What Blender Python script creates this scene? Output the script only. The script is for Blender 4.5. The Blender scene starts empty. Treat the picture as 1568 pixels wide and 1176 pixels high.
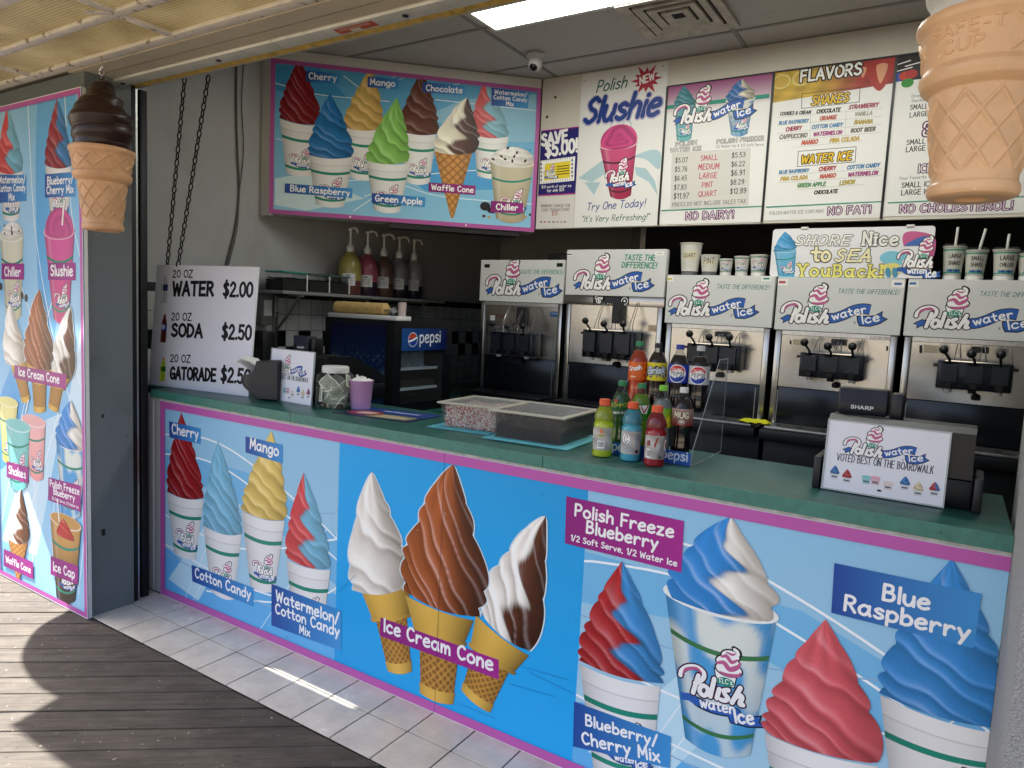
import bpy, bmesh, math, random
import numpy as np
from mathutils import Vector, Matrix
S = bpy.context.scene
C = S.collection
random.seed(7)
rng = np.random.RandomState(5)

# ---------------------------------------------------------------- camera
FPX, CAM = 1075.255, np.array([3.4806, -2.1120, 1.5909])
YAW, PITCH, ROLL = -0.55959, -0.10007, 0.04845
cy, sy = math.cos(YAW), math.sin(YAW)
cp, sp = math.cos(PITCH), math.sin(PITCH)
FW = np.array([sy*cp, cy*cp, sp]); R0 = np.array([cy, -sy, 0.0]); U0 = np.cross(R0, FW)
RT = math.cos(ROLL)*R0 + math.sin(ROLL)*U0
UP = -math.sin(ROLL)*R0 + math.cos(ROLL)*U0
cd = bpy.data.cameras.new('camera'); cam = bpy.data.objects.new('camera', cd); C.objects.link(cam)
cd.sensor_width = 36.0; cd.lens = FPX/1568*36.0; cd.clip_end = 500; cd.clip_start = 0.05
cam.matrix_world = Matrix(((RT[0], UP[0], -FW[0], CAM[0]), (RT[1], UP[1], -FW[1], CAM[1]), (RT[2], UP[2], -FW[2], CAM[2]), (0, 0, 0, 1)))
S.camera = cam

# ---------------------------------------------------------------- light
SUN = Vector((0.757, 0.16, -1.0)).normalized()
W = bpy.data.worlds.new('World'); S.world = W; W.use_nodes = True
wn = W.node_tree.nodes; bg = wn['Background']
sky = wn.new('ShaderNodeTexSky'); sky.sky_type = 'NISHITA'; sky.sun_disc = False
sky.sun_elevation = math.asin(-SUN.z)
sky.sun_rotation = math.atan2(-SUN.x, -SUN.y)
sky.air_density = .7; sky.dust_density = 4.0; sky.ozone_density = .4
W.node_tree.links.new(sky.outputs[0], bg.inputs[0]); bg.inputs[1].default_value = 0.105
sl = bpy.data.lights.new('sun', 'SUN'); sl.energy = 5.0; sl.angle = math.radians(0.53); sl.color = (1, .97, .92)
so = bpy.data.objects.new('sun', sl); C.objects.link(so); so.rotation_euler = SUN.to_track_quat('-Z', 'Y').to_euler()
S.view_settings.view_transform = 'Standard'; S.view_settings.look = 'None'
S.view_settings.gamma = 1; S.view_settings.use_curve_mapping = False
S.view_settings.exposure = 2.05
S.render.engine = 'CYCLES'
S.cycles.max_bounces = 8; S.cycles.transparent_max_bounces = 24
S.cycles.caustics_reflective = False; S.cycles.caustics_refractive = False
S.cycles.sample_clamp_indirect = 6

def ray(px, py): return FW + RT*((px-784)/FPX) - UP*((py-588)/FPX)
def at(px, py, X=None, Y=None, Z=None):
    d = ray(px, py)
    t = (X-CAM[0])/d[0] if X is not None else (Y-CAM[1])/d[1] if Y is not None else (Z-CAM[2])/d[2]
    return CAM + d*t

# ---------------------------------------------------------------- colours and materials
def lin(c): return c/12.92 if c <= .04045 else ((c+.055)/1.055)**2.4
def H(h):
    h = h.lstrip('#'); return np.array([lin(int(h[i:i+2], 16)/255) for i in (0, 2, 4)])
MATS = {}
def mat(name, col, rough=.5, metal=0, noise=0, nscale=20, bump=0, bscale=60, coat=0, trans=0, ior=1.45, emit=None, spec=.5, stretch=None, alpha=1, rnoise=0):
    if name in MATS: return MATS[name]
    m = bpy.data.materials.new(name); m.use_nodes = True; nt = m.node_tree; p = nt.nodes['Principled BSDF']
    if isinstance(col, str): col = H(col)
    p.inputs['Base Color'].default_value = (*col, 1)
    p.inputs['Roughness'].default_value = rough; p.inputs['Metallic'].default_value = metal
    p.inputs['Coat Weight'].default_value = coat; p.inputs['Transmission Weight'].default_value = trans
    p.inputs['IOR'].default_value = ior; p.inputs['Specular IOR Level'].default_value = spec; p.inputs['Alpha'].default_value = alpha
    if emit is not None:
        p.inputs['Emission Color'].default_value = (*emit[0], 1); p.inputs['Emission Strength'].default_value = emit[1]
    tc = nt.nodes.new('ShaderNodeTexCoord'); mp = nt.nodes.new('ShaderNodeMapping')
    nt.links.new(tc.outputs['Object'], mp.inputs[0])
    if stretch: mp.inputs['Scale'].default_value = stretch
    if noise or rnoise:
        n = nt.nodes.new('ShaderNodeTexNoise'); n.inputs['Scale'].default_value = nscale; n.inputs['Detail'].default_value = 6
        n.inputs['Roughness'].default_value = .62
        nt.links.new(mp.outputs[0], n.inputs['Vector'])
        if noise:
            r = nt.nodes.new('ShaderNodeValToRGB'); e = r.color_ramp.elements
            e[0].position = .3; e[1].position = .72
            e[0].color = (*np.clip(np.array(col)*(1-noise), 0, 1), 1); e[1].color = (*np.clip(np.array(col)*(1+noise), 0, 1), 1)
            nt.links.new(n.outputs[0], r.inputs[0]); nt.links.new(r.outputs[0], p.inputs['Base Color'])
        if rnoise:
            mr = nt.nodes.new('ShaderNodeMapRange'); mr.inputs['To Min'].default_value = max(.02, rough-rnoise); mr.inputs['To Max'].default_value = rough+rnoise
            nt.links.new(n.outputs[0], mr.inputs[0]); nt.links.new(mr.outputs[0], p.inputs['Roughness'])
    if bump:
        n = nt.nodes.new('ShaderNodeTexNoise'); n.inputs['Scale'].default_value = bscale; n.inputs['Detail'].default_value = 5
        nt.links.new(mp.outputs[0], n.inputs['Vector'])
        b = nt.nodes.new('ShaderNodeBump'); b.inputs['Strength'].default_value = bump; b.inputs['Distance'].default_value = .01
        nt.links.new(n.outputs[0], b.inputs['Height']); nt.links.new(b.outputs[0], p.inputs['Normal'])
    MATS[name] = m; return m

def wear(m, col, scale=25, thr=.66, soft_=.02, stretch=None, amt=.9):
    """chips, stains or scratches of another colour over a material"""
    nt = m.node_tree; p = nt.nodes['Principled BSDF']; tc = nt.nodes.new('ShaderNodeTexCoord'); mp = nt.nodes.new('ShaderNodeMapping'); nt.links.new(tc.outputs['Object'], mp.inputs[0])
    mp.inputs['Location'].default_value = (scale*.37, 3.1, 7.7)
    if stretch: mp.inputs['Scale'].default_value = stretch
    n = nt.nodes.new('ShaderNodeTexNoise'); n.inputs['Scale'].default_value = scale; n.inputs['Detail'].default_value = 7; n.inputs['Roughness'].default_value = .6; nt.links.new(mp.outputs[0], n.inputs['Vector'])
    r = nt.nodes.new('ShaderNodeMapRange'); r.inputs['From Min'].default_value = thr; r.inputs['From Max'].default_value = thr+soft_; r.inputs['To Max'].default_value = amt; nt.links.new(n.outputs[0], r.inputs[0])
    mx = nt.nodes.new('ShaderNodeMixRGB'); mx.inputs[2].default_value = (*H(col), 1); nt.links.new(r.outputs[0], mx.inputs[0]); b = p.inputs['Base Color']
    if b.is_linked: nt.links.new(b.links[0].from_socket, mx.inputs[1])
    else: mx.inputs[1].default_value = b.default_value
    nt.links.new(mx.outputs[0], b); return m
def print_mat(name, rough=.4, coat=0.0):
    if name in MATS: return MATS[name]
    m = bpy.data.materials.new(name); m.use_nodes = True; nt = m.node_tree; p = nt.nodes['Principled BSDF']
    a = nt.nodes.new('ShaderNodeAttribute'); a.attribute_name = 'Col'
    nt.links.new(a.outputs['Color'], p.inputs['Base Color'])
    n = nt.nodes.new('ShaderNodeTexNoise'); n.inputs['Scale'].default_value = 7; n.inputs['Detail'].default_value = 7
    tc = nt.nodes.new('ShaderNodeTexCoord'); nt.links.new(tc.outputs['Object'], n.inputs['Vector'])
    mr = nt.nodes.new('ShaderNodeMapRange'); mr.inputs['To Min'].default_value = rough-.12; mr.inputs['To Max'].default_value = rough+.16
    nt.links.new(n.outputs[0], mr.inputs[0]); nt.links.new(mr.outputs[0], p.inputs['Roughness'])
    p.inputs['Specular IOR Level'].default_value = .28; p.inputs['Coat Weight'].default_value = coat; p.inputs['Coat Roughness'].default_value = .25
    MATS[name] = m; return m
PRINT = print_mat('printed_graphic'); GLOSSY = print_mat('laminated_graphic', .36, .05)

def tile_mat(name, axes, w, h, col, grout, gw=.003, var=.05, rough=.25):
    m = bpy.data.materials.new(name); m.use_nodes = True; nt = m.node_tree; p = nt.nodes['Principled BSDF']
    tc = nt.nodes.new('ShaderNodeTexCoord'); sx = nt.nodes.new('ShaderNodeSeparateXYZ'); cx = nt.nodes.new('ShaderNodeCombineXYZ')
    nt.links.new(tc.outputs['Object'], sx.inputs[0])
    nt.links.new(sx.outputs[axes[0]], cx.inputs[0]); nt.links.new(sx.outputs[axes[1]], cx.inputs[1])
    b = nt.nodes.new('ShaderNodeTexBrick'); b.offset = 0; b.inputs['Scale'].default_value = 1
    b.inputs['Brick Width'].default_value = w; b.inputs['Row Height'].default_value = h; b.inputs['Mortar Size'].default_value = gw
    b.inputs['Mortar Smooth'].default_value = .1
    c = H(col); b.inputs['Color1'].default_value = (*c*(1-var), 1); b.inputs['Color2'].default_value = (*np.clip(c*(1+var), 0, 1), 1); b.inputs['Mortar'].default_value = (*H(grout), 1)
    nt.links.new(cx.outputs[0], b.inputs[0])
    n = nt.nodes.new('ShaderNodeTexNoise'); n.inputs['Scale'].default_value = 9; n.inputs['Detail'].default_value = 8
    nt.links.new(tc.outputs['Object'], n.inputs['Vector'])
    mx = nt.nodes.new('ShaderNodeMixRGB'); mx.blend_type = 'MULTIPLY'; mx.inputs[0].default_value = .35
    rp = nt.nodes.new('ShaderNodeValToRGB'); rp.color_ramp.elements[0].position = .35; rp.color_ramp.elements[0].color = (.6, .58, .55, 1); rp.color_ramp.elements[1].position = .6
    nt.links.new(n.outputs[0], rp.inputs[0]); nt.links.new(b.outputs['Color'], mx.inputs[1]); nt.links.new(rp.outputs[0], mx.inputs[2])
    nt.links.new(mx.outputs[0], p.inputs['Base Color']); p.inputs['Roughness'].default_value = rough
    bp = nt.nodes.new('ShaderNodeBump'); bp.inputs['Strength'].default_value = .4; bp.inputs['Distance'].default_value = .002; bp.invert = True
    nt.links.new(b.outputs['Fac'], bp.inputs['Height']); nt.links.new(bp.outputs[0], p.inputs['Normal'])
    MATS[name] = m; return m

STEEL = mat('brushed_steel', '#b9b6b0', .24, 1, noise=.06, nscale=3, rnoise=.08, bump=.02, bscale=400, stretch=(.05, .05, 1))
STEEL2 = mat('dull_steel', '#a8a7a3', .38, 1, noise=.12, nscale=14, rnoise=.12)
CHROME = mat('chrome', '#d5d5d5', .12, 1)
BLACKP = mat('black_plastic', '#0d0f12', .38, noise=.15, nscale=40)
DARKP = mat('dark_plastic', '#1a1b1e', .45, noise=.12, nscale=50, bump=.04, bscale=500)
NAVYP = mat('navy_plastic', '#10161f', .35, noise=.1, nscale=40)
WHITEP = mat('white_plastic', '#d6d6d2', .4, noise=.03, nscale=12)
WHITEPAINT = mat('white_paint', '#c9c8c4', .5, noise=.05, nscale=5, bump=.06, bscale=80)
def clear_mat(name, tint, refl=.6, rough=.06, haze=.05, base=.35):
    m = bpy.data.materials.new(name); m.use_nodes = True; nt = m.node_tree; out = nt.nodes['Material Output']; p = nt.nodes['Principled BSDF']
    p.inputs['Base Color'].default_value = (base, base, base, 1); p.inputs['Roughness'].default_value = rough; p.inputs['Specular IOR Level'].default_value = .5
    tr = nt.nodes.new('ShaderNodeBsdfTransparent'); tr.inputs[0].default_value = (*tint, 1)
    lw = nt.nodes.new('ShaderNodeLayerWeight'); lw.inputs[0].default_value = .5
    fr = nt.nodes.new('ShaderNodeMath'); fr.operation = 'POWER'; nt.links.new(lw.outputs['Facing'], fr.inputs[0]); fr.inputs[1].default_value = 4
    ad = nt.nodes.new('ShaderNodeMath'); ad.operation = 'MULTIPLY_ADD'; ad.inputs[1].default_value = refl; ad.inputs[2].default_value = haze; ad.use_clamp = True
    nt.links.new(fr.outputs[0], ad.inputs[0])
    mx = nt.nodes.new('ShaderNodeMixShader'); nt.links.new(ad.outputs[0], mx.inputs[0]); nt.links.new(tr.outputs[0], mx.inputs[1]); nt.links.new(p.outputs[0], mx.inputs[2]); nt.links.new(mx.outputs[0], out.inputs['Surface'])
    MATS[name] = m; return m
GLASS = clear_mat('clear_plastic', (.95, .965, .965), haze=.025)
BOTTLE = clear_mat('bottle_plastic', (.82, .83, .83), haze=.10, base=.2)
PAPER = mat('paper', '#e6e4de', .8, noise=.02)
RUBBER = mat('black_rubber', '#0a0a0a', .7)

# ---------------------------------------------------------------- objects
def thing(name, label, cat, loc=(0, 0, 0), rotz=0, group=None, rot=None):
    o = bpy.data.objects.new(name, None); C.objects.link(o); o.empty_display_size = .05
    o.location = loc; o.rotation_euler = rot or (0, 0, rotz)
    o['label'] = label; o['category'] = cat
    if group: o['group'] = group
    return o
def tag(o, label=None, cat=None, group=None, kind=None):
    if label: o['label'] = label
    if cat: o['category'] = cat
    if group: o['group'] = group
    if kind: o['kind'] = kind
    return o

class MB:
    def __init__(s): s.v = []; s.f = []; s.m = []; s.mi = 0
    def add(s, vs, fs):
        k = len(s.v); s.v += [tuple(map(float, p)) for p in vs]; s.f += [tuple(i+k for i in f) for f in fs]; s.m += [s.mi]*len(fs); return s
    def box(s, x0, x1, y0, y1, z0, z1, bev=0):
        if bev:
            bm = bmesh.new(); bmesh.ops.create_cube(bm, size=1)
            for v in bm.verts: v.co = Vector(((x0+x1)/2+v.co.x*(x1-x0), (y0+y1)/2+v.co.y*(y1-y0), (z0+z1)/2+v.co.z*(z1-z0)))
            bmesh.ops.bevel(bm, geom=bm.edges[:], offset=bev, segments=2, affect='EDGES', profile=.5)
            bm.verts.index_update(); s.add([v.co for v in bm.verts], [[v.index for v in f.verts] for f in bm.faces]); bm.free(); return s
        return s.add([(x0, y0, z0), (x1, y0, z0), (x1, y1, z0), (x0, y1, z0), (x0, y0, z1), (x1, y0, z1), (x1, y1, z1), (x0, y1, z1)],
                     [(0, 3, 2, 1), (4, 5, 6, 7), (0, 1, 5, 4), (1, 2, 6, 5), (2, 3, 7, 6), (3, 0, 4, 7)])
    def hexa(s, b, t):
        return s.add(list(b)+list(t), [(0, 3, 2, 1), (4, 5, 6, 7), (0, 1, 5, 4), (1, 2, 6, 5), (2, 3, 7, 6), (3, 0, 4, 7)])
    def lathe(s, prof, c=(0, 0, 0), n=28, cap=True, axis='z', fn=None):
        vs = []; fs = []; m = len(prof)
        for i, (r, z) in enumerate(prof):
            for k in range(n):
                a = 2*math.pi*k/n; rr = fn(r, z, a) if fn else r
                p = (rr*math.cos(a), rr*math.sin(a), z)
                if axis == 'y': p = (p[0], p[2], -p[1])
                if axis == 'x': p = (p[2], p[0], p[1])
                vs.append((c[0]+p[0], c[1]+p[1], c[2]+p[2]))
        for i in range(m-1):
            for k in range(n):
                fs.append((i*n+k, i*n+(k+1) % n, (i+1)*n+(k+1) % n, (i+1)*n+k))
        if cap:
            if prof[0][0] > 1e-6: fs.append(tuple(range(n))[::-1])
            if prof[-1][0] > 1e-6: fs.append(tuple((m-1)*n+k for k in range(n)))
        return s.add(vs, fs)
    def tube(s, pts, r, n=8, cap=True):
        pts = [Vector(p) for p in pts]; vs = []; fs = []; up = None
        for i, p in enumerate(pts):
            d = (pts[min(i+1, len(pts)-1)]-pts[max(i-1, 0)]).normalized()
            if up is None: up = d.orthogonal().normalized()
            up = (up-d*up.dot(d)).normalized(); sd = d.cross(up)
            rr = r[i] if isinstance(r, (list, tuple)) else r
            for k in range(n):
                a = 2*math.pi*k/n; vs.append(p+(up*math.cos(a)+sd*math.sin(a))*rr)
        for i in range(len(pts)-1):
            for k in range(n): fs.append((i*n+k, i*n+(k+1) % n, (i+1)*n+(k+1) % n, (i+1)*n+k))
        if cap: fs.append(tuple(range(n))[::-1]); fs.append(tuple((len(pts)-1)*n+k for k in range(n)))
        return s.add(vs, fs)
    def ball(s, c, r, n=12):
        prof = [(max(1e-7, r*math.sin(math.pi*i/n)), -r*math.cos(math.pi*i/n)) for i in range(n+1)]
        return s.lathe(prof, c, n*2, cap=False)
    def prism(s, poly, axis, a, b):
        n = len(poly)
        def P(q, h): return {'x': (h, q[0], q[1]), 'y': (q[0], h, q[1]), 'z': (q[0], q[1], h)}[axis]
        return s.add([P(q, a) for q in poly]+[P(q, b) for q in poly], [tuple(range(n))[::-1], tuple(range(n, 2*n))]+[(i, (i+1) % n, n+(i+1) % n, n+i) for i in range(n)])
    def build(s, name, mats, parent=None, world=False, smooth=35, fix=True):
        me = bpy.data.meshes.new(name)
        off = np.array(parent.location) if (parent is not None and world) else np.zeros(3)
        me.from_pydata([(v[0]-off[0], v[1]-off[1], v[2]-off[2]) for v in s.v], [], s.f)
        if not isinstance(mats, (list, tuple)): mats = [mats]
        for m in mats: me.materials.append(m)
        if len(mats) > 1: me.polygons.foreach_set('material_index', s.m)
        if fix:
            bm = bmesh.new(); bm.from_mesh(me); bmesh.ops.recalc_face_normals(bm, faces=bm.faces[:]); bm.to_mesh(me); bm.free()
        if smooth:
            me.shade_smooth(); me.set_sharp_from_angle(angle=math.radians(smooth))
        me.update()
        o = bpy.data.objects.new(name, me); C.objects.link(o)
        if parent: o.parent = parent
        return o
def struct(name, mb, m, **k):
    o = mb.build(name, m, **k); o['kind'] = 'structure'; return o

# ---------------------------------------------------------------- printed artwork: flat coloured shapes laid one over the other
def smooth_line(p, k=7, closed=False):
    p = np.asarray(p, float); n = len(p)
    if n < 3: return p
    out = []
    for i in range(n-1):
        a = p[i-1] if i > 0 else (p[n-2] if closed else 2*p[0]-p[1]); b = p[i]; c = p[i+1]; d = p[i+2] if i+2 < n else (p[1] if closed else 2*p[n-1]-p[n-2])
        t = np.linspace(0, 1, k, endpoint=False)[:, None]
        out.append(.5*((2*b)+(-a+c)*t+(2*a-5*b+4*c-d)*t*t+(-a+3*b-3*c+d)*t**3))
    out.append(p[-1:]); return np.vstack(out)
# one-line lettering: cap height 1, x height .62
def _g(s):
    o = []
    for st in s.split('|'):
        st = st.strip(); sm = st.startswith('~'); st = st.lstrip('~')
        o.append((sm, np.array([[float(q) for q in w.split(',')] for w in st.split()])))
    return o
GL = {k: _g(v) for k, v in {
 'a': '~.48,.53 .26,.62 .05,.4 .08,.1 .28,0 .43,.14 .5,.36|.51,.62 .5,.2 .57,.01', 'b': '.05,1 .06,.02|~.06,.4 .28,.61 .5,.42 .46,.12 .22,0 .06,.1',
 'c': '~.47,.52 .28,.62 .06,.4 .1,.1 .3,0 .48,.09', 'd': '~.48,.5 .27,.6 .05,.38 .1,.06 .3,0 .48,.18|.5,1 .5,.02',
 'e': '~.06,.31 .3,.34 .49,.42 .4,.6 .2,.6 .05,.36 .1,.08 .3,0 .5,.09', 'f': '~.42,.95 .28,1 .18,.85 .17,.5 .17,0|.02,.58 .38,.58',
 'g': '~.48,.52 .27,.62 .05,.4 .1,.1 .3,.03 .47,.2|~.5,.62 .5,.1 .46,-.2 .25,-.3 .06,-.2', 'h': '.06,1 .06,0|~.06,.35 .25,.6 .45,.52 .48,.3 .49,0',
 'i': '.08,.6 .08,0|.08,.84 .09,.85', 'j': '~.25,.6 .25,0 .2,-.25 .03,-.25|.25,.84 .26,.85', 'k': '.06,1 .06,0|.42,.6 .08,.28|.15,.33 .46,0', 'l': '.08,1 .08,0',
 'm': '.05,.6 .06,0|~.06,.3 .2,.58 .32,.55 .36,.3 .36,0|~.36,.3 .5,.58 .64,.52 .68,.3 .69,0', 'n': '.05,.6 .06,0|~.06,.32 .25,.6 .44,.5 .47,.3 .48,0',
 'o': '~.28,.62 .06,.42 .08,.12 .28,0 .5,.14 .52,.42 .28,.62', 'p': '.06,.6 .06,-.3|~.06,.45 .28,.62 .5,.45 .46,.12 .25,0 .06,.12', 'q': '~.48,.5 .27,.6 .05,.38 .1,.06 .3,0 .48,.18|.5,.6 .5,-.3',
 'r': '.06,.6 .07,0|~.07,.3 .2,.55 .35,.6 .44,.52', 's': '~.42,.54 .25,.62 .08,.5 .2,.35 .38,.26 .42,.1 .22,0 .05,.08', 't': '~.2,.9 .2,.3 .25,.04 .4,.03|.02,.6 .4,.6',
 'u': '~.05,.6 .06,.2 .2,0 .38,.08 .46,.3|.48,.6 .49,0', 'v': '.03,.6 .24,0 .46,.6', 'w': '.03,.6 .18,0 .33,.5 .5,0 .66,.6', 'x': '.05,.6 .46,0|.45,.6 .04,0', 'y': '.04,.6 .25,.08|.48,.6 .14,-.3', 'z': '.05,.6 .43,.6 .05,0 .46,0',
 'A': '.02,0 .32,1 .62,0|.13,.34 .52,.34', 'B': '.07,0 .07,1|~.07,1 .4,.97 .46,.75 .35,.56 .07,.53|~.2,.53 .48,.48 .55,.25 .42,.04 .07,0', 'C': '~.56,.85 .36,1 .1,.75 .08,.3 .3,0 .58,.13',
 'D': '.07,0 .07,1|~.07,1 .4,.92 .6,.55 .42,.1 .07,0', 'E': '.52,1 .07,1 .07,0 .53,0|.07,.52 .46,.52', 'F': '.52,1 .07,1 .07,0|.07,.52 .44,.52', 'G': '~.56,.85 .35,1 .1,.72 .09,.28 .3,0 .55,.1 .58,.4|.36,.42 .6,.42',
 'H': '.07,0 .07,1|.57,0 .57,1|.07,.52 .57,.52', 'I': '.1,0 .1,1', 'J': '~.4,1 .4,.25 .28,0 .05,.12', 'K': '.07,0 .07,1|.52,1 .09,.45|.2,.58 .55,0', 'L': '.07,1 .07,0 .5,0', 'M': '.06,0 .1,1 .36,.3 .62,1 .67,0',
 'N': '.07,0 .07,1 .57,0 .57,1', 'O': '~.34,1 .08,.75 .08,.25 .34,0 .62,.25 .62,.75 .34,1', 'P': '.07,0 .07,1|~.07,1 .4,.97 .53,.74 .4,.5 .07,.46', 'Q': '~.34,1 .08,.75 .08,.25 .34,0 .62,.25 .62,.75 .34,1|.4,.22 .64,-.08',
 'R': '.07,0 .07,1|~.07,1 .4,.97 .51,.76 .38,.54 .07,.5|.26,.5 .56,0', 'S': '~.5,.87 .3,1 .09,.8 .22,.57 .44,.44 .52,.2 .28,0 .05,.13', 'T': '.02,1 .58,1|.3,1 .3,0', 'U': '~.07,1 .07,.3 .17,.05 .32,0 .48,.05 .57,.3 .57,1',
 'V': '.03,1 .3,0 .58,1', 'W': '.03,1 .2,0 .4,.8 .6,0 .78,1', 'X': '.05,1 .56,0|.54,1 .04,0', 'Y': '.03,1 .3,.5 .57,1|.3,.5 .3,0', 'Z': '.06,1 .54,1 .05,0 .56,0',
 '0': '~.29,1 .07,.75 .07,.25 .29,0 .51,.25 .51,.75 .29,1', '1': '.1,.8 .28,1 .28,0', '2': '~.07,.78 .25,1 .46,.86 .46,.6 .2,.22 .06,0|.06,0 .52,0', '3': '~.07,.88 .28,1 .46,.84 .4,.6 .22,.54|~.22,.54 .47,.46 .5,.18 .28,0 .05,.12',
 '4': '.4,0 .4,1 .04,.3 .54,.3', '5': '.47,1 .12,1 .09,.55|~.09,.55 .3,.63 .5,.4 .42,.06 .24,0 .05,.1', '6': '~.45,.92 .28,1 .1,.7 .07,.28 .28,0 .5,.24 .4,.52 .22,.54 .08,.36', '7': '.05,1 .5,1 .2,0',
 '8': '~.28,.54 .1,.7 .12,.92 .28,1 .45,.92 .47,.7 .28,.54 .07,.32 .1,.06 .28,0 .47,.06 .5,.32 .28,.54', '9': '~.12,.08 .3,0 .47,.3 .5,.72 .3,1 .08,.76 .18,.48 .35,.46 .49,.64',
 '$': '~.48,.83 .28,.96 .08,.78 .22,.56 .42,.44 .5,.2 .27,.03 .05,.16|.28,1.12 .28,-.12', '.': '.08,.02 .1,.03', ',': '.1,.03 .05,-.14', '!': '.1,1 .1,.32|.1,.02 .11,.03', '/': '.02,-.06 .36,1.05', "'": '.08,1 .07,.78', '"': '.05,1 .04,.78|.2,1 .19,.78',
 '&': '~.6,.05 .2,.72 .3,1 .44,.8 .1,.4 .1,.1 .3,0 .55,.4', '-': '.05,.42 .36,.42', '%': '.05,0 .5,1', ':': '.08,.1 .09,.11|.08,.5 .09,.51'}.items()}
ADV = {k: max(st[1][:, 0].max() for st in v) for k, v in GL.items()}

class Art:
    STEP = 1.2e-5
    def __init__(s, O, U, V, clip=None, N=None):
        s.O, s.U, s.V = (np.array(q, float) for q in (O, U, V)); s.N = np.cross(s.U, s.V) if N is None else np.array(N, float)
        s.p = []; s.c = []; s.f = []; s.n = 0; s.L = 1.0; s.T = None; s.clip = clip; s.curved = False
    def px(s, x, y):
        d = ray(x, y); t = np.dot(s.O-CAM, s.N)/np.dot(d, s.N); q = CAM+d*t-s.O
        return np.array([q@s.U, q@s.V])
    def pxs(s, pts): return np.array([s.px(*q) for q in pts])
    def emit(s, pts, faces, cols, lay=None, tilt=None):
        pts = np.asarray(pts, float)
        if s.T is not None: pts = s.T(pts)
        if s.clip is not None:
            pts = np.column_stack([np.clip(pts[:, 0], s.clip[0], s.clip[1]), np.clip(pts[:, 1], s.clip[2], s.clip[3])])
        n = len(pts); cols = np.asarray(cols, float)
        if cols.ndim == 1: cols = np.tile(cols, (n, 1))
        d = np.full(n, (s.L if lay is None else lay)*s.STEP)
        if tilt is not None: d = d+tilt
        s.p.append(np.column_stack([pts, d])); s.c.append(cols)
        s.f += [tuple(i+s.n for i in f) for f in faces]; s.n += n
    def poly(s, pts, col, smooth=False, up=True):
        pts = np.asarray(pts, float)
        if smooth: pts = smooth_line(np.vstack([pts, pts[:1]]), 8, True)[:-1]
        if s.curved:                       # on a curved surface: rings about the middle, so that the shape follows it
            q = np.vstack([pts, pts[:1]]); q = np.vstack([q[i]+(q[i+1]-q[i])*t for i in range(len(pts)) for t in (0, .25, .5, .75)]); c0 = pts.mean(0); n = len(q)
            V_ = np.vstack([c0+(q-c0)*f for f in (.02, .25, .5, .75, 1)])
            cc = np.asarray(col, float); cc = cc if cc.ndim == 1 else cc.mean(0)
            s.emit(V_, [tuple(range(n))]+[(j*n+i, j*n+(i+1) % n, (j+1)*n+(i+1) % n, (j+1)*n+i) for j in range(4) for i in range(n)], cc); s.L += 1; return
        s.emit(pts, [tuple(range(len(pts)))], col); s.L += 1 if up else 0
    def rect(s, x0, x1, y0, y1, col): s.poly([(x0, y0), (x1, y0), (x1, y1), (x0, y1)], col)
    def grad(s, q, c0, c1): s.poly(q, np.array([c0, c1, c1, c0]))          # q: left-bottom, right-bottom, right-top, left-top
    def ell(s, cx, cy_, rx, ry, col, rot=0, n=28):
        a = np.linspace(0, 2*np.pi, n, endpoint=False); x = rx*np.cos(a); y = ry*np.sin(a); c_, s_ = math.cos(rot), math.sin(rot)
        s.poly(np.column_stack([cx+x*c_-y*s_, cy_+x*s_+y*c_]), col)
    def stroke(s, pts, w, col, smooth=False, cap='round', lay=None, k=7, taper=None):
        p = np.asarray(pts, float)
        if smooth: p = smooth_line(p, k, np.allclose(p[0], p[-1]))
        keep = [0]+[i for i in range(1, len(p)) if np.hypot(*(p[i]-p[i-1])) > 1e-9]; p = p[keep]
        if len(p) < 2: return
        if not smooth and len(p) > 2:                  # part the line at sharp corners
            e = np.diff(p, axis=0); e /= np.linalg.norm(e, axis=1)[:, None]
            for i in range(1, len(p)-1):
                if e[i-1]@e[i] < -.35:
                    l0 = s.L if lay is None else lay
                    s.stroke(p[:i+1], w, col, False, cap, l0); s.stroke(p[i:], w, col, False, cap, l0+.07)
                    if lay is None: s.L += 1
                    return
        if s.curved:
            p = np.vstack([p[i]+(p[i+1]-p[i])*t for i in range(len(p)-1) for t in ((0, .25, .5, .75) if not smooth else (0, .5))]+[p[-1:]])
        d = np.diff(p, axis=0); d /= np.linalg.norm(d, axis=1)[:, None]; nr = np.column_stack([-d[:, 1], d[:, 0]])
        if cap == 'square':
            p[0] = p[0]-d[0]*w*.5; p[-1] = p[-1]+d[-1]*w*.5
        n = len(p); m = np.zeros((n, 2)); m[0] = nr[0]; m[-1] = nr[-1]
        for i in range(1, n-1):
            q = nr[i-1]+nr[i]; l = q@q; m[i] = nr[i] if l < .3 else q*2/l
        hw = np.full(n, w*.5)
        if taper is not None: hw = hw*np.interp(np.linspace(0, 1, n), np.linspace(0, 1, len(taper)), taper)
        P = [p+m*hw[:, None], p-m*hw[:, None]]; F = [(n+i, n+i+1, i+1, i) for i in range(n-1)]; pts2 = np.vstack(P); tl = list(range(n))*2
        if cap == 'round':
            for e, dr in ((0, -d[0]), (n-1, d[-1])):
                b = len(pts2); a0 = math.atan2(dr[1], dr[0]); a = a0+np.linspace(-np.pi/2, np.pi/2, 7)
                pts2 = np.vstack([pts2, p[e]+hw[e]*np.column_stack([np.cos(a), np.sin(a)])]); F.append(tuple(range(b, b+7))); tl += [e]*7
            if not smooth and n > 2:                       # round joints
                for e in range(1, n-1):
                    b = len(pts2); a = np.linspace(0, 2*np.pi, 12, endpoint=False); pts2 = np.vstack([pts2, p[e]+hw[e]*np.column_stack([np.cos(a), np.sin(a)])]); F.append(tuple(range(b, b+12))); tl += [n+e]*12
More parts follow.
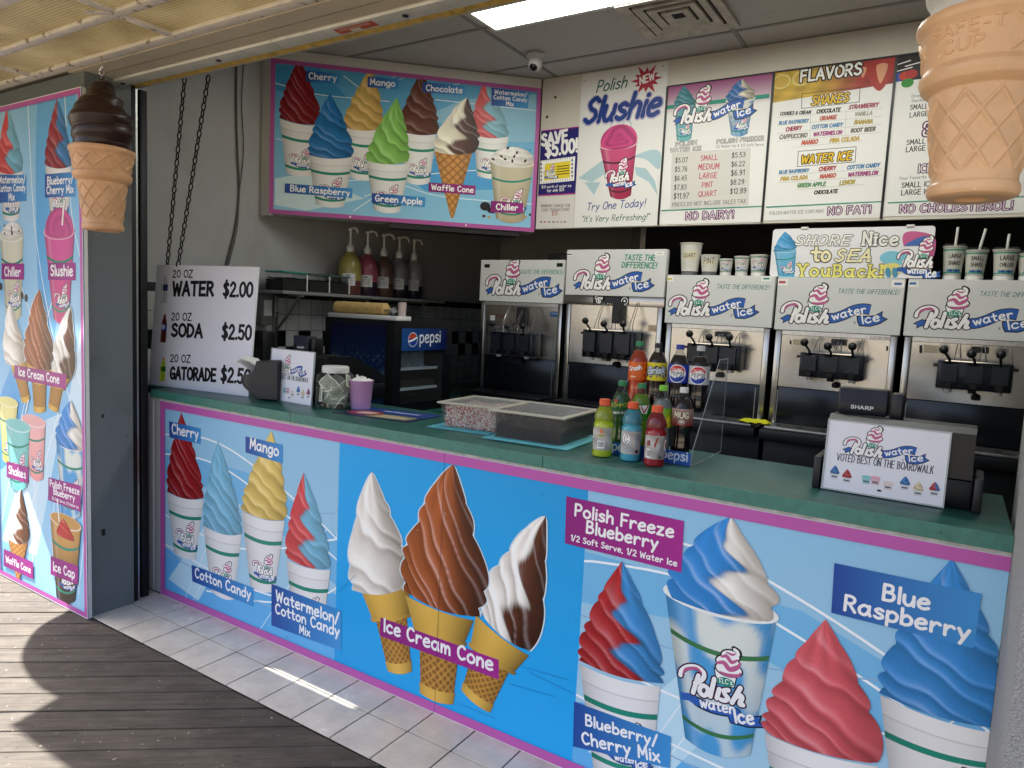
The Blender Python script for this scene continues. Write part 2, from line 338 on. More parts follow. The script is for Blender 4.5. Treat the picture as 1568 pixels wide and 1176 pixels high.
        s.emit(pts2, F, col, lay, np.array(tl)*2.5e-7)
        if lay is None: s.L += 1
    def layout(s, txt, sp=.17, space=.42):
        x = 0; o = []
        for ch in txt:
            if ch == ' ': x += space; continue
            o.append((x, ch)); x += ADV[ch]+sp
        return o, max(x-sp, .1)
    def text(s, txt, p0, p1, col, w=.15, hs=1.0, slant=0, cap='round', sp=.17, outline=None, ow=.12, h=None, space=.42, serif=0, arc=0):
        lay, wd = s.layout(txt, sp, space); p0 = np.asarray(p0, float); p1 = np.asarray(p1, float); e = p1-p0; L = np.hypot(*e); e = e/L; up = np.array([-e[1], e[0]])
        kx = L/wd; ky = (h if h else kx*hs)
        lw = w*min(kx, ky) if not h else w*(.5*kx+.5*ky if kx < ky else ky)
        def run(width, c):
            base = s.L; nser = 0
            for x, ch in lay:
                for j, (sm, g) in enumerate(GL[ch]):
                    q = smooth_line(g, 5, np.allclose(g[0], g[-1])) if sm else g
                    X = (q[:, 0]+x+slant*q[:, 1])*kx; Yv = q[:, 1]*ky
                    if arc: Yv = Yv+arc*ky*(1-((X/L)*2-1)**2)
                    P = p0+np.outer(X, e)+np.outer(Yv, up)
                    s.stroke(P, width, c, False if not sm else False, cap if not sm else 'round', lay=base+.2*(j % 4)) if not sm else s.stroke(P, width, c, True, 'round', lay=base+.2*(j % 4), k=2)
                    if serif and not sm and len(g) >= 2:
                        for q2 in (P[0], P[-1]):
                            s.stroke([q2-e*serif*kx, q2+e*serif*kx], width*.7, c, cap=cap, lay=base+.62+.06*(nser % 6)); nser += 1
            s.L = base+1
        if outline is not None: run(lw+2*ow*min(kx, ky), outline)
        run(lw, col)
    def textpx(s, txt, a, b, col, **k): s.text(txt, s.px(*a), s.px(*b), col, **k)
    def grid(s, fn, nu, nv, lay=None):
        u, v = np.meshgrid(np.linspace(0, 1, nu), np.linspace(0, 1, nv)); P, Cc = fn(u.ravel(), v.ravel())
        F = [(j*nu+i, j*nu+i+1, (j+1)*nu+i+1, (j+1)*nu+i) for j in range(nv-1) for i in range(nu-1)]
        s.emit(P, F, np.clip(Cc, 0, 1), lay)
        if lay is None: s.L += 1
    def build(s, name, m, parent, world=True, map3=None):
        p = np.vstack(s.p); c = np.vstack(s.c)
        if map3: P3 = map3(p)
        else: P3 = s.O+np.outer(p[:, 0], s.U)+np.outer(p[:, 1], s.V)+np.outer(p[:, 2], s.N)
        if parent is not None and world: P3 = P3-np.array(parent.location)
        me = bpy.data.meshes.new(name); me.from_pydata([tuple(q) for q in P3], [], s.f); me.materials.append(m)
        a = me.color_attributes.new('Col', 'FLOAT_COLOR', 'POINT'); a.data.foreach_set('color', np.column_stack([c, np.ones(len(c))]).astype(np.float32).ravel())
        me.update(); o = bpy.data.objects.new(name, me); C.objects.link(o)
        if parent: o.parent = parent
        return o
WH = H('#f2f2f0'); BK = H('#101012'); PINK = H('#b85aa5'); MAG = H('#a32a8a'); MAG0 = H('#8a1f78'); NAVY = H('#1d3f8f'); LBL0 = H('#1f4796'); LBL1 = H('#3f93d2'); TEAL = H('#1f8a74'); RIB = H('#2f5fae')
LPINK = H('#bd5f8c')

def sm(x): x = np.clip(x, 0, 1); return x*x*(3-2*x)
def soft(A, tip, bl, br, col, col2=None, n=5, k=.55, kind='ice', seed=0, res=(30, 110), raw=False, sink=.05, outline=None, dark=.5, lat=.5):
    """printed soft-serve swirl between base corners and a tip"""
    if not raw: tip, bl, br = A.px(*tip), A.px(*bl), A.px(*br)
    tip, bl, br = map(np.asarray, (tip, bl, br)); m = (bl+br)/2; ax = tip-m; h = (br-bl)/2; r = np.random.RandomState(seed); ph = r.rand()
    col = np.array(col); L0 = A.L
    def fn(u, v):
        s_ = np.sin((u*2-1)*np.pi/2); sl_ = .8*k; t = np.clip(v*(1+sl_)-sl_*(s_+1)/2, 0, 1)
        if kind == 'cone':
            w = (1-t**2.3)**.9*(.9+.16*np.sin(np.pi*np.clip(t*1.9, 0, 1))); amp = .075
        elif kind == 'dome': w = np.sqrt(np.clip(1-t**2.2, 0, 1)); amp = .03
        else: w = 1-t**1.75; w = w*(1+.04*np.sin(np.pi*np.clip(t*2.5, 0, 1))); amp = .065
        wob = .26*np.sin(5.5*t+ph*6+1.5*s_)+.14*np.sin(12*t+4*s_+seed)+.10*np.sin(7*s_-9*t+2*seed)
        ks = k*(1+.45*np.sin(2.6*t+seed))
        phi = n*(t**.85)+ks*n*.45*s_*(1-.3*t)+ph+wob*(1-t); phi = phi+.16*np.sin(2*np.pi*phi*.5+seed); f = phi-np.floor(phi)
        fade = sm((1.02-t)/.35)
        edge = np.abs(s_)**3
        w = w*(1+amp*fade*edge*(np.sin(np.pi*f)**.7*2-1.1))
        P = m+np.outer(t, ax)+(h[None, :]*(s_*w)[:, None])-np.outer((1-s_**2)*sink*(1-t)**2, ax)
        if kind == 'cone': P = P+np.outer(.22*np.clip(t-.8, 0, 1)**1.5*5, h)
        ridge = sm(f/.2)*(1-f**1.5)+.08
        f2 = (phi*2.0+.3*s_)%1; ridge = ridge*(.86+.14*np.sin(np.pi*f2)); crest = np.exp(-((f-.22)/.07)**2)*fade
        flute = .5+.5*np.cos(2*np.pi*(s_*1.6+.6*t+ph)); mixf = sm((t-.45)/.3)
        sh = (1-dark)+dark*1.25*(ridge*(1-mixf*.75)+mixf*.75*(.45+.55*flute))
        sh = sh*(1-.3*np.clip(s_, 0, 1)**2-.14*np.clip(-s_, 0, 1)**4)*(1-.18*(1-t)**6)
        hi = ((.14*ridge**4*np.clip(1-np.abs(s_+.35)*1.2, 0, 1))+crest*(.22 if kind == 'cone' else .07)*np.clip(1-.5*np.abs(s_), 0, 1))[:, None]; sh = sh*(1-(.35 if kind == 'cone' else .08)*np.clip(s_-.1, 0, 1))
        base = np.tile(col, (len(t), 1))
        if col2 is not None:
            q = n*.62*t+.3*s_+ph; b = .06+.10*np.sin(3*t+seed)+(.36*np.cos(2*np.pi*q)+.12*np.sin(4*np.pi*q+.6))*fade*(1-sm((t-.55)/.25))
            g = sm((s_-b)/.14+.5)[:, None]; base = base*(1-g)+np.array(col2)*g
            sh = sh*(1-.28*np.exp(-((s_-b)/.12)**2))
        if kind == 'cone': sh = sh*(1+.44*lat-lat*sm((s_+.35)/1.25))
        gr = np.random.RandomState(seed+3).rand(len(t))-.5; sh = np.clip(sh*(1+(.10 if kind == 'ice' else .04)*gr), .02, 1.6)
        c = base*np.power(sh[:, None], np.array([.95, 1.02, 1.08])); c = c*(1-hi)+hi*np.array([1, 1, 1.])
        return P, c
    if outline is not None:
        v = np.linspace(0, 1, 40); Pl, _ = fn(np.zeros(40), v/(1+.8*k)); Pr, _ = fn(np.ones(40), (v+.8*k)/(1+.8*k)); cen = (Pl+Pr)/2
        q = np.vstack([Pl, Pr[::-1]]); d = np.vstack([Pl-cen, (Pr-cen)[::-1]]); l = np.linalg.norm(d, axis=1)[:, None]+1e-6; q = q+d/l*outline*np.minimum(1, l/outline*3)
        A.poly(q, H('#cfe3ea'))
    A.grid(fn, *res)
def quad(A, bl, br, tl, tr, fn, nu=14, nv=10, curve=0, raw=False, t0=0, t1=1, cgrow=0):
    if not raw: bl, br, tl, tr = (A.px(*q) for q in (bl, br, tl, tr))
    bl, br, tl, tr = map(np.asarray, (bl, br, tl, tr)); vert = ((tl+tr)-(bl+br))/2
    def g(u, v):
        t = t0+(t1-t0)*v
        P = np.outer((1-u)*(1-t), bl)+np.outer(u*(1-t), br)+np.outer((1-u)*t, tl)+np.outer(u*t, tr)
        P = P-np.outer(curve*(1+cgrow*t)*(1-(2*u-1)**2), vert)
        return P, fn(u, t)
    A.grid(g, nu, nv)
def posf(bl, br, tl, tr, curve=0):
    vert = ((tl+tr)-(bl+br))/2
    def f(q):
        u = (q[:, 0]+1)/2; t = q[:, 1]
        return np.outer((1-u)*(1-t), bl)+np.outer(u*(1-t), br)+np.outer((1-u)*t, tl)+np.outer(u*t, tr)-np.outer(curve*(1-(2*u-1)**2), vert)
    return f
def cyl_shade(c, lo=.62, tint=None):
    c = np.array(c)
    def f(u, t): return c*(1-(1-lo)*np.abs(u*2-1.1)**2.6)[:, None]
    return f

def logo(A, f, kind='wide', col_tail=True, detail=True):
    """shop logo, drawn in its own box (x 243..985, y 405..718 downwards), f maps box coordinates (0..1, 0..) to the surface"""
    old = A.T
    def T(q):
        q = np.column_stack([(q[:, 0]-243)/742, (718-q[:, 1])/742]); q = f(q)
        return old(q) if old is not None else q
    A.T = T
    if kind == 'wide':
        A.poly([(240, 668), (300, 634), (350, 655), (345, 700), (305, 684), (262, 707), (268, 682)], BK)
        A.poly([(250, 669), (300, 641), (345, 660), (340, 693), (305, 677), (270, 697), (274, 681)], RIB)
        p = [(555, 655), (620, 662), (690, 640), (760, 603), (820, 590), (872, 597)]
        A.poly([(782, 642), (872, 640), (905, 636), (955, 604), (952, 645), (992, 664), (942, 700), (880, 722), (805, 720), (790, 690)], BK)
        A.poly([(790, 648), (872, 647), (905, 643), (947, 616), (945, 650), (978, 664), (938, 693), (880, 714), (811, 712), (797, 688)], RIB)
        A.stroke(p, 78, BK, True, 'flat'); A.stroke(p, 66, RIB, True, 'flat')
        A.text('water', (615, 680), (842, 617), WH, w=.2, arc=-.1) if False else None
        A.T = lambda q: T(np.column_stack([q[:, 0], -q[:, 1]]))
        A.text('water', (622, -676), (846, -618), WH, w=.19, hs=.78, arc=.06); A.text('Ice', (822, -700), (935, -676), WH, w=.18, hs=.72)
        A.text('R', (768, -703), (778, -703), BK, w=.14)
        A.T = T
    else:
        T1 = T; A.T = T = lambda q: T1(np.column_stack([q[:, 0], q[:, 1]+16]))
        A.poly([(330, 690), (440, 712), (560, 700), (565, 745), (440, 765), (330, 740)], BK, True); A.poly([(500, 735), (600, 735), (680, 705), (672, 745), (700, 765), (610, 790), (520, 790)], BK)
        A.poly([(505, 741), (600, 741), (672, 714), (664, 748), (688, 762), (610, 783), (525, 783)], RIB); A.poly([(255, 690), (340, 680), (350, 745), (300, 725), (262, 730)], RIB)
        A.poly([(335, 698), (440, 718), (556, 706), (560, 741), (440, 758), (335, 733)], RIB, True)
        A.T = lambda q: T(np.column_stack([q[:, 0], -q[:, 1]]))
        A.text('water', (365, -742), (540, -736), WH, w=.2); A.text('Ice', (545, -778), (640, -762), WH, w=.2)
        A.T = T = T1
    # cup and swirl
    A.poly([(436, 530), (562, 535), (545, 618), (450, 612)], BK); A.poly([(443, 536), (555, 541), (539, 612), (456, 607)], WH)
    blobs = [(515, 522, 66, 34), (510, 485, 58, 34), (524, 450, 45, 30)]
    for x, y, a, b in blobs: A.ell(x, y, a+8, b+8, BK)
    tipc = [(500, 440), (530, 428), (556, 412), (545, 403)]
    A.stroke([(520, 440), (565, 440), (566, 418), (543, 406)], 28, BK, True)
    for x, y, a, b in blobs: A.ell(x, y, a, b, WH)
    A.stroke([(520, 442), (560, 438), (560, 420), (545, 410)], 16, WH, True)
    for q, w in (([(456, 500), (490, 492), (520, 520), (560, 500), (574, 478)], 26), ([(470, 545), (510, 552), (560, 545), (575, 528)], 18), ([(478, 462), (505, 455), (530, 480), (562, 462)], 20), ([(505, 432), (530, 440), (552, 432)], 12)):
        A.stroke(q, w, LPINK, True, taper=[.5, 1, 1, .4])
    # lettering
    pol = [(True, [(338, 638), (362, 622), (384, 596), (382, 566), (346, 548), (300, 556), (266, 584), (258, 612)]), (False, [(356, 592), (326, 692)]),
           (True, [(386, 640), (405, 652), (401, 680), (380, 693), (362, 676), (368, 650), (386, 640)]), (False, [(440, 590), (418, 690)]), (False, [(466, 638), (452, 690)]),
           (True, [(512, 632), (490, 640), (496, 660), (510, 676), (494, 692), (474, 692)]), (False, [(574, 605), (530, 694)]), (True, [(545, 664), (570, 645), (582, 655), (570, 690), (586, 692)])]
    for w, c in ((40, H('#3a1030')), (24, WH)):
        b = A.L
        for i, (s_, g) in enumerate(pol): A.stroke(g, w, c, s_, lay=b+.12*i)
        A.L = b+1.2
    A.stroke([(270, 606), (290, 572), (345, 556), (372, 572)], 17, LPINK, True, taper=[.3, 1, 1, .5])
    A.ell(496, 592, 46, 24, TEAL)
    A.T = lambda q: T(np.column_stack([q[:, 0], -q[:, 1]]))
    A.text("TLC's", (462, -603), (532, -600), WH, w=.16)
    A.T = old
def logo_at(A, p0, p1, kind='wide', hs=1.0):
    """p0, p1: surface points of the box's left-bottom and right-bottom"""
    p0 = np.asarray(p0, float); e = np.asarray(p1, float)-p0; up = np.array([-e[1], e[0]])*hs
    if kind == "stack": e = e*2.05; up = up*2.05; p0 = p0-e*.02+up*.1
    logo(A, lambda q: p0+np.outer(q[:, 0], e)+np.outer(q[:, 1], up), kind)
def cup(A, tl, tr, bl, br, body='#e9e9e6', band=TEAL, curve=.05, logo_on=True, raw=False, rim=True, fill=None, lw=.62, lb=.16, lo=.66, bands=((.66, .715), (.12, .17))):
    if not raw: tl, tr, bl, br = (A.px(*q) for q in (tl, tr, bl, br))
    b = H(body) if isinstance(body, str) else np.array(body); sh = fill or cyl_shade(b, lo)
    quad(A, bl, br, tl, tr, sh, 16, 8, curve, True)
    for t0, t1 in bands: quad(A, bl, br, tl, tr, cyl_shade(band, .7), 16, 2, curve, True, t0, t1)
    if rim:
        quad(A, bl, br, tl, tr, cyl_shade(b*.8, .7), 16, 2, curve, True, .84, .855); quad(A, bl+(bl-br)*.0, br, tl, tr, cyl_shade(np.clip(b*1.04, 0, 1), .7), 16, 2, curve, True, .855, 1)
    if logo_on:
        f = posf(bl, br, tl, tr, curve); asp = np.linalg.norm(br-bl)/np.linalg.norm(tl-bl)
        def g(q): return f(np.column_stack([-.66+q[:, 0]*2.8, lb+(q[:, 1]+.1)*1.5*asp]))
        logo(A, g, 'stack')
def label(A, q, c0=LBL0, c1=LBL1, lines=(), w=.17):
    """q: pixel corners lt, rt, rb, lb; lines: (text, x0, x1, y) in box fractions from the left and the top"""
    lt, rt, rb, lb = A.pxs(q); A.grad([lb, rb, rt, lt], c0, c1)
    def P(x, y): return (lt*(1-x)+rt*x)*(1-y)+(lb*(1-x)+rb*x)*y
    ys_ = [l[3] for l in lines]; bh = np.linalg.norm(lt-lb); pitch = ys_[1]-ys_[0] if len(ys_) > 1 else .85
    for t, x0, x1, y in lines:
        kx = np.linalg.norm(P(x1, y)-P(x0, y))/A.layout(t)[1]; A.text(t, P(x0, y), P(x1, y), WH, w=w+.03, hs=min(.84, (.95 if len(ys_) > 1 else .78)*pitch*bh/kx))
def K(ox, oy, s): return lambda x, y: (ox+x/s, oy+y/s)
def swoosh(A, pts, w, col=WH): A.stroke(A.pxs(pts), w, np.array(col), True, 'flat')
# ================================================================ setting
def clip_half(poly, a, b, c):          # keep a*x+b*y<=c
    o = []
    for i in range(len(poly)):
        p, q = poly[i], poly[(i+1) % len(poly)]; dp = a*p[0]+b*p[1]-c; dq = a*q[0]+b*q[1]-c
        if dp <= 0: o.append(p)
        if dp*dq < 0: t = dp/(dp-dq); o.append((p[0]+(q[0]-p[0])*t, p[1]+(q[1]-p[1])*t))
    return o
# boards laid on the slant
ANG = math.radians(38.6); D = np.array([math.cos(ANG), math.sin(ANG)]); Nn = np.array([-D[1], D[0]])
bv, bf, bc = [], [], []
for k in range(-75, 45):
    a0, a1 = k*.1265+.033+.003, (k+1)*.1265+.033-.003; ends = [-9+rng.rand()*3]
    while ends[-1] < 11: ends.append(ends[-1]+14)
    for e0, e1 in zip(ends, ends[1:]):
        q = [tuple(D*e+Nn*a) for e, a in ((e0+.003, a0), (e1-.003, a0), (e1-.003, a1), (e0+.003, a1))]
        q = clip_half(q, 0, 1, -.366)
        if len(q) < 3: continue
        col = .8+.4*rng.rand(); tint = rng.rand(); z = -.004-.003*rng.rand(); n = len(q); b = len(bv); cen = np.mean(q, axis=0)
        inn = []
        for p in q:
            s0 = np.dot(np.array(p)-cen, Nn); inn.append(np.array(p)-Nn*np.sign(s0)*.0025)
        bv += [(p[0], p[1], z) for p in inn]+[(p[0], p[1], z-.003) for p in q]+[(p[0], p[1], z-.04) for p in q]
        bf.append(tuple(range(b, b+n)))
        for r in (0, 1): bf += [(b+r*n+i, b+(r+1)*n+i, b+(r+1)*n+(i+1) % n, b+r*n+(i+1) % n) for i in range(n)]
        bc += [(col, 0, 0, 1)]*(3*n)
        for e in np.arange(math.ceil(e0/.61)*.61, e1, .61):
            for da in (.028, .092):
                c_ = D*(e+.006*rng.randn())+Nn*(a0+da+.003*rng.randn())
                if c_[1] > -.375 or c_[1] < -2.2 or c_[0] < -2 or c_[0] > 3.2: continue
                b = len(bv); bv += [(c_[0]+.0042*math.cos(x), c_[1]+.0042*math.sin(x), z+.0006) for x in np.linspace(0, 6.283, 9)[:-1]]; bf.append(tuple(range(b, b+8))); bc += [(.5, 1, 0, 1)]*8
me = bpy.data.meshes.new('boardwalk'); me.from_pydata(bv, [], bf)
ca = me.color_attributes.new('Col', 'FLOAT_COLOR', 'POINT'); ca.data.foreach_set('color', np.array(bc, np.float32).ravel())
bm = bmesh.new(); bm.from_mesh(me); bmesh.ops.recalc_face_normals(bm, faces=bm.faces[:]); bm.to_mesh(me); bm.free()
m = bpy.data.materials.new('weathered_wood'); m.use_nodes = True; nt = m.node_tree; P = nt.nodes['Principled BSDF']
tc = nt.nodes.new('ShaderNodeTexCoord'); mp = nt.nodes.new('ShaderNodeMapping'); mp.vector_type = 'TEXTURE'; mp.inputs['Rotation'].default_value = (0, 0, ANG)
nt.links.new(tc.outputs['Object'], mp.inputs[0])
def nz(scale, st, det=8, rough=.65):
    q = nt.nodes.new('ShaderNodeMapping'); q.inputs['Scale'].default_value = st; nt.links.new(mp.outputs[0], q.inputs[0])
    n = nt.nodes.new('ShaderNodeTexNoise'); n.inputs['Scale'].default_value = scale; n.inputs['Detail'].default_value = det; n.inputs['Roughness'].default_value = rough; nt.links.new(q.outputs[0], n.inputs['Vector']); return n
def ramp(src, p0, c0, p1, c1):
    r = nt.nodes.new('ShaderNodeValToRGB'); r.color_ramp.elements[0].position = p0; r.color_ramp.elements[0].color = (*c0, 1); r.color_ramp.elements[1].position = p1; r.color_ramp.elements[1].color = (*c1, 1); nt.links.new(src, r.inputs[0]); return r
def mul(a, b, f=1, mode='MULTIPLY'):
    q = nt.nodes.new('ShaderNodeMixRGB'); q.blend_type = mode; q.inputs[0].default_value = f; nt.links.new(a, q.inputs[1]); nt.links.new(b, q.inputs[2]); return q
g1 = nz(9, (.35, 5, 1)); g2 = nz(30, (.25, 6, 1), 5); g3 = nz(6, (1, 1.6, 1)); g4 = nz(60, (1, 1, 1), 2, .4); g5 = nz(16, (.6, 3.4, 1), 4, .55)
base = ramp(g1.outputs[0], .3, (.055, .045, .036), .7, (.125, .104, .080))
fine = ramp(g2.outputs[0], .35, (.72, .72, .72), .62, (1, 1, 1)); blot = ramp(g3.outputs[0], .38, (.55, .53, .5), .58, (1, 1, 1)); dark = ramp(g5.outputs[0], .30, (.3, .28, .27), .36, (1, 1, 1))
fleck = ramp(g4.outputs[0], .74, (0, 0, 0), .77, (.25, .25, .25))
at_ = nt.nodes.new('ShaderNodeAttribute'); at_.attribute_name = 'Col'; sp_ = nt.nodes.new('ShaderNodeSeparateColor'); nt.links.new(at_.outputs['Color'], sp_.inputs[0])
cb = nt.nodes.new('ShaderNodeCombineColor')
for i in range(3): nt.links.new(sp_.outputs[0], cb.inputs[i])
o = mul(mul(mul(base.outputs[0], fine.outputs[0], .7).outputs[0], blot.outputs[0], .7).outputs[0], cb.outputs[0], .6)
o = mul(o.outputs[0], dark.outputs[0], .8); o = mul(o.outputs[0], fleck.outputs[0], 1, 'ADD')
nl = nt.nodes.new('ShaderNodeMixRGB'); nl.inputs[2].default_value = (.03, .028, .026, 1); nt.links.new(sp_.outputs[1], nl.inputs[0]); nt.links.new(o.outputs[0], nl.inputs[1]); o = nl; nt.links.new(o.outputs[0], P.inputs['Base Color']); P.inputs['Roughness'].default_value = .8
bp = nt.nodes.new('ShaderNodeBump'); bp.inputs['Strength'].default_value = .5; bp.inputs['Distance'].default_value = .006; nt.links.new(g2.outputs[0], bp.inputs['Height']); nt.links.new(bp.outputs[0], P.inputs['Normal'])
me.materials.append(m); bw = bpy.data.objects.new('boardwalk', me); C.objects.link(bw); bw['kind'] = 'structure'
struct('ground', MB().add([(-200, -200, -.06), (200, -200, -.06), (200, 200, -.06), (-200, 200, -.06)], [(0, 1, 2, 3)]), mat('sand', '#8f8470', .9, noise=.25, nscale=.6))

# white entry tiles
TM = mat('white_tile', '#cec7ba', .24, noise=.16, nscale=7, rnoise=.1)
wear(TM, '#8a8173', 5, .56, .25, None, .4); wear(TM, '#3a342e', 38, .72, .02)
mb = MB(); T = .2032
for r, (y0, y1) in enumerate(((-.159, 0.0), (-.3622, -.159))):
    for k in range(-3, 19):
        x = .038+k*T; dz = rng.rand()*.0008
        mb.box(x+.003, x+T-.003, y0+.003, y1-.003, -.012, dz, bev=.0012)
struct('tiled_floor', mb, TM, smooth=0)
struct('tile_grout', MB().box(-.6, 4.0, -.362, .02, -.05, -.0045), mat('grout', '#1d1a18', .9, noise=.3, nscale=40))
struct('shop_floor', MB().box(-.5, 5.2, .02, 3.8, -.05, 0), mat('floor_quarry', '#3a3330', .5, noise=.3, nscale=8))

# building
B = thing('shop_building', 'corner shop with grey stucco posts around an open serving window', 'building', (0, 0, 0))
WALLP = wear(mat('wall_paint', '#a3a3a2', .55, noise=.06, nscale=3, bump=.03, bscale=90), '#84827c', 3.5, .56, .2, (1, 1, .4), .45)
MB().box(-.5, -.34, -.05, 3.8, 0, 3.2).build('wall', WALLP, B)
MB().box(-.34, 1.32, 3.66, 3.8, 0, 3.2).build('wall', WALLP, B)
MB().box(1.44, 5.2, 2.96, 3.1, 0, 3.2).build('partition', mat('black_wall', '#0e0e0f', .7, noise=.15, nscale=4), B)
MB().box(1.32, 1.40, 2.95, 3.66, 0, 3.2).build('door_frame', mat('grey_trim', '#5b5c5d', .5, noise=.05), B)
MB().box(1.40, 1.44, 2.93, 3.66, 0, 3.2).build('door_frame', STEEL2, B)
MB().box(5.2, 5.35, -.1, 3.8, 0, 3.2).build('wall', WALLP, B)
TW = tile_mat('wall_tile', (1, 2), .108, .108, '#b5b5b3', '#7c7c7a'); TB = tile_mat('wall_tile_back', (0, 2), .108, .108, '#b5b5b3', '#7c7c7a')
MB().box(-.34, -.332, -.05, 3.652, 0, 1.62).build('wall_tile', TW, B); MB().box(-.332, 1.32, 3.652, 3.66, 0, 1.62).build('wall_tile', TB, B)
BT = mat('dark_tile', '#0c1614', .2, noise=.2, nscale=12)
MB().box(-.34, -.328, -.05, 3.648, 1.62, 1.668).box(-.328, 1.32, 3.648, 3.66, 1.62, 1.668).build('tile_band', BT, B)
mb = MB()
for k in range(34):
    for r in range(2):
        if (k+r) % 2 == 0: y = k*.108; mb.box(-.3325, -.3305, y+.002, min(y+.106, 3.64), 1.188+r*.108+.002, 1.188+(r+1)*.108-.002)
for k in range(14):
    for r in range(2):
        if (k+r) % 2 == 0: x = -.31+k*.108; mb.box(x+.002, x+.106, 3.6495, 3.6515, 1.19+r*.108, 1.188+(r+1)*.108-.002)
mb.build('accent_tiles', BT, B)
# ceiling: dropped tiles in a grid
CT = mat('ceiling_tile', '#b5b3b0', .85, noise=.06, nscale=30, bump=.15, bscale=250); mb = MB()
for xa, xb in ((-.34, 1.1), (1.1, 2.32), (2.32, 3.54), (3.54, 5.2)):
    for j, ya in enumerate((-.1, .585, 1.195, 1.805, 2.415, 3.025)):
        yb = (-.1, .585, 1.195, 1.805, 2.415, 3.025, 3.66)[j+1]
        holes = [(1.17, 2.39, .93, 1.19), (1.86, 2.36, 1.22, 1.71)]
        mb.box(xa+.006, xb-.006, ya+.006, yb-.006, 3.152, 3.17)
mb.build('ceiling', CT, B, smooth=0)
mb = MB()
for x in (1.1, 2.32, 3.54): mb.box(x-.011, x+.011, -.1, 3.66, 3.147, 3.16)
for y in (.585, 1.195, 1.805, 2.415, 3.025): mb.box(-.34, 5.2, y-.011, y+.011, 3.1475, 3.1595)
mb.build('ceiling_grid', mat('grid_paint', '#84827f', .5), B)
MB().box(-.5, 5.35, -.36, 3.8, 3.2, 3.35).build('roof', WHITEPAINT, B)
STUC = mat('grey_stucco', '#6e7678', .75, noise=.14, nscale=160, bump=.9, bscale=170)
STUC2 = mat('speckled_stucco', '#9a9c9a', .75, noise=.3, nscale=230, bump=.8, bscale=220)
wear(STUC, '#3c4244', 2.2, .52, .25, None, .5); wear(STUC, '#a7adad', 26, .70, .03)
MB().box(-6, 0, -.366, -.15, -.05, 2.6).box(-6, -.075, -.15, -.05, -.05, 2.6).build('wall', STUC, B)
MB().box(3.647, 8, -.366, .0, -.05, 2.6).box(3.66, 8, .0, .3, -.05, 3.2).build('wall', STUC2, B)
MB().box(-6, 8, -.39, -.06, 2.62, 4.2).build('facade', mat('facade_paint', '#b9b2a4', .7, noise=.06), B)
MB().box(-.182, -.075, .0, .06, .0, 1.07, bev=.006).build('post', WHITEPAINT, B)
MB().box(-.072, -.002, .006, .06, .0, 1.05).build('post', mat('pale_tile', '#b9b9b6', .3, noise=.05), B)
# door track and shutter head above the opening
for px_, py_, sc in ((157, 637, 1), (158, 815, 1.7), (194, 668, .5), (170, 740, .35)):
    c_ = at(px_, py_, X=.0006); n_ = 14; a_ = np.linspace(0, 2*np.pi, n_+1)[:-1]; rr = (.4+.8*rng.rand(n_))*sc
    MB().add([(.0006, c_[1]+.007*rr[i]*math.cos(a_[i]), c_[2]+.013*rr[i]*math.sin(a_[i])) for i in range(n_)], [tuple(range(n_))]).build('scuff_mark', mat('scuff', '#16181a', .8), B)
t = thing('shutter_track', 'dark metal roller shutter track running up beside the grey stucco post', 'track', (-.1, -.1, 0))
MB().box(-.074, -.012, -.149, -.120, 0, 2.6, bev=.003).build('channel', mat('dark_metal', '#16181a', .45, .4, noise=.2), t, True)
MB().box(-.074, -.040, -.114, -.096, 0, 2.6).build('guide_strip', STEEL2, t, True)
MB().box(-.074, -.03, -.090, -.052, 0, 2.6, bev=.003).build('channel', MATS['dark_metal'], t, True)
MB().box(-.0745, -.066, -.149, -.052, 0, 2.6).build('backing', BLACKP, t, True)
MB().box(-.34, -.15, -.058, -.01, 1.0, 2.62).build('side_trim', BLACKP, t, True)
t = thing('roller_shutter', 'beige shutter housing over the opening with bolted steel channel and yellow foam strip', 'shutter', (1.7, -.25, 2.6))
BEI = mat('beige_paint', '#bdb39f', .6, noise=.1, nscale=4)
MB().box(-.1, 3.66, -.388, -.312, 2.598, 2.625).build('soffit_board', BEI, t, True); MB().box(-.1, 3.66, -.300, -.240, 2.601, 2.625).build('soffit_board', BEI, t, True)
MB().box(-.1, 1.12, -.237, -.165, 2.590, 2.625, bev=.003).box(1.124, 3.66, -.237, -.165, 2.590, 2.625, bev=.003).build('steel_channel', mat('galvanised', '#d2d2cc', .5, .35, noise=.15, nscale=9), t, True)
mb = MB(); n = 160; z = [2.604+.006*rng.rand() for _ in range(n+1)]; yy = [-.100+.005*rng.rand() for _ in range(n+1)]
for i in range(n):
    x0, x1 = -.1+3.76*i/n, -.1+3.76*(i+1)/n
    mb.hexa([(x0, -.15, z[i]), (x1, -.15, z[i+1]), (x1, yy[i+1], z[i+1]), (x0, yy[i], z[i])], [(x0, -.15, 2.63), (x1, -.15, 2.63), (x1, yy[i+1], 2.63), (x0, yy[i], 2.63)])
mb.build('foam_strip', mat('yellow_foam', '#cfae58', .85, noise=.35, nscale=25, bump=.5, bscale=60), t, True)
for x in (.02, .75, 1.78, 2.6):
    MB().lathe([(.004, 2.584), (.011, 2.586), (.012, 2.592)], (x, -.2, 0), 12).build('bolt', BLACKP, t, True)
a = Art((1.55, -.2, 2.5888), (1, 0, 0), (0, 1, 0), N=(0, 0, -1)); a.rect(-.10, .09, -.022, .022, H('#b0503f')); a.rect(-.04, .01, .002, .02, H('#d8cdbb'))
for y in (-.012, -.004): a.stroke([(-.08, y), (.07, y)], .004, H('#d8b0a0'))
a.build('sticker', PRINT, t)

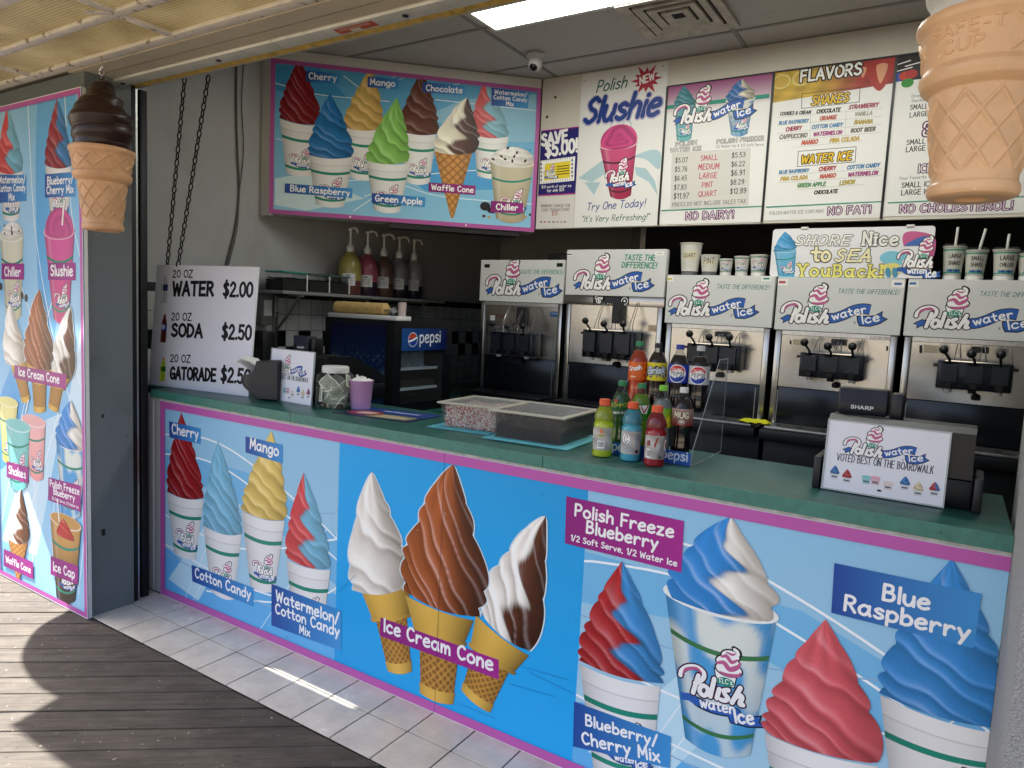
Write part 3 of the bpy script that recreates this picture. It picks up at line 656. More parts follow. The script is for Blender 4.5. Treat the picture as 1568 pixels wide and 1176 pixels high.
# awning outside
t = thing('awning', 'yellowed ribbed plastic awning in a peeling white frame above the walkway', 'awning', (1.7, -.9, 2.6))
m = bpy.data.materials.new('ribbed_fibreglass'); m.use_nodes = True; nt = m.node_tree; P = nt.nodes['Principled BSDF']; out = nt.nodes['Material Output']
tc = nt.nodes.new('ShaderNodeTexCoord'); w1 = nt.nodes.new('ShaderNodeTexWave'); w1.inputs['Scale'].default_value = 22; w1.bands_direction = 'Y'; w1.inputs['Distortion'].default_value = .6
w2 = nt.nodes.new('ShaderNodeTexWave'); w2.inputs['Scale'].default_value = 24; w2.bands_direction = 'X'
n1 = nt.nodes.new('ShaderNodeTexNoise'); n1.inputs['Scale'].default_value = 4; n1.inputs['Detail'].default_value = 8
for q in (w1, w2, n1): nt.links.new(tc.outputs['Object'], q.inputs['Vector'])
r1 = nt.nodes.new('ShaderNodeValToRGB'); r1.color_ramp.elements[0].position = .3; r1.color_ramp.elements[0].color = (.40, .335, .20, 1); r1.color_ramp.elements[1].position = .65; r1.color_ramp.elements[1].color = (.58, .51, .35, 1)
nt.links.new(n1.outputs[0], r1.inputs[0])
mx = nt.nodes.new('ShaderNodeMixRGB'); mx.blend_type = 'MULTIPLY'; mx.inputs[0].default_value = .3; nt.links.new(r1.outputs[0], mx.inputs[1]); nt.links.new(w1.outputs[0], mx.inputs[2])
nt.links.new(mx.outputs[0], P.inputs['Base Color']); P.inputs['Roughness'].default_value = .4
ad = nt.nodes.new('ShaderNodeMath'); ad.operation = 'ADD'; nt.links.new(w1.outputs['Fac'], ad.inputs[0]); nt.links.new(w2.outputs['Fac'], ad.inputs[1])
bp = nt.nodes.new('ShaderNodeBump'); bp.inputs['Strength'].default_value = .55; bp.inputs['Distance'].default_value = .004; nt.links.new(ad.outputs[0], bp.inputs['Height']); nt.links.new(bp.outputs[0], P.inputs['Normal'])
tr = nt.nodes.new('ShaderNodeBsdfTranslucent'); nt.links.new(mx.outputs[0], tr.inputs[0]); ms = nt.nodes.new('ShaderNodeMixShader'); ms.inputs[0].default_value = .33
nt.links.new(P.outputs[0], ms.inputs[1]); nt.links.new(tr.outputs[0], ms.inputs[2]); nt.links.new(ms.outputs[0], out.inputs['Surface']); FIB = m
ys = [-.414, -.645, -.89, -1.135, -1.385]; xs = [-1.3, -.36, .78, 1.92, 3.06, 4.2, 5.34]
for i, (xa, xb) in enumerate(zip(xs, xs[1:])):
    for j, (ya, yb) in enumerate(zip(ys, ys[1:])):
        mb = MB()
        if i == 0 and j == 0: mb.box(xa, xb, -.575, -.391, 2.618, 2.623); mb.box(xa, xb, yb, -.588, 2.618, 2.623)  # unseen slit between panels, added so a sun streak reaches the tiles
        else: mb.box(xa, xb, yb, ya if j else -.391, 2.618, 2.623)
        mb.build('roof_panel', FIB, t, True)
FRM = mat('peeling_white_paint', '#dcd6cc', .6, noise=.12, nscale=11, bump=.3, bscale=60); wear(FRM, '#7d7160', 17, .60, .03); mb = MB()
for y, w_ in zip(ys, (.024, .019, .019, .019, .024)): mb.box(-1.31, 5.35, y-w_, y+w_, 2.601, 2.617, bev=.003)
for i, x in enumerate(xs):
    for j in range(4):
        o_ = (.0, .012, -.01, .0)[j] if 0 < i < 6 else 0
        mb.box(x-.019+o_, x+.019+o_, ys[j+1]+.014, ys[j]-.016, 2.6025, 2.6165, bev=.003)
mb.add([(.70, -.70, 2.60), (.78, -.655, 2.598), (.80, -.672, 2.598), (.715, -.725, 2.60), (.70, -.70, 2.602), (.78, -.655, 2.601), (.80, -.672, 2.601), (.715, -.725, 2.602)], [(0, 3, 2, 1), (4, 5, 6, 7), (0, 1, 5, 4), (1, 2, 6, 5), (2, 3, 7, 6), (3, 0, 4, 7)])
mb.build('frame', FRM, t, True)
sp_ = [(-1.36, 2.6), (-1.212, 2.545), (-1.185, 2.347), (-1.134, 2.157), (-1.069, 1.98), (-.961, 1.789), (-.824, 1.62), (-.677, 1.532), (-.55, 1.50), (-.45, 1.55), (-.41, 1.7), (-.41, 2.6)]
q = [tuple(p) for p in smooth_line(np.array(sp_[1:10]), 5)]
o = MB().prism([sp_[0]]+q+sp_[10:], 'x', -1.315, -1.295).build('shadow_board', WHITEPAINT, None)  # added out of view, outline worked back from the curved ground shadow
tag(o, 'unseen white board added at the awning end to cast a rounded shadow', 'side board')
# ================================================================ printed boards
SKYA, SKYB, SKYC = H('#8fc4e4'), H('#6fb2dd'), H('#b4dcee')
def cake_cone(A, tl, tr, ml, mr, bl, br, k, raw=False):
    tl, tr, ml, mr, bl, br = (A.px(*k(*q)) for q in (tl, tr, ml, mr, bl, br)); Y0 = H('#d9ae4e')
    def band(u, t): return np.outer((1.12-.62*np.abs(u*1.9-.7)**1.6)*(.9+.1*t), Y0)
    c = np.cross(tr-tl, tl-ml) if False else None
    quad(A, ml, mr, tl, tr, band, 16, 10, .10, True)
    quad(A, ml+(ml-mr)*.04, mr+(mr-ml)*.04, ml+(ml-mr)*.05+(tl-ml)*.12, mr+(mr-ml)*.05+(tr-mr)*.12, lambda u, t: np.outer(1.05-.55*np.abs(u*1.9-.7)**1.6, Y0*.95), 16, 3, .9, True)
    il, ir = ml+(mr-ml)*.08, mr-(mr-ml)*.08; W0 = H('#c18f3e'); W1 = H('#7d5320')
    def waf(u, t):
        a = u*5+t*7; b = u*5-t*7; g = np.minimum(np.abs(a-np.round(a)), np.abs(b-np.round(b))); m_ = sm(g/.28)[:, None]
        return (W0*1.05*(1-m_)+W1*1.15*m_)*(1.1-.45*np.abs(u*1.8-.8)**1.8)[:, None]
    quad(A, bl, br, il, ir, waf, 44, 40, .06, True)
    quad(A, bl-(br-bl)*.02, br+(br-bl)*.02, bl+(il-bl)*.2-(br-bl)*.03, br+(ir-br)*.2+(br-bl)*.03, lambda u, t: np.outer(1.1-.55*np.abs(u*1.9-.8)**1.7, Y0), 14, 4, .3, True)
def waffle(A, tl, tr, tip, k):
    tl, tr, tip = (A.px(*k(*q)) for q in (tl, tr, tip)); W0 = H('#c98f4b'); W1 = H('#8a5a26'); e = (tr-tl)
    def f(u, t):
        a = (u-.5)*4.2*(.25+.75*t)+t*8; b = (u-.5)*4.2*(.25+.75*t)-t*8; g = np.minimum(np.abs(a-np.round(a)), np.abs(b-np.round(b))); m_ = sm(g/.22)[:, None]
        return (W1*(1-m_)+W0*m_)*(1.08-.4*np.abs(u*1.8-.8)**2)[:, None]
    quad(A, tip-e*.04, tip+e*.04, tl, tr, f, 40, 60, .02, True)
def drink(A, tl, tr, bl, br, k, top, low, logo_on=True, band=TEAL, dome=None, chunks=None, crop=None, mixcol=None):
    """clear cup with a drink"""
    tl, tr, bl, br = (A.px(*k(*q)) for q in (tl, tr, bl, br)); top, low = H(top), H(low)
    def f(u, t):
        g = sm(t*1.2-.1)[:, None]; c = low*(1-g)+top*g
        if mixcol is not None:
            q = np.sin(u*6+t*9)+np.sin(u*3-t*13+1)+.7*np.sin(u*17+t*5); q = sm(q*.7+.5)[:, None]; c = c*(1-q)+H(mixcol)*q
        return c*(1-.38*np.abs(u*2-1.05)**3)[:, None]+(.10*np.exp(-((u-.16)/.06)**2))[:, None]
    quad(A, bl, br, tl, tr, f, 26, 30, .07, True)
    for t0, t1 in ((.70, .735), (.13, .16)): quad(A, bl, br, tl, tr, cyl_shade(band, .7), 16, 2, .07, True, t0, t1)
    e = tr-tl; c_ = (tl+tr)/2; L = np.linalg.norm(e)
    A.ell(c_[0], c_[1], L*.52, L*.13, np.clip(top*.6+.38, 0, 1)); A.ell(c_[0], c_[1]+.01*L, L*.48, L*.11, top*.92)
    if dome: 
        A.grid(lambda u, v: (lambda th, r: (np.column_stack([c_[0]+L*.47*r*np.cos(th), c_[1]+np.where(np.sin(th) > 0, dome*L, .11*L)*r*np.sin(th)]), np.outer(.8+.2*np.sin(r*14+th*2)*r, top)))(u*2*np.pi, v), 40, 14)
    if logo_on:
        g = posf(bl, br, tl, tr, .07); asp = np.linalg.norm(br-bl)/np.linalg.norm(tl-bl)
        logo(A, lambda q: g(np.column_stack([-.62+q[:, 0]*2.8, .17+(q[:, 1]+.1)*1.5*asp])), 'stack')
def frame(A, u0, u1, v0, v1, w, col, sides='lrtb'):
    if 'l' in sides: A.rect(u0, u0+w, v0, v1, col)
    if 'r' in sides: A.rect(u1-w, u1, v0, v1, col)
    if 't' in sides: A.rect(u0, u1, v1-w, v1, col)
    if 'b' in sides: A.rect(u0, u1, v0, v0+w, col)
CHERRY, CCANDY, MANGO, RED, BLUE, VAN, CHOC, GREEN = H('#a3161f'), H('#7fc4e2'), H('#f0d272'), H('#dd4b4f'), H('#2f86d0'), H('#f1ece0'), H('#8a4a22'), H('#8fd162')
Id = lambda x, y: (x, y)

# ---- counter front
t = thing('counter_sign', 'long pink-bordered ice cream picture sign covering the front of the green counter', 'sign', (1.8, -.002, .5))
MB().box(0, 1.873, -.002, .008, .0, 1.054).box(1.8745, 3.646, -.002, .008, .0, 1.054).build('panel', WHITEP, t, True)
A = Art((0, -.0021, 0), (1, 0, 0), (0, 0, 1), clip=(0, 3.646, .002, 1.052))
A.rect(0, 3.646, 0, 1.054, SKYA)
uL = A.px(516, 850)[0]; uR = A.px(886, 1000)[0]
def bgwaves(x0, x1, seed):
    r = np.random.RandomState(seed); old = A.clip; A.clip = (max(old[0], x0), min(old[1], x1), old[2], old[3]); w = x1-x0
    A.grid(lambda u, v: (np.column_stack([x0+u*w, v*1.054]), SKYC*(1-v[:, None])*.9+SKYA*v[:, None]), 4, 6)
    A.poly([(x0, .0), (x1, .0), (x1, .34), (x0+.6*w, .22), (x0+.25*w, .20), (x0, .26)], H('#62b1e6'), True); A.poly([(x0, .62), (x0+.35*w, .66), (x0+.7*w, .55), (x1, .38), (x1, .60), (x0+.6*w, .78), (x0, .80)], H('#74b9e3'))
    A.poly([(x0+.05*w, .1), (x0+.32*w, .5), (x0+.5*w, .5), (x0+.25*w, .05)], H('#bfe2f0'))
    for q in ([(x0-.1, .86), (x0+.3*w, .90), (x0+.62*w, .80), (x1+.1, .55)], [(x0-.1, .76), (x0+.3*w, .79), (x0+.6*w, .70), (x1+.1, .46)], [(x0-.1, .46), (x0+.5*w, .40), (x1+.1, .62)], [(x0+.3*w, .12), (x0+.7*w, .2), (x1+.1, .40)], [(x0-.1, .3), (x0+.5*w, .22), (x1, .26)]):
        A.stroke(q, .008, H('#f4fafc'), True, 'flat')
    for q in ([(x0-.1, .58), (x0+.4*w, .56), (x1+.1, .72)], [(x0, .24), (x0+.6*w, .17), (x1, .2)]): A.stroke(q, .005, H('#8db4d6'), True, 'flat')
    for a, b in ((.15, .42), (.2, .5), (.6, .95)): A.stroke([(x0+a*w, .0), (x0+b*w, .62)], .005, H('#e6f3f9'))
    A.clip = old
bgwaves(0, uL, 1); bgwaves(uR, 3.646, 2)
A.grid(lambda u, v: (np.column_stack([uL+u*(uR-uL), v*1.054]), np.outer(.93+.14*np.sin(v*2.2+u*1.5), H('#20a2e4'))), 8, 8)
k = K(230, 600, 2.9387)
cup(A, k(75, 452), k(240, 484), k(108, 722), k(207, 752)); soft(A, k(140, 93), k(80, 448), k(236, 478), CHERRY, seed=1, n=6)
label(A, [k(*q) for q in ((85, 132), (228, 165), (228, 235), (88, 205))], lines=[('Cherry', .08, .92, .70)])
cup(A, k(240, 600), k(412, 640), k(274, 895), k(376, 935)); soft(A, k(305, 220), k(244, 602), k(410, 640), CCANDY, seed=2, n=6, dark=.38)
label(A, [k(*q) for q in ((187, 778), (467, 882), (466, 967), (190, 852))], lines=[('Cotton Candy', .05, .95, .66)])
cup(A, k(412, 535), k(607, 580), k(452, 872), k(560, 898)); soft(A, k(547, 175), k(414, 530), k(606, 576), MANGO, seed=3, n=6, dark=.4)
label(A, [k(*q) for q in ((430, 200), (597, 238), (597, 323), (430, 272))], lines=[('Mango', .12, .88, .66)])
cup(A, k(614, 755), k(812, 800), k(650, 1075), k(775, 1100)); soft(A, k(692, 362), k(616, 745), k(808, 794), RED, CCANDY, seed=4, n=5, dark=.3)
label(A, [k(*q) for q in ((547, 863), (863, 985), (860, 1165), (547, 1050))], lines=[('Watermelon/', .07, .96, .36), ('Cotton Candy', .06, .97, .66), ('Mix', .42, .57, .93)])
k = K(510, 680, 2.735)
CO = .006
cake_cone(A, (116, 605), (318, 595), (170, 742), (322, 722), (232, 950), (330, 950), k)
soft(A, k(152, 118), k(80, 612), k(312, 600), VAN, seed=5, n=4.4, kind='cone', outline=CO, lat=.36, dark=.42, k=.6)
cake_cone(A, (600, 715), (822, 885), (575, 848), (752, 962), (540, 1030), (655, 1122), k)
soft(A, k(880, 292), k(612, 700), k(832, 872), VAN, H('#5c2a10'), seed=21, n=4.2, kind='cone', outline=CO, dark=.5, k=.75)
cake_cone(A, (303, 632), (590, 738), (348, 800), (548, 842), (368, 1042), (502, 1088), k)
soft(A, k(488, 80), k(292, 612), k(628, 725), H('#9c5022'), seed=7, n=5.2, kind='cone', outline=CO, dark=.6, k=.8, lat=1.05, res=(44, 150))
lab = [k(*q) for q in ((200, 725), (695, 903), (695, 985), (198, 802))]
label(A, lab, MAG0, MAG, [('Ice Cream Cone', .03, .95, .66)])
k = K(850, 740, 2.697)
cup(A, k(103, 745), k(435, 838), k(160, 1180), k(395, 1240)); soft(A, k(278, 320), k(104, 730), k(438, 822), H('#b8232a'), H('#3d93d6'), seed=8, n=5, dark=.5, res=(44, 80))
label(A, [k(*q) for q in ((80, 900), (480, 1045), (474, 1175), (75, 1085))], lines=[('Blueberry/', .13, .87, .44), ('Cherry Mix', .10, .90, .88)])
# half and half in a clear cup
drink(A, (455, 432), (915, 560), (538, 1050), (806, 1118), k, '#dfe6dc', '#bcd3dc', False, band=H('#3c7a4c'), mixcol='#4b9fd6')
soft(A, k(705, 135), k(474, 470), k(900, 575), H('#2f8fdc'), H('#fffdf2'), seed=13, n=3.6, kind='cone', dark=.24, k=.7, lat=.08, res=(44, 80))
logo_at(A, A.px(*k(520, 925)), A.px(*k(805, 1000)), 'stack', 1.0)
label(A, [k(*q) for q in ((48, 53), (533, 155), (523, 368), (42, 247))], MAG0, MAG, [('Polish Freeze', .08, .92, .36), ('Blueberry', .19, .80, .66), ('1/2 Soft Serve, 1/2 Water Ice', .05, .96, .90)])
k = K(1150, 800, 3.127)
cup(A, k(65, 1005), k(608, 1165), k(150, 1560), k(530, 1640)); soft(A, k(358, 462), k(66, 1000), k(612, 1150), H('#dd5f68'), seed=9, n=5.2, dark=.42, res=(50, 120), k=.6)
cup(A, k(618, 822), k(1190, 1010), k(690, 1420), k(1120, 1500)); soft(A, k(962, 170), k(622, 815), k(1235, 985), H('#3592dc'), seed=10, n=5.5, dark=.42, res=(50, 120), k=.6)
label(A, [k(*q) for q in ((400, 193), (1105, 340), (1065, 600), (385, 430))], lines=[('Blue', .36, .68, .50), ('Raspberry', .09, .96, .88)])
for q in ([(800, 1020), (870, 1040)], [(810, 1028), (880, 1062)], [(520, 905), (545, 880)], [(700, 1075), (760, 1100)], [(780, 1046), (850, 1066)]): A.stroke(A.pxs(q), .0016, H('#1a78b8'), cap='flat')
for i in range(26): c_ = (rng.rand()*3.6, .03+.97*rng.rand()**2); A.ell(c_[0], c_[1], .0015+.002*rng.rand(), .0012+.0015*rng.rand(), H('#3a4650') if i % 2 else H('#dfe8ee'), n=7)
frame(A, 0, 3.646, 0, 1.054, .042, PINK, 'ltb')
A.rect(1.873, 1.8745, 0, 1.054, H('#2c2030')); A.rect(0, 3.646, 1.049, 1.054, H('#cfcfcf')); A.rect(0, 3.646, 0, .005, H('#d8d8d8'))
A.build('artwork', GLOSSY, t)

# ---- tall sign left of the post
t = thing('wall_sign', 'tall pink-bordered ice cream menu sign standing against the grey wall at left', 'sign', (-.46, -.37, 1.26))
MB().box(-.94, .014, -.384, -.3665, .0, 2.522).build('panel', WHITEP, t, True)
A = Art((0, -.3841, 0), (1, 0, 0), (0, 0, 1), clip=(-.94, .014, .0, 2.522))
A.grid(lambda u, v: (np.column_stack([-.94+u*.954, v*2.522]), H('#7fbfe8')*(1-.5*np.sin(v*5+u*2)[:, None]**2)+H('#b9dcf0')*.5*np.sin(v*5+u*2)[:, None]**2), 10, 30)
A.poly([(-.40, 1.2), (-.40, 2.5), (-.05, 2.5), (-.1, 2.1), (-.16, 1.7)], H('#63aee2'), True); A.poly([(-.9, .2), (-.5, .9), (-.2, 1.0), (-.5, .2)], H('#c6e3f2')); A.poly([(-.2, .9), (.0, 1.5), (.0, .9)], H('#cfe7f4'))
A.poly([(-.94, .9), (-.6, 1.3), (-.6, .9), (-.9, .6)], H('#58a8e0'), True)
for q in ([(-.2, 2.5), (-.25, 1.9), (-.1, 1.3), (0, 1.1)], [(-.14, 2.5), (-.1, 2.0), (0, 1.7)], [(-.5, 2.5), (-.45, 1.9), (-.3, 1.4), (-.1, 1.0)], [(-.9, .3), (-.6, 1.0), (-.2, 1.7)], [(-.7, .2), (-.35, .8), (-.1, 1.3)], [(-.3, .1), (-.33, .4), (-.2, .8), (0, 1.0)], [(-.08, .1), (-.02, .4), (-.05, .6)], [(-.9, 1.9), (-.6, 1.6), (-.1, .7)], [(-.55, .15), (-.5, .5), (-.55, .8)]):
    A.stroke(q, .006, H('#eef7fb'), True, 'flat')
k1 = K(0, 0, 2.94); k2 = K(0, 380, 2.94); k3 = K(0, 740, 2.698); k4 = K(0, 560, 2.94)
def sp(k, a): return [k(*q) for q in a]
cup(A, k1(-8, 770), k1(103, 765), k1(15, 988), k1(85, 985)); soft(A, k1(33, 480), k1(-6, 772), k1(102, 768), RED, CCANDY, seed=4, n=4, dark=.3)
label(A, sp(k1, ((-12, 785), (120, 787), (120, 905), (-12, 915))), lines=[('Watermelon/', .06, .95, .30), ('Cotton Candy', .04, .96, .60), ('Mix', .40, .60, .93)])
cup(A, k1(204, 745), k1(322, 748), k1(230, 990), k1(306, 985)); soft(A, k1(258, 440), k1(206, 742), k1(322, 746), H('#9c1f2c'), H('#3a84c4'), seed=8, n=4, dark=.45)
label(A, sp(k1, ((203, 785), (340, 773), (340, 885), (203, 890))), lines=[('Blueberry/', .08, .92, .44), ('Cherry Mix', .06, .94, .84)])
drink(A, (0, 1062), (106, 1062), (28, 1425), (96, 1422), k1, '#dcdcc4', '#c3bfa2', True)
c_ = A.px(*k1(54, 1058)); soft(A, k1(58, 998), k1(4, 1072), k1(104, 1068), H('#efefe9'), seed=3, n=3, kind='dome', dark=.25)
for i in range(9): q = A.px(*k1(20+70*rng.rand(), 1015+52*rng.rand())); A.ell(q[0], q[1], .006, .008, H('#4a3326'), rng.rand()*3)
for q in ((5, 1290), (100, 1330), (118, 1342)): q = A.px(*k1(*q)); A.ell(q[0], q[1], .016, .02, H('#2e2620'))
drink(A, (200, 1045), (336, 1045), (242, 1432), (312, 1430), k1, '#d8589c', '#c93f7f', True, dome=.4)
A.stroke(A.pxs([k1(282, 1010), k1(290, 905)]), .014, WH)
label(A, sp(k2, ((9, 68), (109, 70), (108, 142), (9, 140))), MAG0, MAG, [('Chiller', .14, .86, .78)]); label(A, sp(k2, ((218, 67), (341, 65), (341, 145), (218, 142))), MAG0, MAG, [('Slushie', .10, .90, .74)])
cake_cone(A, (48, 520), (124, 505), (62, 570), (122, 560), (102, 695), (137, 680), k2); soft(A, k2(42, 250), k2(26, 518), k2(116, 512), VAN, seed=5, n=4.4, kind='cone', dark=.42, outline=.006)
cake_cone(A, (225, 540), (322, 590), (225, 610), (290, 640), (220, 715), (262, 738), k2); soft(A, k2(316, 262), k2(228, 545), k2(330, 590), VAN, H('#5c2a10'), seed=21, n=4.2, kind='cone', dark=.5, outline=.006, k=.75)
cake_cone(A, (120, 512), (228, 545), (140, 600), (215, 615), (155, 735), (206, 733), k2); soft(A, k2(174, 184), k2(114, 512), k2(238, 546), H('#9c5022'), seed=7, n=5.2, kind='cone', lat=.95, dark=.6, outline=.006, k=.75)
label(A, sp(k2, ((67, 525), (300, 568), (297, 635), (65, 585))), MAG0, MAG, [('Ice Cream Cone', .09, .88, .70)])
drink(A, (100, 772), (206, 785), (138, 1025), (196, 1035), k2, '#f0b6b4', '#ef9f9f', True); A.stroke(A.pxs([k2(118, 740), k2(130, 685)]), .012, WH)
drink(A, (-2, 690), (83, 695), (14, 950), (60, 950), k2, '#ece59a', '#e6d96e', True); drink(A, (29, 795), (138, 802), (52, 1075), (124, 1072), k2, '#86cfcb', '#6fc3c0', True)
label(A, sp(k2, ((33, 958), (130, 985), (130, 1060), (33, 1030))), MAG0, MAG, [('Shakes', .10, .88, .72)])
drink(A, (256, 330), (386, 370), (280, 660), (365, 675), k4, '#dfe6dc', '#bcd3dc', True, mixcol='#4b9fd6')
soft(A, k4(316, 155), k4(258, 350), k4(384, 385), H('#2f8fdc'), H('#fffdf2'), seed=13, n=3.6, kind='cone', dark=.24, k=.7, lat=.08)
label(A, sp(k4, ((222, 502), (369, 540), (366, 658), (220, 604))), MAG0, MAG, [('Polish Freeze', .05, .95, .36), ('Blueberry', .17, .82, .66), ('1/2 Soft Serve, 1/2 Water Ice', .12, .94, .90)])
waffle(A, (38, 770), (126, 800), (84, 978), k4); soft(A, k4(92, 555), k4(36, 780), k4(128, 800), VAN, H('#7c4a2a'), seed=11, n=4, kind='cone', dark=.4)
label(A, sp(k4, ((20, 823), (152, 885), (152, 960), (20, 900))), MAG0, MAG, [('Waffle Cone', .08, .92, .70)])
drink(A, (230, 680), (368, 725), (258, 1040), (340, 1055), k4, '#c99a55', '#2b1c16', True); soft(A, k4(288, 686), k4(262, 760), k4(338, 790), H('#c8322e'), seed=2, n=2, dark=.3); A.stroke(A.pxs([k4(270, 700), k4(262, 600)]), .010, WH)
label(A, sp(k4, ((232, 855), (356, 902), (354, 985), (232, 938))), MAG0, MAG, [('Ice Cap', .10, .88, .72)])
frame(A, -.94, .014, 0, 2.522, .028, PINK); frame(A, -.94, .014, 0, 2.522, .004, H('#e8e8ea'))
A.build('artwork', GLOSSY, t)

# ---- slanted board over the corner
bA, bB = np.array([-.255, .868]), np.array([.995, 2.043]); bd = (bB-bA)/np.linalg.norm(bB-bA); bn = np.array([bd[1], -bd[0]]); bL = np.linalg.norm(bB-bA)
t = thing('flavour_board', 'big pink-bordered board of cups and cones hung across the corner under the ceiling', 'sign', (.4, 1.4, 2.6))
z0, z1 = 2.145, 3.085
mb = MB(); back = bA-bn*.16; q = [bA-bd*.0, bB, bB-bn*.16, bA-bn*.16]
mb.prism([tuple(p) for p in q], 'z', z0, z1+.06); mb.build('light_box', WHITEPAINT, t, True)
MB().box(-.34, bA[0]+.002, bA[1]+.004, bA[1]+.03, z0-.01, 3.15).build('end_filler', WHITEPAINT, t, True)
mb = MB(); q = [bA+bd*.75-bn*.01, bB-bd*.1-bn*.01, bB-bd*.1-bn*.12, bA+bd*.75-bn*.12]; mb.prism([tuple(p) for p in q], 'z', z0-.035, z0-.001); mb.build('under_box', BLACKP, t, True)  # black box placed just below the board
A = Art((bA[0]+bn[0]*.001, bA[1]+bn[1]*.001, 0), (bd[0], bd[1], 0), (0, 0, 1), clip=(0, bL, z0, z1))
A.grid(lambda u, v: (np.column_stack([u*bL, z0+v*(z1-z0)]), H('#4f9fca')*v[:, None]+H('#8fc6e2')*(1-v[:, None])), 6, 8)
k = K(400, 60, 3.5636)
A.poly(A.pxs([k(75, 760), k(250, 730), k(560, 870), k(250, 935), k(75, 905)]), H('#cbe3e6')); A.poly(A.pxs([k(900, 420), k(1100, 330), k(1500, 300), k(1500, 560), k(1200, 560)]), H('#8dbfd6')); A.poly(A.pxs([k(750, 720), k(1200, 560), k(1480, 600), k(1300, 820), k(900, 830)]), H('#4c9fd4')); A.poly(A.pxs([k(80, 150), k(300, 140), k(480, 330), k(80, 280)]), H('#3f93c4'))
for q in ([(80, 240), (300, 300), (700, 340)], [(80, 540), (400, 640), (800, 600)], [(560, 860), (900, 740), (1500, 700)], [(75, 890), (300, 790), (700, 760)], [(690, 240), (840, 180)], [(640, 240), (780, 175)], [(1050, 250), (1150, 210)], [(950, 330), (1500, 390)], [(780, 800), (1000, 860), (1480, 900)], [(500, 940), (620, 860)], [(450, 200), (620, 330)]):
    swoosh(A, [k(*p) for p in q], .006, H('#d8e9f0'))
kw = dict(lo=.6)
cup(A, k(100, 432), k(325, 470), k(135, 730), k(285, 742), **kw); soft(A, k(207, 108), k(104, 430), k(323, 462), H('#8c0d1c'), seed=1, n=6)
cup(A, k(455, 475), k(652, 492), k(478, 750), k(624, 765), **kw); soft(A, k(600, 150), k(450, 478), k(655, 488), H('#e6c06a'), seed=3, n=5.5, dark=.42)
cup(A, k(752, 498), k(955, 520), k(788, 778), k(918, 785), **kw); soft(A, k(878, 172), k(755, 498), k(962, 515), H('#6b3722'), seed=17, n=5.5)
cup(A, k(1160, 522), k(1350, 532), k(1178, 745), k(1312, 757), **kw); soft(A, k(1222, 215), k(1155, 520), k(1346, 530), H('#df5a5c'), H('#8ecbdf'), seed=4, n=5, dark=.3)
cup(A, k(258, 630), k(500, 645), k(298, 900), k(452, 912), **kw); soft(A, k(375, 295), k(262, 632), k(498, 640), H('#1f7ec4'), seed=10, n=5.5)
cup(A, k(573, 662), k(810, 678), k(615, 930), k(757, 942), **kw); soft(A, k(740, 318), k(576, 662), k(797, 668), GREEN, seed=12, n=5, dark=.45)
waffle(A, (942, 605), (1152, 618), (1042, 970), k); soft(A, k(1112, 318), k(940, 612), k(1170, 620), H('#ece6cf'), H('#5e3420'), seed=11, n=4.2, kind='cone', dark=.42, k=.7)
drink(A, (1248, 668), (1490, 668), (1280, 975), (1432, 988), k, '#c9bfa3', '#b7a98a', True); soft(A, k(1372, 588), k(1250, 672), k(1488, 672), H('#efeee8'), seed=3, n=3, kind='dome', dark=.25, sink=.35)
for q in ((1265, 655), (1330, 655), (1380, 640), (1345, 595), (1440, 665), (1395, 620), (1310, 640), (1370, 665)): q = A.px(*k(*q)); A.ell(q[0], q[1], .012, .007, H('#3a2018'), rng.rand()*3)
q = A.px(*k(1222, 912)); A.ell(q[0], q[1], .035, .028, H('#171718')); q = A.px(*k(1258, 935)); A.ell(q[0], q[1], .03, .018, H('#101012'))
for q, c in (((1215, 965), '#5a2a20'), ((1243, 970), '#b5a070'), ((1440, 970), '#b89a60'), ((1468, 958), '#1f4a3a')): q = A.px(*k(*q)); A.ell(q[0], q[1], .012, .009, H(c))
label(A, sp(k, ((245, 172), (430, 188), (425, 245), (243, 232))), lines=[('Cherry', .09, .91, .72)]); label(A, sp(k, ((582, 205), (750, 217), (748, 274), (580, 262))), lines=[('Mango', .08, .88, .76)])
label(A, sp(k, ((882, 235), (1112, 255), (1110, 307), (880, 290))), lines=[('Chocolate', .08, .94, .80)]); label(A, sp(k, ((1257, 265), (1460, 286), (1456, 378), (1254, 362))), lines=[('Watermelon/', .08, .95, .32), ('Cotton Candy', .06, .96, .62), ('Mix', .40, .60, .94)])
label(A, sp(k, ((130, 787), (498, 815), (496, 868), (128, 838))), lines=[('Blue Raspberry', .08, .96, .76)]); label(A, sp(k, ((605, 840), (896, 863), (893, 915), (603, 893))), lines=[('Green Apple', .06, .94, .78)])
label(A, sp(k, ((913, 782), (1170, 800), (1168, 850), (913, 832))), MAG0*.8, MAG*.85, [('Waffle Cone', .06, .95, .76)]); label(A, sp(k, ((1253, 882), (1430, 895), (1428, 950), (1250, 945))), MAG0*.8, MAG*.85, [('Chiller', .17, .83, .74)])
frame(A, 0, bL, z0, z1, .027, H('#b0569a'))
for u in (.5, 1.25): A.ell(u, z0+.014, .006, .006, H('#e6e6e6'))
A.build('artwork', PRINT, t)

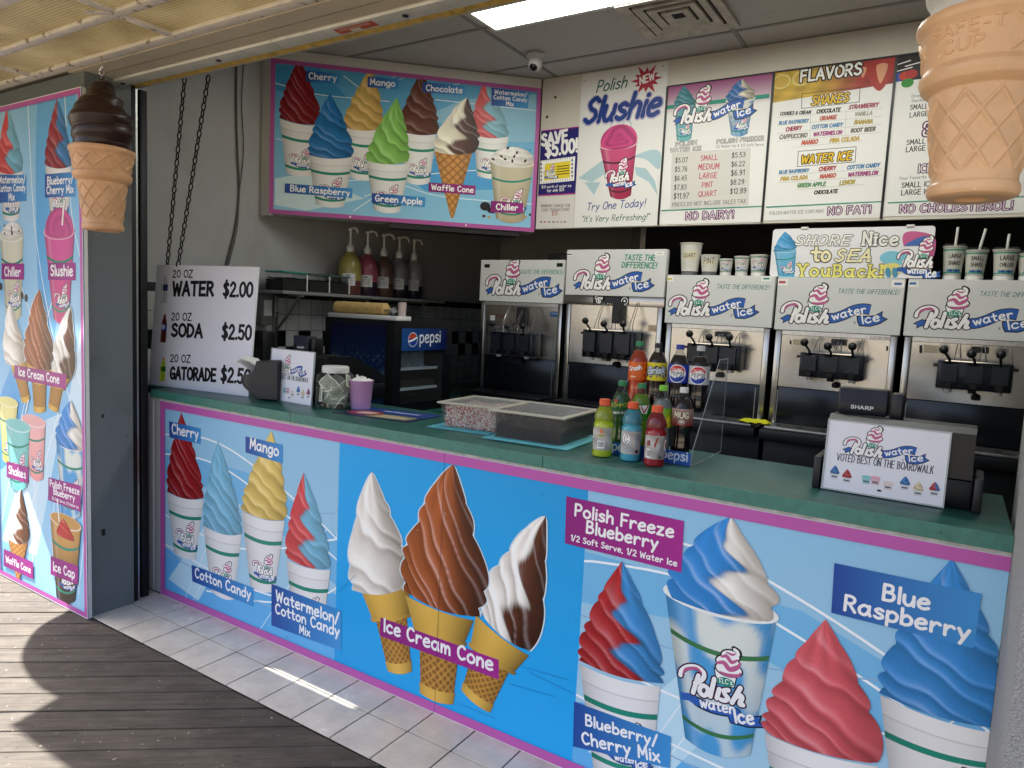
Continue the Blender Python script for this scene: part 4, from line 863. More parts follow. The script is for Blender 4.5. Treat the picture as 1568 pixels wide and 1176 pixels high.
# ---- header with the menu boards
t = thing('menu_header', 'long cream header board above the machines that carries the menu boards', 'header board', (2.6, 2.06, 2.6))
CREAM = mat('cream_board', '#cfc9bd', .55, noise=.04, nscale=5)
MB().box(1.0, 4.6, 2.053, 2.09, 2.166, 3.146).build('board', CREAM, t, True)
mb = MB()
for x in (1.868, 2.482, 3.084): mb.box(x, x+.012, 2.044, 2.053, 2.172, 2.99)
mb.box(1.875, 3.9, 2.045, 2.053, 2.986, 2.993).build('black_edging', BLACKP, t, True)
for x, z in ((1.10, 3.02), (1.045, 2.90)): MB().lathe([(.010, 0), (.009, .003)], (x, 2.0525, z), 12, axis='y').build('plug', mat('rust_plug', '#4a3428', .7), t, True)
def board(name, label_, x0, x1, za, zb, cat='sign', y=2.050, **k):
    o = thing(name, label_, cat, ((x0+x1)/2, y, za), **k)
    MB().box(x0, x1, y, y+.0028, za, zb).build('panel', WHITEP, o, True)
    return o, Art((0, y-.0002, 0), (1, 0, 0), (0, 0, 1), clip=(x0, x1, za, zb))
OFFW = H('#e2e1de')
k = K(800, 80, 4.0205)
o, A = board('savings_poster', 'navy and yellow save five dollars card beside the pink-bordered board', 1.008, 1.290, 2.386, 2.815)
A.rect(1.008, 1.29, 2.386, 2.815, H('#26246b')); A.rect(1.008, 1.29, 2.386, 2.394, MAG); A.rect(1.008, 1.29, 2.808, 2.815, MAG)
A.textpx('SAVE', k(118, 575), k(275, 545), WH, w=.27, hs=1.0); A.textpx('$5.00!', k(142, 642), k(336, 610), WH, w=.25, hs=1.05)
A.poly(A.pxs([k(112, 668), k(325, 640), k(318, 790), k(106, 812)]), WH); A.poly(A.pxs([k(140, 688), k(296, 668), k(292, 772), k(132, 790)]), H('#e8d23a'))
logo_at(A, A.px(*k(134, 788)), A.px(*k(208, 776)), 'stack')
for j in range(4): A.stroke(A.pxs([k(212, 705+j*16), k(286, 696+j*16)]), .006, H('#3a3320'))
for j in range(14): 
    for yy in (663, 795): A.stroke(A.pxs([k(118+j*14.5, yy-j*1.9+4), k(118+j*14.5, yy-j*1.9+13)]), .003, H('#2a2a2a'))
for j in range(5):
    for x in (116, 306): q = A.px(*k(x, 690+j*24-(x-116)*.13)); A.ell(q[0], q[1], .006, .008, H('#555555'))
A.textpx('$30 worth of water ice', k(118, 838), k(300, 828), WH, w=.14, hs=1.0); A.textpx('for only $25', k(152, 862), k(256, 852), WH, w=.16)
A.build('artwork', PRINT, o)
o, A = board('card_notice', 'small plain white card charge notice below the navy savings card', 1.003, 1.287, 2.168, 2.380)
A.rect(1.003, 1.287, 2.168, 2.38, H('#d9d6d0'))
for s_, a, b in (('MINIMUM CHARGE FOR', (112, 955), (292, 952)), ('CARD TRANSACTIONS', (116, 980), (288, 976)), ('$10', (180, 1005), (215, 1003))): A.textpx(s_, k(*a), k(*b), H('#4a3c3a') if s_[0] != '$' else H('#a83a44'), w=.12, cap='square')
for x, c in ((115, '#333333'), (138, '#b03030'), (165, '#444444'), (190, '#3a3a3a'), (215, '#777777'), (240, '#888888'), (262, '#666666')): q = A.px(*k(x, 1045)); A.ell(q[0], q[1], .010, .004, H(c))
A.build('artwork', PRINT, o)
o, A = board('slushie_poster', 'white poster of a bright pink slushie cup with a red starburst', 1.292, 1.868, 2.170, 3.136)
A.rect(1.292, 1.868, 2.170, 3.136, OFFW)
LB = H('#a9c4cc')
A.poly(A.pxs([k(345, 775), k(500, 660), k(520, 740), k(430, 800)]), LB); A.poly(A.pxs([k(690, 640), k(800, 600), k(850, 625), k(840, 720), k(760, 660)]), LB, True); A.poly(A.pxs([k(690, 705), k(760, 715), k(815, 790), k(835, 885), k(780, 800), k(700, 755)]), LB); A.poly(A.pxs([k(380, 800), k(480, 800), k(440, 880)]), LB)
A.ell(*A.px(*k(605, 460)), .075, .06, H('#b9c8cc')); A.ell(*A.px(*k(605, 462)), .066, .052, OFFW); A.stroke(A.pxs([k(620, 470), k(626, 385)]), .014, H('#b9c8cc'))
drink(A, (478, 590), (706, 545), (540, 888), (668, 880), k, '#c8517d', '#a3304f', False, band=H('#4a2a3a'))
c_ = A.px(*k(592, 545)); 
A.grid(lambda u, v: (lambda th, r: (np.column_stack([c_[0]+.125*r*np.cos(th), c_[1]+np.where(np.sin(th) > 0, .10, .055)*r*np.sin(th)]), np.outer(.72+.3*np.sin(r*13+th+1.5*np.sin(3*th))*r+.1, H('#cf4a86'))))(u*2*np.pi, v), 50, 18)
logo_at(A, A.px(*k(515, 850)), A.px(*k(668, 826)), 'stack')
a_ = np.linspace(0, 2*np.pi, 25)[:-1]; c_ = A.px(*k(764, 168)); rr = np.where(np.arange(24) % 2 == 0, 1, .55)*np.array([1, 1, .8, 1, 1.1, 1, .9, 1, 1.15, 1, .85, 1]*2)
A.poly(np.column_stack([c_[0]+.105*rr*np.cos(a_), c_[1]+.085*rr*np.sin(a_)]), H('#b02a3c')); A.textpx('NEW', k(722, 200), k(812, 165), WH, w=.2, slant=.12)
GR = H('#17604f')
A.textpx('Polish', k(452, 248), k(636, 215), GR, w=.13, slant=.3, hs=1.0); A.textpx('Slushie', k(372, 440), k(830, 385), H('#b8b4c8'), w=.30, slant=.28, sp=.14); A.textpx('Slushie', k(374, 437), k(828, 383), NAVY*.85, w=.20, slant=.28, sp=.14)
A.textpx('Try One Today!', k(395, 975), k(752, 948), NAVY, w=.12, slant=.2); A.textpx('"It\'s Very Refreshing!"', k(364, 1045), k(776, 1030), GR, w=.11, slant=.2)
for q in ((380, 175), (868, 85)): A.ell(*A.px(*k(*q)), .004, .004, H('#444444'))
A.build('artwork', PRINT, o)
# price board
o, A = board('price_board', 'white price board with pink top listing small to quart prices', 1.880, 2.482, 2.174, 2.988)
x0, x1 = 1.880, 2.482
A.rect(x0, x1, 2.174, 2.988, OFFW)
A.grid(lambda u, v: (np.column_stack([x0+u*(x1-x0), 2.83+v*.158]), OFFW*(1-v[:, None]**.6)+H('#9c4a80')*v[:, None]**.6), 3, 8)
A.poly(A.pxs([k(888, 328), k(1520, 255), k(1520, 282), k(888, 352)]), TEAL)
drink(A, (935, 330), (1060, 318), (950, 542), (1040, 530), k, '#5f9fae', '#6fb0b6', True); soft(A, k(995, 205), k(936, 335), k(1062, 322), H('#3f8a98'), seed=2, n=4, dark=.45)
drink(A, (1255, 300), (1430, 280), (1285, 510), (1385, 500), k, '#d7d8cf', '#4a7fb0', True, mixcol='#7da3c0'); soft(A, k(1345, 165), k(1258, 305), k(1430, 285), H('#2f68a8'), H('#e9e4d4'), seed=13, n=3.6, kind='cone', dark=.35)
logo_at(A, A.px(*k(925, 462)), A.px(*k(1440, 400)), 'wide', 1.05)
def out(s_, a, b, c=OFFW, o_=BK, hs=1, **kk): A.textpx(s_, k(*a), k(*b), c, outline=o_, hs=hs*.78, **kk)
out('POLISH', (942, 580), (1070, 566), w=.18, ow=.10, hs=.85); out('WATER ICE', (910, 615), (1098, 602), w=.18, ow=.10, hs=.85); out('POLISH FREEZE', (1195, 562), (1482, 540), w=.18, ow=.10, hs=.85)
A.textpx('1/2 Water Ice & 1/2 Soft Serve', k(1190, 590), k(1484, 575), BK, w=.09)
A.poly(A.pxs([k(920, 620), k(1405, 588), k(1392, 945), k(910, 965)]), H('#cfccc6'))
for i, (p, s_, p2) in enumerate((('$5.07', 'SMALL', '$5.53'), ('$5.76', 'MEDIUM', '$6.22'), ('$6.45', 'LARGE', '$6.91'), ('$7.83', 'PINT', '$8.29'), ('$11.97', 'QUART', '$12.89'))):
    y = 680+i*55.5; c5 = (940-i*2.5); wq = 75 if i < 4 else 92
    A.textpx(p, k(c5, y), k(c5+wq, y-3), BK, w=.13, cap='square'); xs_ = {'SMALL': (1096, 1200), 'MEDIUM': (1082, 1210), 'LARGE': (1088, 1196), 'PINT': (1104, 1172), 'QUART': (1082, 1194)}[s_]
    A.textpx(s_, k(xs_[0], y-12), k(xs_[1], y-19), H('#b02844'), w=.14, cap='square'); A.textpx(p2, k(1288-i*2.6, y-30), k(1370-i*2.6+(16 if i == 4 else 0), y-36), BK, w=.13, cap='square')
A.textpx('PRICES DO NOT INCLUDE SALES TAX', k(922, 950), k(1374, 928), BK, w=.11, cap='square')
A.poly(A.pxs([k(855, 972), k(1480, 945), k(1480, 952), k(855, 979)]), TEAL); out('NO DAIRY!', (1004, 1030), (1296, 1020), H('#d8c8d4'), H('#5a2a55'), w=.14, ow=.12, hs=1.0)
A.build('artwork', PRINT, o)
k = K(1160, 60, 3.8431)
o, A = board('flavour_list', 'white flavours list board topped by lemon and strawberry pictures', 2.4945, 3.083, 2.180, 2.985)
x0, x1 = 2.4945, 3.083
A.rect(x0, x1, 2.18, 2.985, OFFW)
A.poly(A.pxs([k(86, 290), k(800, 215), k(800, 240), k(86, 325)]), TEAL)
def blotch(u, v):
    P = np.column_stack([x0+u*(x1-x0), 2.855+.13*v-.03*(1-v)*(1-u)]); q = .5+.5*np.sin(u*23+v*7)*np.sin(u*9-v*11); g = sm(u*2.2-.7)[:, None]
    return P, (H('#c9a53c')*(1-g)+H('#9c3328')*g)*(.65+.5*q)[:, None]
A.grid(blotch, 60, 12)
for x, y, r_ in ((140, 250, .05), (260, 230, .05)): c_ = A.px(*k(x, y)); A.ell(c_[0], c_[1], r_, r_*.8, H('#d9c878')); A.ell(c_[0], c_[1], r_*.8, r_*.62, H('#c9a845'))
for x, y, r_ in ((620, 190, .04), (725, 190, .075)):
    c_ = A.px(*k(x, y)); A.poly([(c_[0]-r_*.6, c_[1]+r_*.7), (c_[0]+r_*.7, c_[1]+r_*.7), (c_[0]+r_*.8, c_[1]), (c_[0]+.05*r_, c_[1]-r_*1.3), (c_[0]-r_*.8, c_[1]-.2*r_)], H('#a8322a'), True); A.poly([(c_[0]-r_*.3, c_[1]+r_*.4), (c_[0]+r_*.4, c_[1]+r_*.4), (c_[0]+.05*r_, c_[1]-r_*.8)], H('#d99a78'), True)
out('FLAVORS', (250, 250), (606, 205), H('#f0eee8'), BK, w=.2, ow=.12, hs=1.2)
def boxed(q, c=OFFW, lw=.003): p = A.pxs([k(*r_) for r_ in q]); A.stroke(np.vstack([p, p[:1]]), lw, BK, cap='square')
boxed(((262, 322), (604, 283), (598, 370), (258, 408))); out('SHAKES', (316, 388), (530, 365), H('#d8b32c'), BK, w=.2, ow=.1, slant=.12, hs=1.25)
boxed(((240, 660), (580, 633), (574, 722), (234, 750))); out('WATER ICE', (255, 732), (548, 708), H('#d8b32c'), BK, w=.2, ow=.1, slant=.12, hs=1.25)
def fl(s_, a, b, c): A.textpx(s_, k(*a), k(*b), H(c), w=.2, slant=.15, outline=H(c)*.35, ow=.05, hs=1.0)
for r_ in (('COOKIES & CREAM', (132, 448), (310, 438), '#3a3a3a'), ('CHOCOLATE', (346, 436), (484, 424), '#3a332c'), ('STRAWBERRY', (536, 412), (708, 396), '#a84a5c'), ('BLUE RASPBERRY', (125, 502), (298, 488), '#4a86b4'), ('ORANGE', (366, 478), (462, 468), '#c0503c'), ('VANILLA', (572, 452), (672, 444), '#a8a294'),
           ('CHERRY', (165, 542), (256, 532), '#a83a4c'), ('COTTON CANDY', (318, 528), (498, 512), '#4a86b4'), ('BANANA', (568, 500), (674, 494), '#b8a04a'), ('CAPPUCCINO', (128, 588), (288, 576), '#8a8478'), ('WATERMELON', (328, 570), (492, 558), '#a84a84'), ('ROOT BEER', (548, 550), (690, 538), '#6a6258'), ('MANGO', (258, 622), (350, 614), '#c8604c'), ('PINA COLADA', (424, 608), (596, 594), '#c8a83c'),
           ('BLUE RASPBERRY', (126, 792), (300, 780), '#4a86b4'), ('CHERRY', (360, 776), (458, 768), '#b04a4c'), ('COTTON CANDY', (526, 766), (716, 750), '#4a86b4'), ('PINA COLADA', (134, 834), (292, 822), '#c8a84c'), ('MANGO', (366, 820), (456, 812), '#c8604c'), ('WATERMELON', (532, 808), (704, 796), '#a84a84'), ('GREEN APPLE', (234, 872), (398, 862), '#5a945c'), ('LEMON', (482, 858), (568, 850), '#b8a44c'), ('CHOCOLATE', (332, 912), (468, 904), '#3a332c')): fl(*r_)
LN = H('#aaa8a2')
for q in (((118, 460), (735, 408)), ((118, 508), (735, 452)), ((116, 556), (732, 500)), ((114, 602), (728, 548)), ((205, 636), (618, 598)), ((118, 800), (732, 762)), ((118, 846), (730, 802)), ((218, 886), (630, 854)), ((312, 440), (308, 588)), ((522, 420), (514, 564))): A.stroke(A.pxs([k(*q[0]), k(*q[1])]), .0016, LN)
A.poly(A.pxs([k(50, 985), k(742, 952), k(742, 959), k(50, 993)]), TEAL); A.textpx('POLISH WATER ICE CONTAINS', k(70, 1034), k(388, 1020), H('#333333'), w=.09, cap='square'); out('NO FAT!', (412, 1032), (662, 1022), H('#d8c8d4'), H('#5a2a55'), w=.14, ow=.12, hs=1.0)
A.build('artwork', PRINT, o)
o, A = board('treats_board', 'white menu board with candy pictures partly behind the hanging vanilla cone', 3.096, 3.70, 2.184, 2.985)
x0, x1 = 3.096, 3.70
A.rect(x0, x1, 2.184, 2.985, OFFW); A.rect(x0, x1, 2.86, 2.985, H('#1c1614'))
for q in (((820, 150), (900, 125)), ((870, 160), (960, 135)), ((815, 190), (910, 165))): A.stroke(A.pxs([k(*q[0]), k(*q[1])]), .005, WH)
for x, y, c in ((825, 225, '#2a4aa0'), (870, 215, '#c03a1c'), (905, 205, '#b02a2a'), (882, 258, '#2f8a2f')): A.ell(*A.px(*k(x, y)), .028, .022, H(c))
for s_, a, b, w_ in (('Oreo Cookies', (905, 345), (1060, 330), .1), ('Snickers Bar', (905, 372), (1060, 358), .1), ('SMALL', (896, 415), (1000, 405), .16), ('LARGE', (894, 460), (1000, 450), .16), ('SMALL', (876, 622), (985, 612), .16), ('LARGE', (872, 664), (985, 654), .16), ('Your Favorite Water Ice', (832, 828), (1120, 810), .1), ('SMALL ICE', (846, 874), (1030, 864), .16), ('LARGE ICE', (844, 918), (1030, 908), .16)): A.textpx(s_, k(*a), k(*b), BK, w=w_, cap='square')
out('8', (972, 568), (1010, 564), OFFW, H('#5a2a55'), w=.14, ow=.12, hs=1.4); out('ICE CAP', (945, 785), (1160, 770), OFFW, H('#5a2a55'), w=.14, ow=.12, hs=1.3)
A.poly(A.pxs([k(765, 960), k(1590, 922), k(1590, 930), k(765, 968)]), TEAL); out('NO CHOLESTEROL!', (834, 1020), (1496, 1000), H('#d8c8d4'), H('#5a2a55'), w=.14, ow=.12, hs=1.0)
A.build('artwork', PRINT, o)
# ================================================================ counter
GRN = mat('green_laminate', '#27584f', .33, noise=.22, nscale=9, rnoise=.1)
wear(GRN, '#5f8f84', 60, .66, .03, (.12, 1, 1), .5); wear(GRN, '#16332d', 4, .56, .2, None, .45)
GRN2 = mat('green_edge', '#3d7568', .45, noise=.2, nscale=30)
wear(GRN2, '#20423a', 40, .68, .03); wear(GRN2, '#9fb5ad', 70, .71, .02)
t = thing('counter', 'long green laminate serving counter with a chipped pale metal edge strip', 'counter', (1.8, .25, 1.1))
MB().box(-.06, 3.646, -.018, .50, 1.064, 1.106, bev=.002).build('top', GRN, t, True)
MB().box(-.06, 1.02, -.0215, -.0185, 1.064, 1.1055).box(1.023, 2.31, -.0215, -.0185, 1.064, 1.1055).box(2.313, 3.646, -.0215, -.0185, 1.064, 1.1055).build('front_edge', GRN2, t, True)
MB().box(-.06, 3.646, -.012, .0, 1.0545, 1.0635).build('edge_strip', mat('chipped_strip', '#b9b7b0', .5, noise=.35, nscale=30), t, True)
MB().box(.0, 3.646, .012, .49, .0, 1.063).build('cabinet', WHITEPAINT, t, True)
MB().box(-.28, -.06, .065, .50, 1.064, 1.106, bev=.002).build('end_piece', GRN, t, True)
CH = .7
# low cabinet by the left wall carrying the drinks cooler
t = thing('back_cabinet', 'low dark cabinet along the left wall under the drinks cooler', 'cabinet', (.15, 2, 0))
MB().box(-.285, .62, .95, 3.3, 0, .9).build('body', mat('dark_cabinet', '#191a1c', .5, noise=.2, nscale=6), t, True)
MB().box(-.288, .64, .94, 3.32, .90, .935, bev=.004).build('worktop', GRN, t, True)
# ================================================================ giant hanging cones
def giant_cone(name, label_, loc, swirl_mat, cup_mat, rot, text=False):
    t = thing(name, label_, 'cone model', loc, rot, 'giant ice cream cones hanging from the awning'); t.scale = (.89, .89, .965)
    # height 0 at the foot, rim .37, tip .66
    def rad(z):
        return np.interp(z, [0, .004, .012, .026, .030, .036, .05, .208, .214, .222, .236, .246, .26, .335, .345, .352, .362, .372, .376], [.070, .086, .090, .089, .085, .084, .084, .103, .112, .122, .127, .127, .119, .131, .136, .140, .142, .140, .134])
    nz_, nn = 210, 240; vs = []; fs = []
    zz = np.linspace(0, .376, nz_)
    for i, z in enumerate(zz):
        r = rad(z); a = np.arange(nn)*2*np.pi/nn; d = np.zeros(nn)
        for z0, z1, ku, kv in ((.045, .205, 5, 2.1), (.262, .338, 5, 1.0)):
            if z0 < z < z1:
                v = (z-z0)/(z1-z0); U_ = a/(2*np.pi)*ku*2; p1_ = U_+v*kv; p2_ = U_-v*kv
                g = np.minimum(np.abs(p1_-np.round(p1_)), np.abs(p2_-np.round(p2_))); d = .0048*(1-sm(g/.13))*min(1, min(v, 1-v)*14)
                if text and z0 > .2: d = d*(np.abs((a % (2*np.pi))-4.3) > .75)
        zq = z if z < .236 else .236+(z-.236)*.86
        vs += [((r+d[k])*math.cos(a[k]), (r+d[k])*math.sin(a[k]), zq) for k in range(nn)]
    for i in range(nz_-1): fs += [(i*nn+k, i*nn+(k+1) % nn, (i+1)*nn+(k+1) % nn, (i+1)*nn+k) for k in range(nn)]
    mb = MB(); mb.add(vs, fs); mb.lathe([(.0001, .012), (.03, .012), (.032, .0), (.070, .0)], (0, 0, 0), 60, cap=False); mb.build('wafer_cup', cup_mat, t, smooth=60)
    # swirl: thick spiral lobes that narrow to the tip
    vs = []; fs = []; nz_, nn = 150, 96
    for i in range(nz_):
        f = i/(nz_-1); z = .340+.32*f; R = np.interp(f, [0, .05, .12, .2, .32, .42, .5, .62, .7, .8, .9, .96, 1], [.118, .122, .115, .124, .132, .132, .125, .094, .089, .055, .048, .023, .004])
        for k in range(nn):
            a = 2*np.pi*k/nn; ph = f*4.1-a/(2*np.pi)+.18; l = ph-math.floor(ph); bump = (math.sin(math.pi*l)**.5)*.12-.07
            w_ = 1 if f > .1 else f/.1
            rr = R*(1+bump*w_*(1-.3*f)); ox = .012*math.sin(f*9)*f; vs.append((rr*math.cos(a)+ox, rr*math.sin(a), z+.006*math.sin(2*np.pi*l)*w_))
    for i in range(nz_-1): fs += [(i*nn+k, i*nn+(k+1) % nn, (i+1)*nn+(k+1) % nn, (i+1)*nn+k) for k in range(nn)]
    MB().add(vs, fs).build('swirl', swirl_mat, t, smooth=80)
    mb = MB(); a = np.linspace(-.6, 2*np.pi-.9, 20); mb.tube([(0, .011*math.sin(x), .682+.012*math.cos(x)) for x in a], .0028, 8); mb.tube([(0, 0, .655), (0, 0, .672)], .003, 8); mb.build('eye_hook', CHROME, t)
    mb = MB(); a = np.linspace(0, 2*np.pi, 20); mb.tube([(.009*math.sin(x), 0, .700+.013*math.cos(x)) for x in a], .0026, 8); mb.tube([(0, 0, .712), (0, 0, .75)], .003, 8); mb.build('hanger', CHROME, t)
    return t
WAF = mat('wafer_plastic', '#cfa176', .42, noise=.16, nscale=9, rnoise=.12, bump=.08, bscale=120); WAF2 = mat('pale_wafer_plastic', '#deb58a', .36, noise=.12, nscale=7, rnoise=.1, bump=.05, bscale=120)
wear(WAF, '#e6cda6', 34, .68, .02, None, .7); wear(WAF2, '#f0dcb8', 30, .68, .02, None, .7); wear(WAF, '#8d6440', 6, .58, .2, None, .35); wear(WAF2, '#a87a50', 5, .58, .2, None, .3)
p = at(158, 357, Y=-.47); giant_cone('giant_cone', 'big hanging plastic cone with a dark chocolate swirl beside the grey post', (p[0], p[1], p[2]+.008), mat('choc_plastic', '#2c1913', .36, noise=.15, nscale=9, rnoise=.1), WAF, 2.3)
p = at(1487, 306, Y=-.42); gt = giant_cone('giant_cone', 'big hanging plastic cone with a white swirl cut off by the top right corner', (p[0], p[1], p[2]), mat('vanilla_plastic', '#d9d8d2', .4, noise=.03), WAF2, 0, True)
# raised lettering on the vanilla cone's cup
mb = MB()
def onc(u, z, dr=0):
    rr = np.interp(z, [.26, .335], [.119, .131])+dr; th = -1.80+u/.125; return (rr*math.cos(th), rr*math.sin(th), .236+(z-.236)*.86)
for s_, u0, u1, z in (('SAFE-T', -.085, .055, .311), ('CUP', -.060, .020, .276)):
    lay_, wd_ = Art.layout(None, s_); kx_ = (u1-u0)/wd_
    for x, ch in lay_:
        for sm_, g in GL[ch]:
            q = smooth_line(g, 6) if sm_ else np.vstack([g[i]+(g[i+1]-g[i])*t for i in range(len(g)-1) for t in (0, .33, .66)]+[g[-1:]])
            mb.tube([onc(u0+(x+p_[0])*kx_, z+p_[1]*.026) for p_ in q], .0026, 8)
mb.build('lettering', WAF2, gt, smooth=70)

# ================================================================ chains and cables
def chain(label_, p0, p1, sag=0):
    p0, p1 = Vector(p0), Vector(p1); L = (p1-p0).length; n = int(L/.034); mb = MB(); d = (p1-p0)/L; s0 = d.cross(Vector((0, 1, 0))).normalized(); s1 = d.cross(s0)
    for i in range(n):
        c_ = p0+d*(L*(i+.5)/n); sd = s0 if i % 2 else s1; pts = []
        for k in range(15):
            a = 2*math.pi*k/14; pts.append(c_+d*(math.cos(a)*.019)+sd*(math.sin(a)*.010))
        mb.tube(pts, .0036, 6, cap=False)
    return tag(mb.build('chain', mat('dark_chain', '#15140f', .45, .6, noise=.3, nscale=60), None, smooth=60), label_, 'chain', 'door chains hanging behind the price board')
chain('longer black chain nearest the shutter track, running down past the white drinks board', (-.031, .15, 2.73), (-.215, .16, 1.70)); chain('black chain hanging between the other chain and the cables, ending behind the white drinks board', (.141, .17, 2.72), (-.10, .15, 1.72))
chain('short slack chain seen low between the track and the white drinks board', (-.22, .16, 1.68), (-.30, .19, 1.18))
for lab, pts, r in (('thick grey cable hanging down the left wall near the picture board', [(362, 98), (362, 180), (364, 240), (366, 295), (360, 350), (346, 406)], .006), ('thin grey wire beside the thick cable on the left wall', [(373, 98), (370, 160), (373, 230), (367, 292), (363, 350), (350, 406)], .003)):
    q = np.array([at(x, y, X=-.33) for x, y in pts]); tag(MB().tube(smooth_line(q, 6), r, 8).build('cable', mat('grey_cable', '#4c4b49', .6), None, smooth=60), lab, 'cable')

# ================================================================ drinks price board
t = thing('drinks_board', 'white drinks price board listing water, soda and sports drink at the counter end', 'sign', (.2, .1, CH+.406))
F0 = at(234, 592, Y=.085); zt = .66; lean = .05
O_ = np.array([-.243, .0745, 1.107]); Ud = np.array([.720, .098, 0]); W_ = np.linalg.norm(Ud); Ud = Ud/W_; Vd = np.array([-.0, lean, .655]); Hh = np.linalg.norm(Vd); Vd = Vd/Hh; Nd = np.cross(Ud, Vd)
mb = MB(); q = [O_, O_+Ud*W_, O_+Ud*W_+Vd*Hh, O_+Vd*Hh]; mb.hexa([q[0], q[1], q[1]-Nd*.012, q[0]-Nd*.012], [q[3], q[2], q[2]-Nd*.012, q[3]-Nd*.012]); mb.build('board', mat('foam_board', '#e4e5ea', .45, noise=.015), t, True)
A = Art(O_, Ud, Vd, clip=(0, W_, 0, Hh)); A.rect(0.002, W_-.002, .002, Hh-.002, H('#e4e6ee'))
k = K(200, 330, 3.794)
for y, s_, x1, p_ in ((0, 'WATER', 472, '$2.00'), (1, 'SODA', 410, '$2.50'), (2, 'GATORADE', 490, '$2.50')):
    yb = (462, 700, 948)[y]; 
    A.textpx('20 OZ', k(238-y*5, (360, 608, 850)[y]), k(353-y*5, (362, 613, 857)[y]), BK, w=.18, cap='square', hs=.8)
    A.textpx(s_, k(240-y*6, yb), k(x1, yb+(5, 10, 18)[y]), BK, w=.26, cap='square', h=.95*(A.px(*k(240, yb-76+y*4))[1]-A.px(*k(240, yb))[1]))
    A.textpx(p_, k(532-y*5, (472, 718, 966)[y]), k((698, 692, 688)[y], (478, 728, 985)[y]), BK, w=.22, cap='square', h=A.px(*k(532, 395))[1]-A.px(*k(532, 472))[1])
def mini(x, y0, y1, w_, body, cap_, lab, neck=.8):
    a, b = A.px(*k(x, y1)), A.px(*k(x, y0)); h_ = b[1]-a[1]; w2 = abs(A.px(*k(x+w_, y1))[0]-a[0]); cx_ = a[0]
    P_ = [(-.5, 0), (.5, 0), (.5, .3), (.46, .36), (.5, .42), (.5, .66), (.38, .78), (.2, .88), (.2, .97), (-.2, .97), (-.2, .88), (-.38, .78), (-.5, .66), (-.5, .42), (-.46, .36), (-.5, .3)]
    A.poly([(cx_+p0*w2, a[1]+p1*h_) for p0, p1 in P_], H(body)); A.rect(cx_-.22*w2, cx_+.22*w2, a[1]+.93*h_, a[1]+h_, H(cap_)); A.rect(cx_-.5*w2, cx_+.5*w2, a[1]+.42*h_, a[1]+.64*h_, H(lab))
    A.rect(cx_-.4*w2, cx_-.28*w2, a[1]+.05*h_, a[1]+.75*h_, np.clip(H(body)*1.5+.1, 0, 1))
mini(188, 340, 508, 36, '#c3c8d2', '#dfe3ea', '#1d2f66'); mini(186, 575, 738, 32, '#5a1712', '#a01f28', '#2a4fa8'); mini(182, 828, 964, 32, '#b8d13a', '#e0872a', '#2c6a2c')
A.ell(*A.px(*k(186, 648)), .014, .014, H('#c8d3ea'))
A.build('artwork', PRINT, t)

# ================================================================ counter things
p = at(412, 611, Z=1.106)
t = thing('napkin_dispenser', 'dark grey rounded napkin dispenser in front of the white drinks board', 'napkin dispenser', (.605, .195, 1.1065), .42); t.scale = (.82, .95, .98)
DG = mat('charcoal_plastic', '#23252a', .4, noise=.1, nscale=40)
MB().lathe([(.052, 0), (.055, .006), (.04, .02), (.03, .05)], (0, 0, 0), 24).build('foot', DG, t)
prof = [(-.140, .085), (-.142, .105), (-.130, .122), (-.105, .125), (-.075, .135), (-.055, .16), (-.045, .195), (.085, .205), (.095, .195), (.095, .004), (-.03, .004), (-.085, .035), (-.125, .062)]
mb = MB(); ys_ = [(-.066, .96), (-.060, 1.0), (.060, 1.0), (.066, .96)]
vs = []
for y, s_ in ys_: vs += [(x*s_, y, .115+(z-.115)*s_) for x, z in prof]
n = len(prof); mb.add(vs, [tuple(range(n))[::-1], tuple(range(3*n, 4*n))]+[(j*n+i, j*n+(i+1) % n, (j+1)*n+(i+1) % n, (j+1)*n+i) for j in range(3) for i in range(n)])
mb.build('body', DG, t, smooth=50)
nap = [(-.075, -.05, .137), (-.075, .05, .137), (-.11, -.055, .158), (-.105, .055, .165), (-.15, -.06, .180), (-.155, .05, .188), (-.20, -.05, .188), (-.205, .03, .198)]
mb = MB(); mb.add(nap, [(0, 1, 3, 2), (2, 3, 5, 4), (4, 5, 7, 6)]); mb.add([(-.055, -.045, .165), (-.055, .045, .165), (-.10, -.05, .19), (-.10, .05, .20), (-.16, -.05, .205), (-.175, .04, .212)], [(0, 1, 3, 2), (2, 3, 5, 4)])
o = mb.build('napkin', PAPER, None, smooth=80); o.location = t.location; o.rotation_euler = t.rotation_euler; o.scale = t.scale; tag(o, 'white paper napkin pulled half out of the dark dispenser', 'napkin')

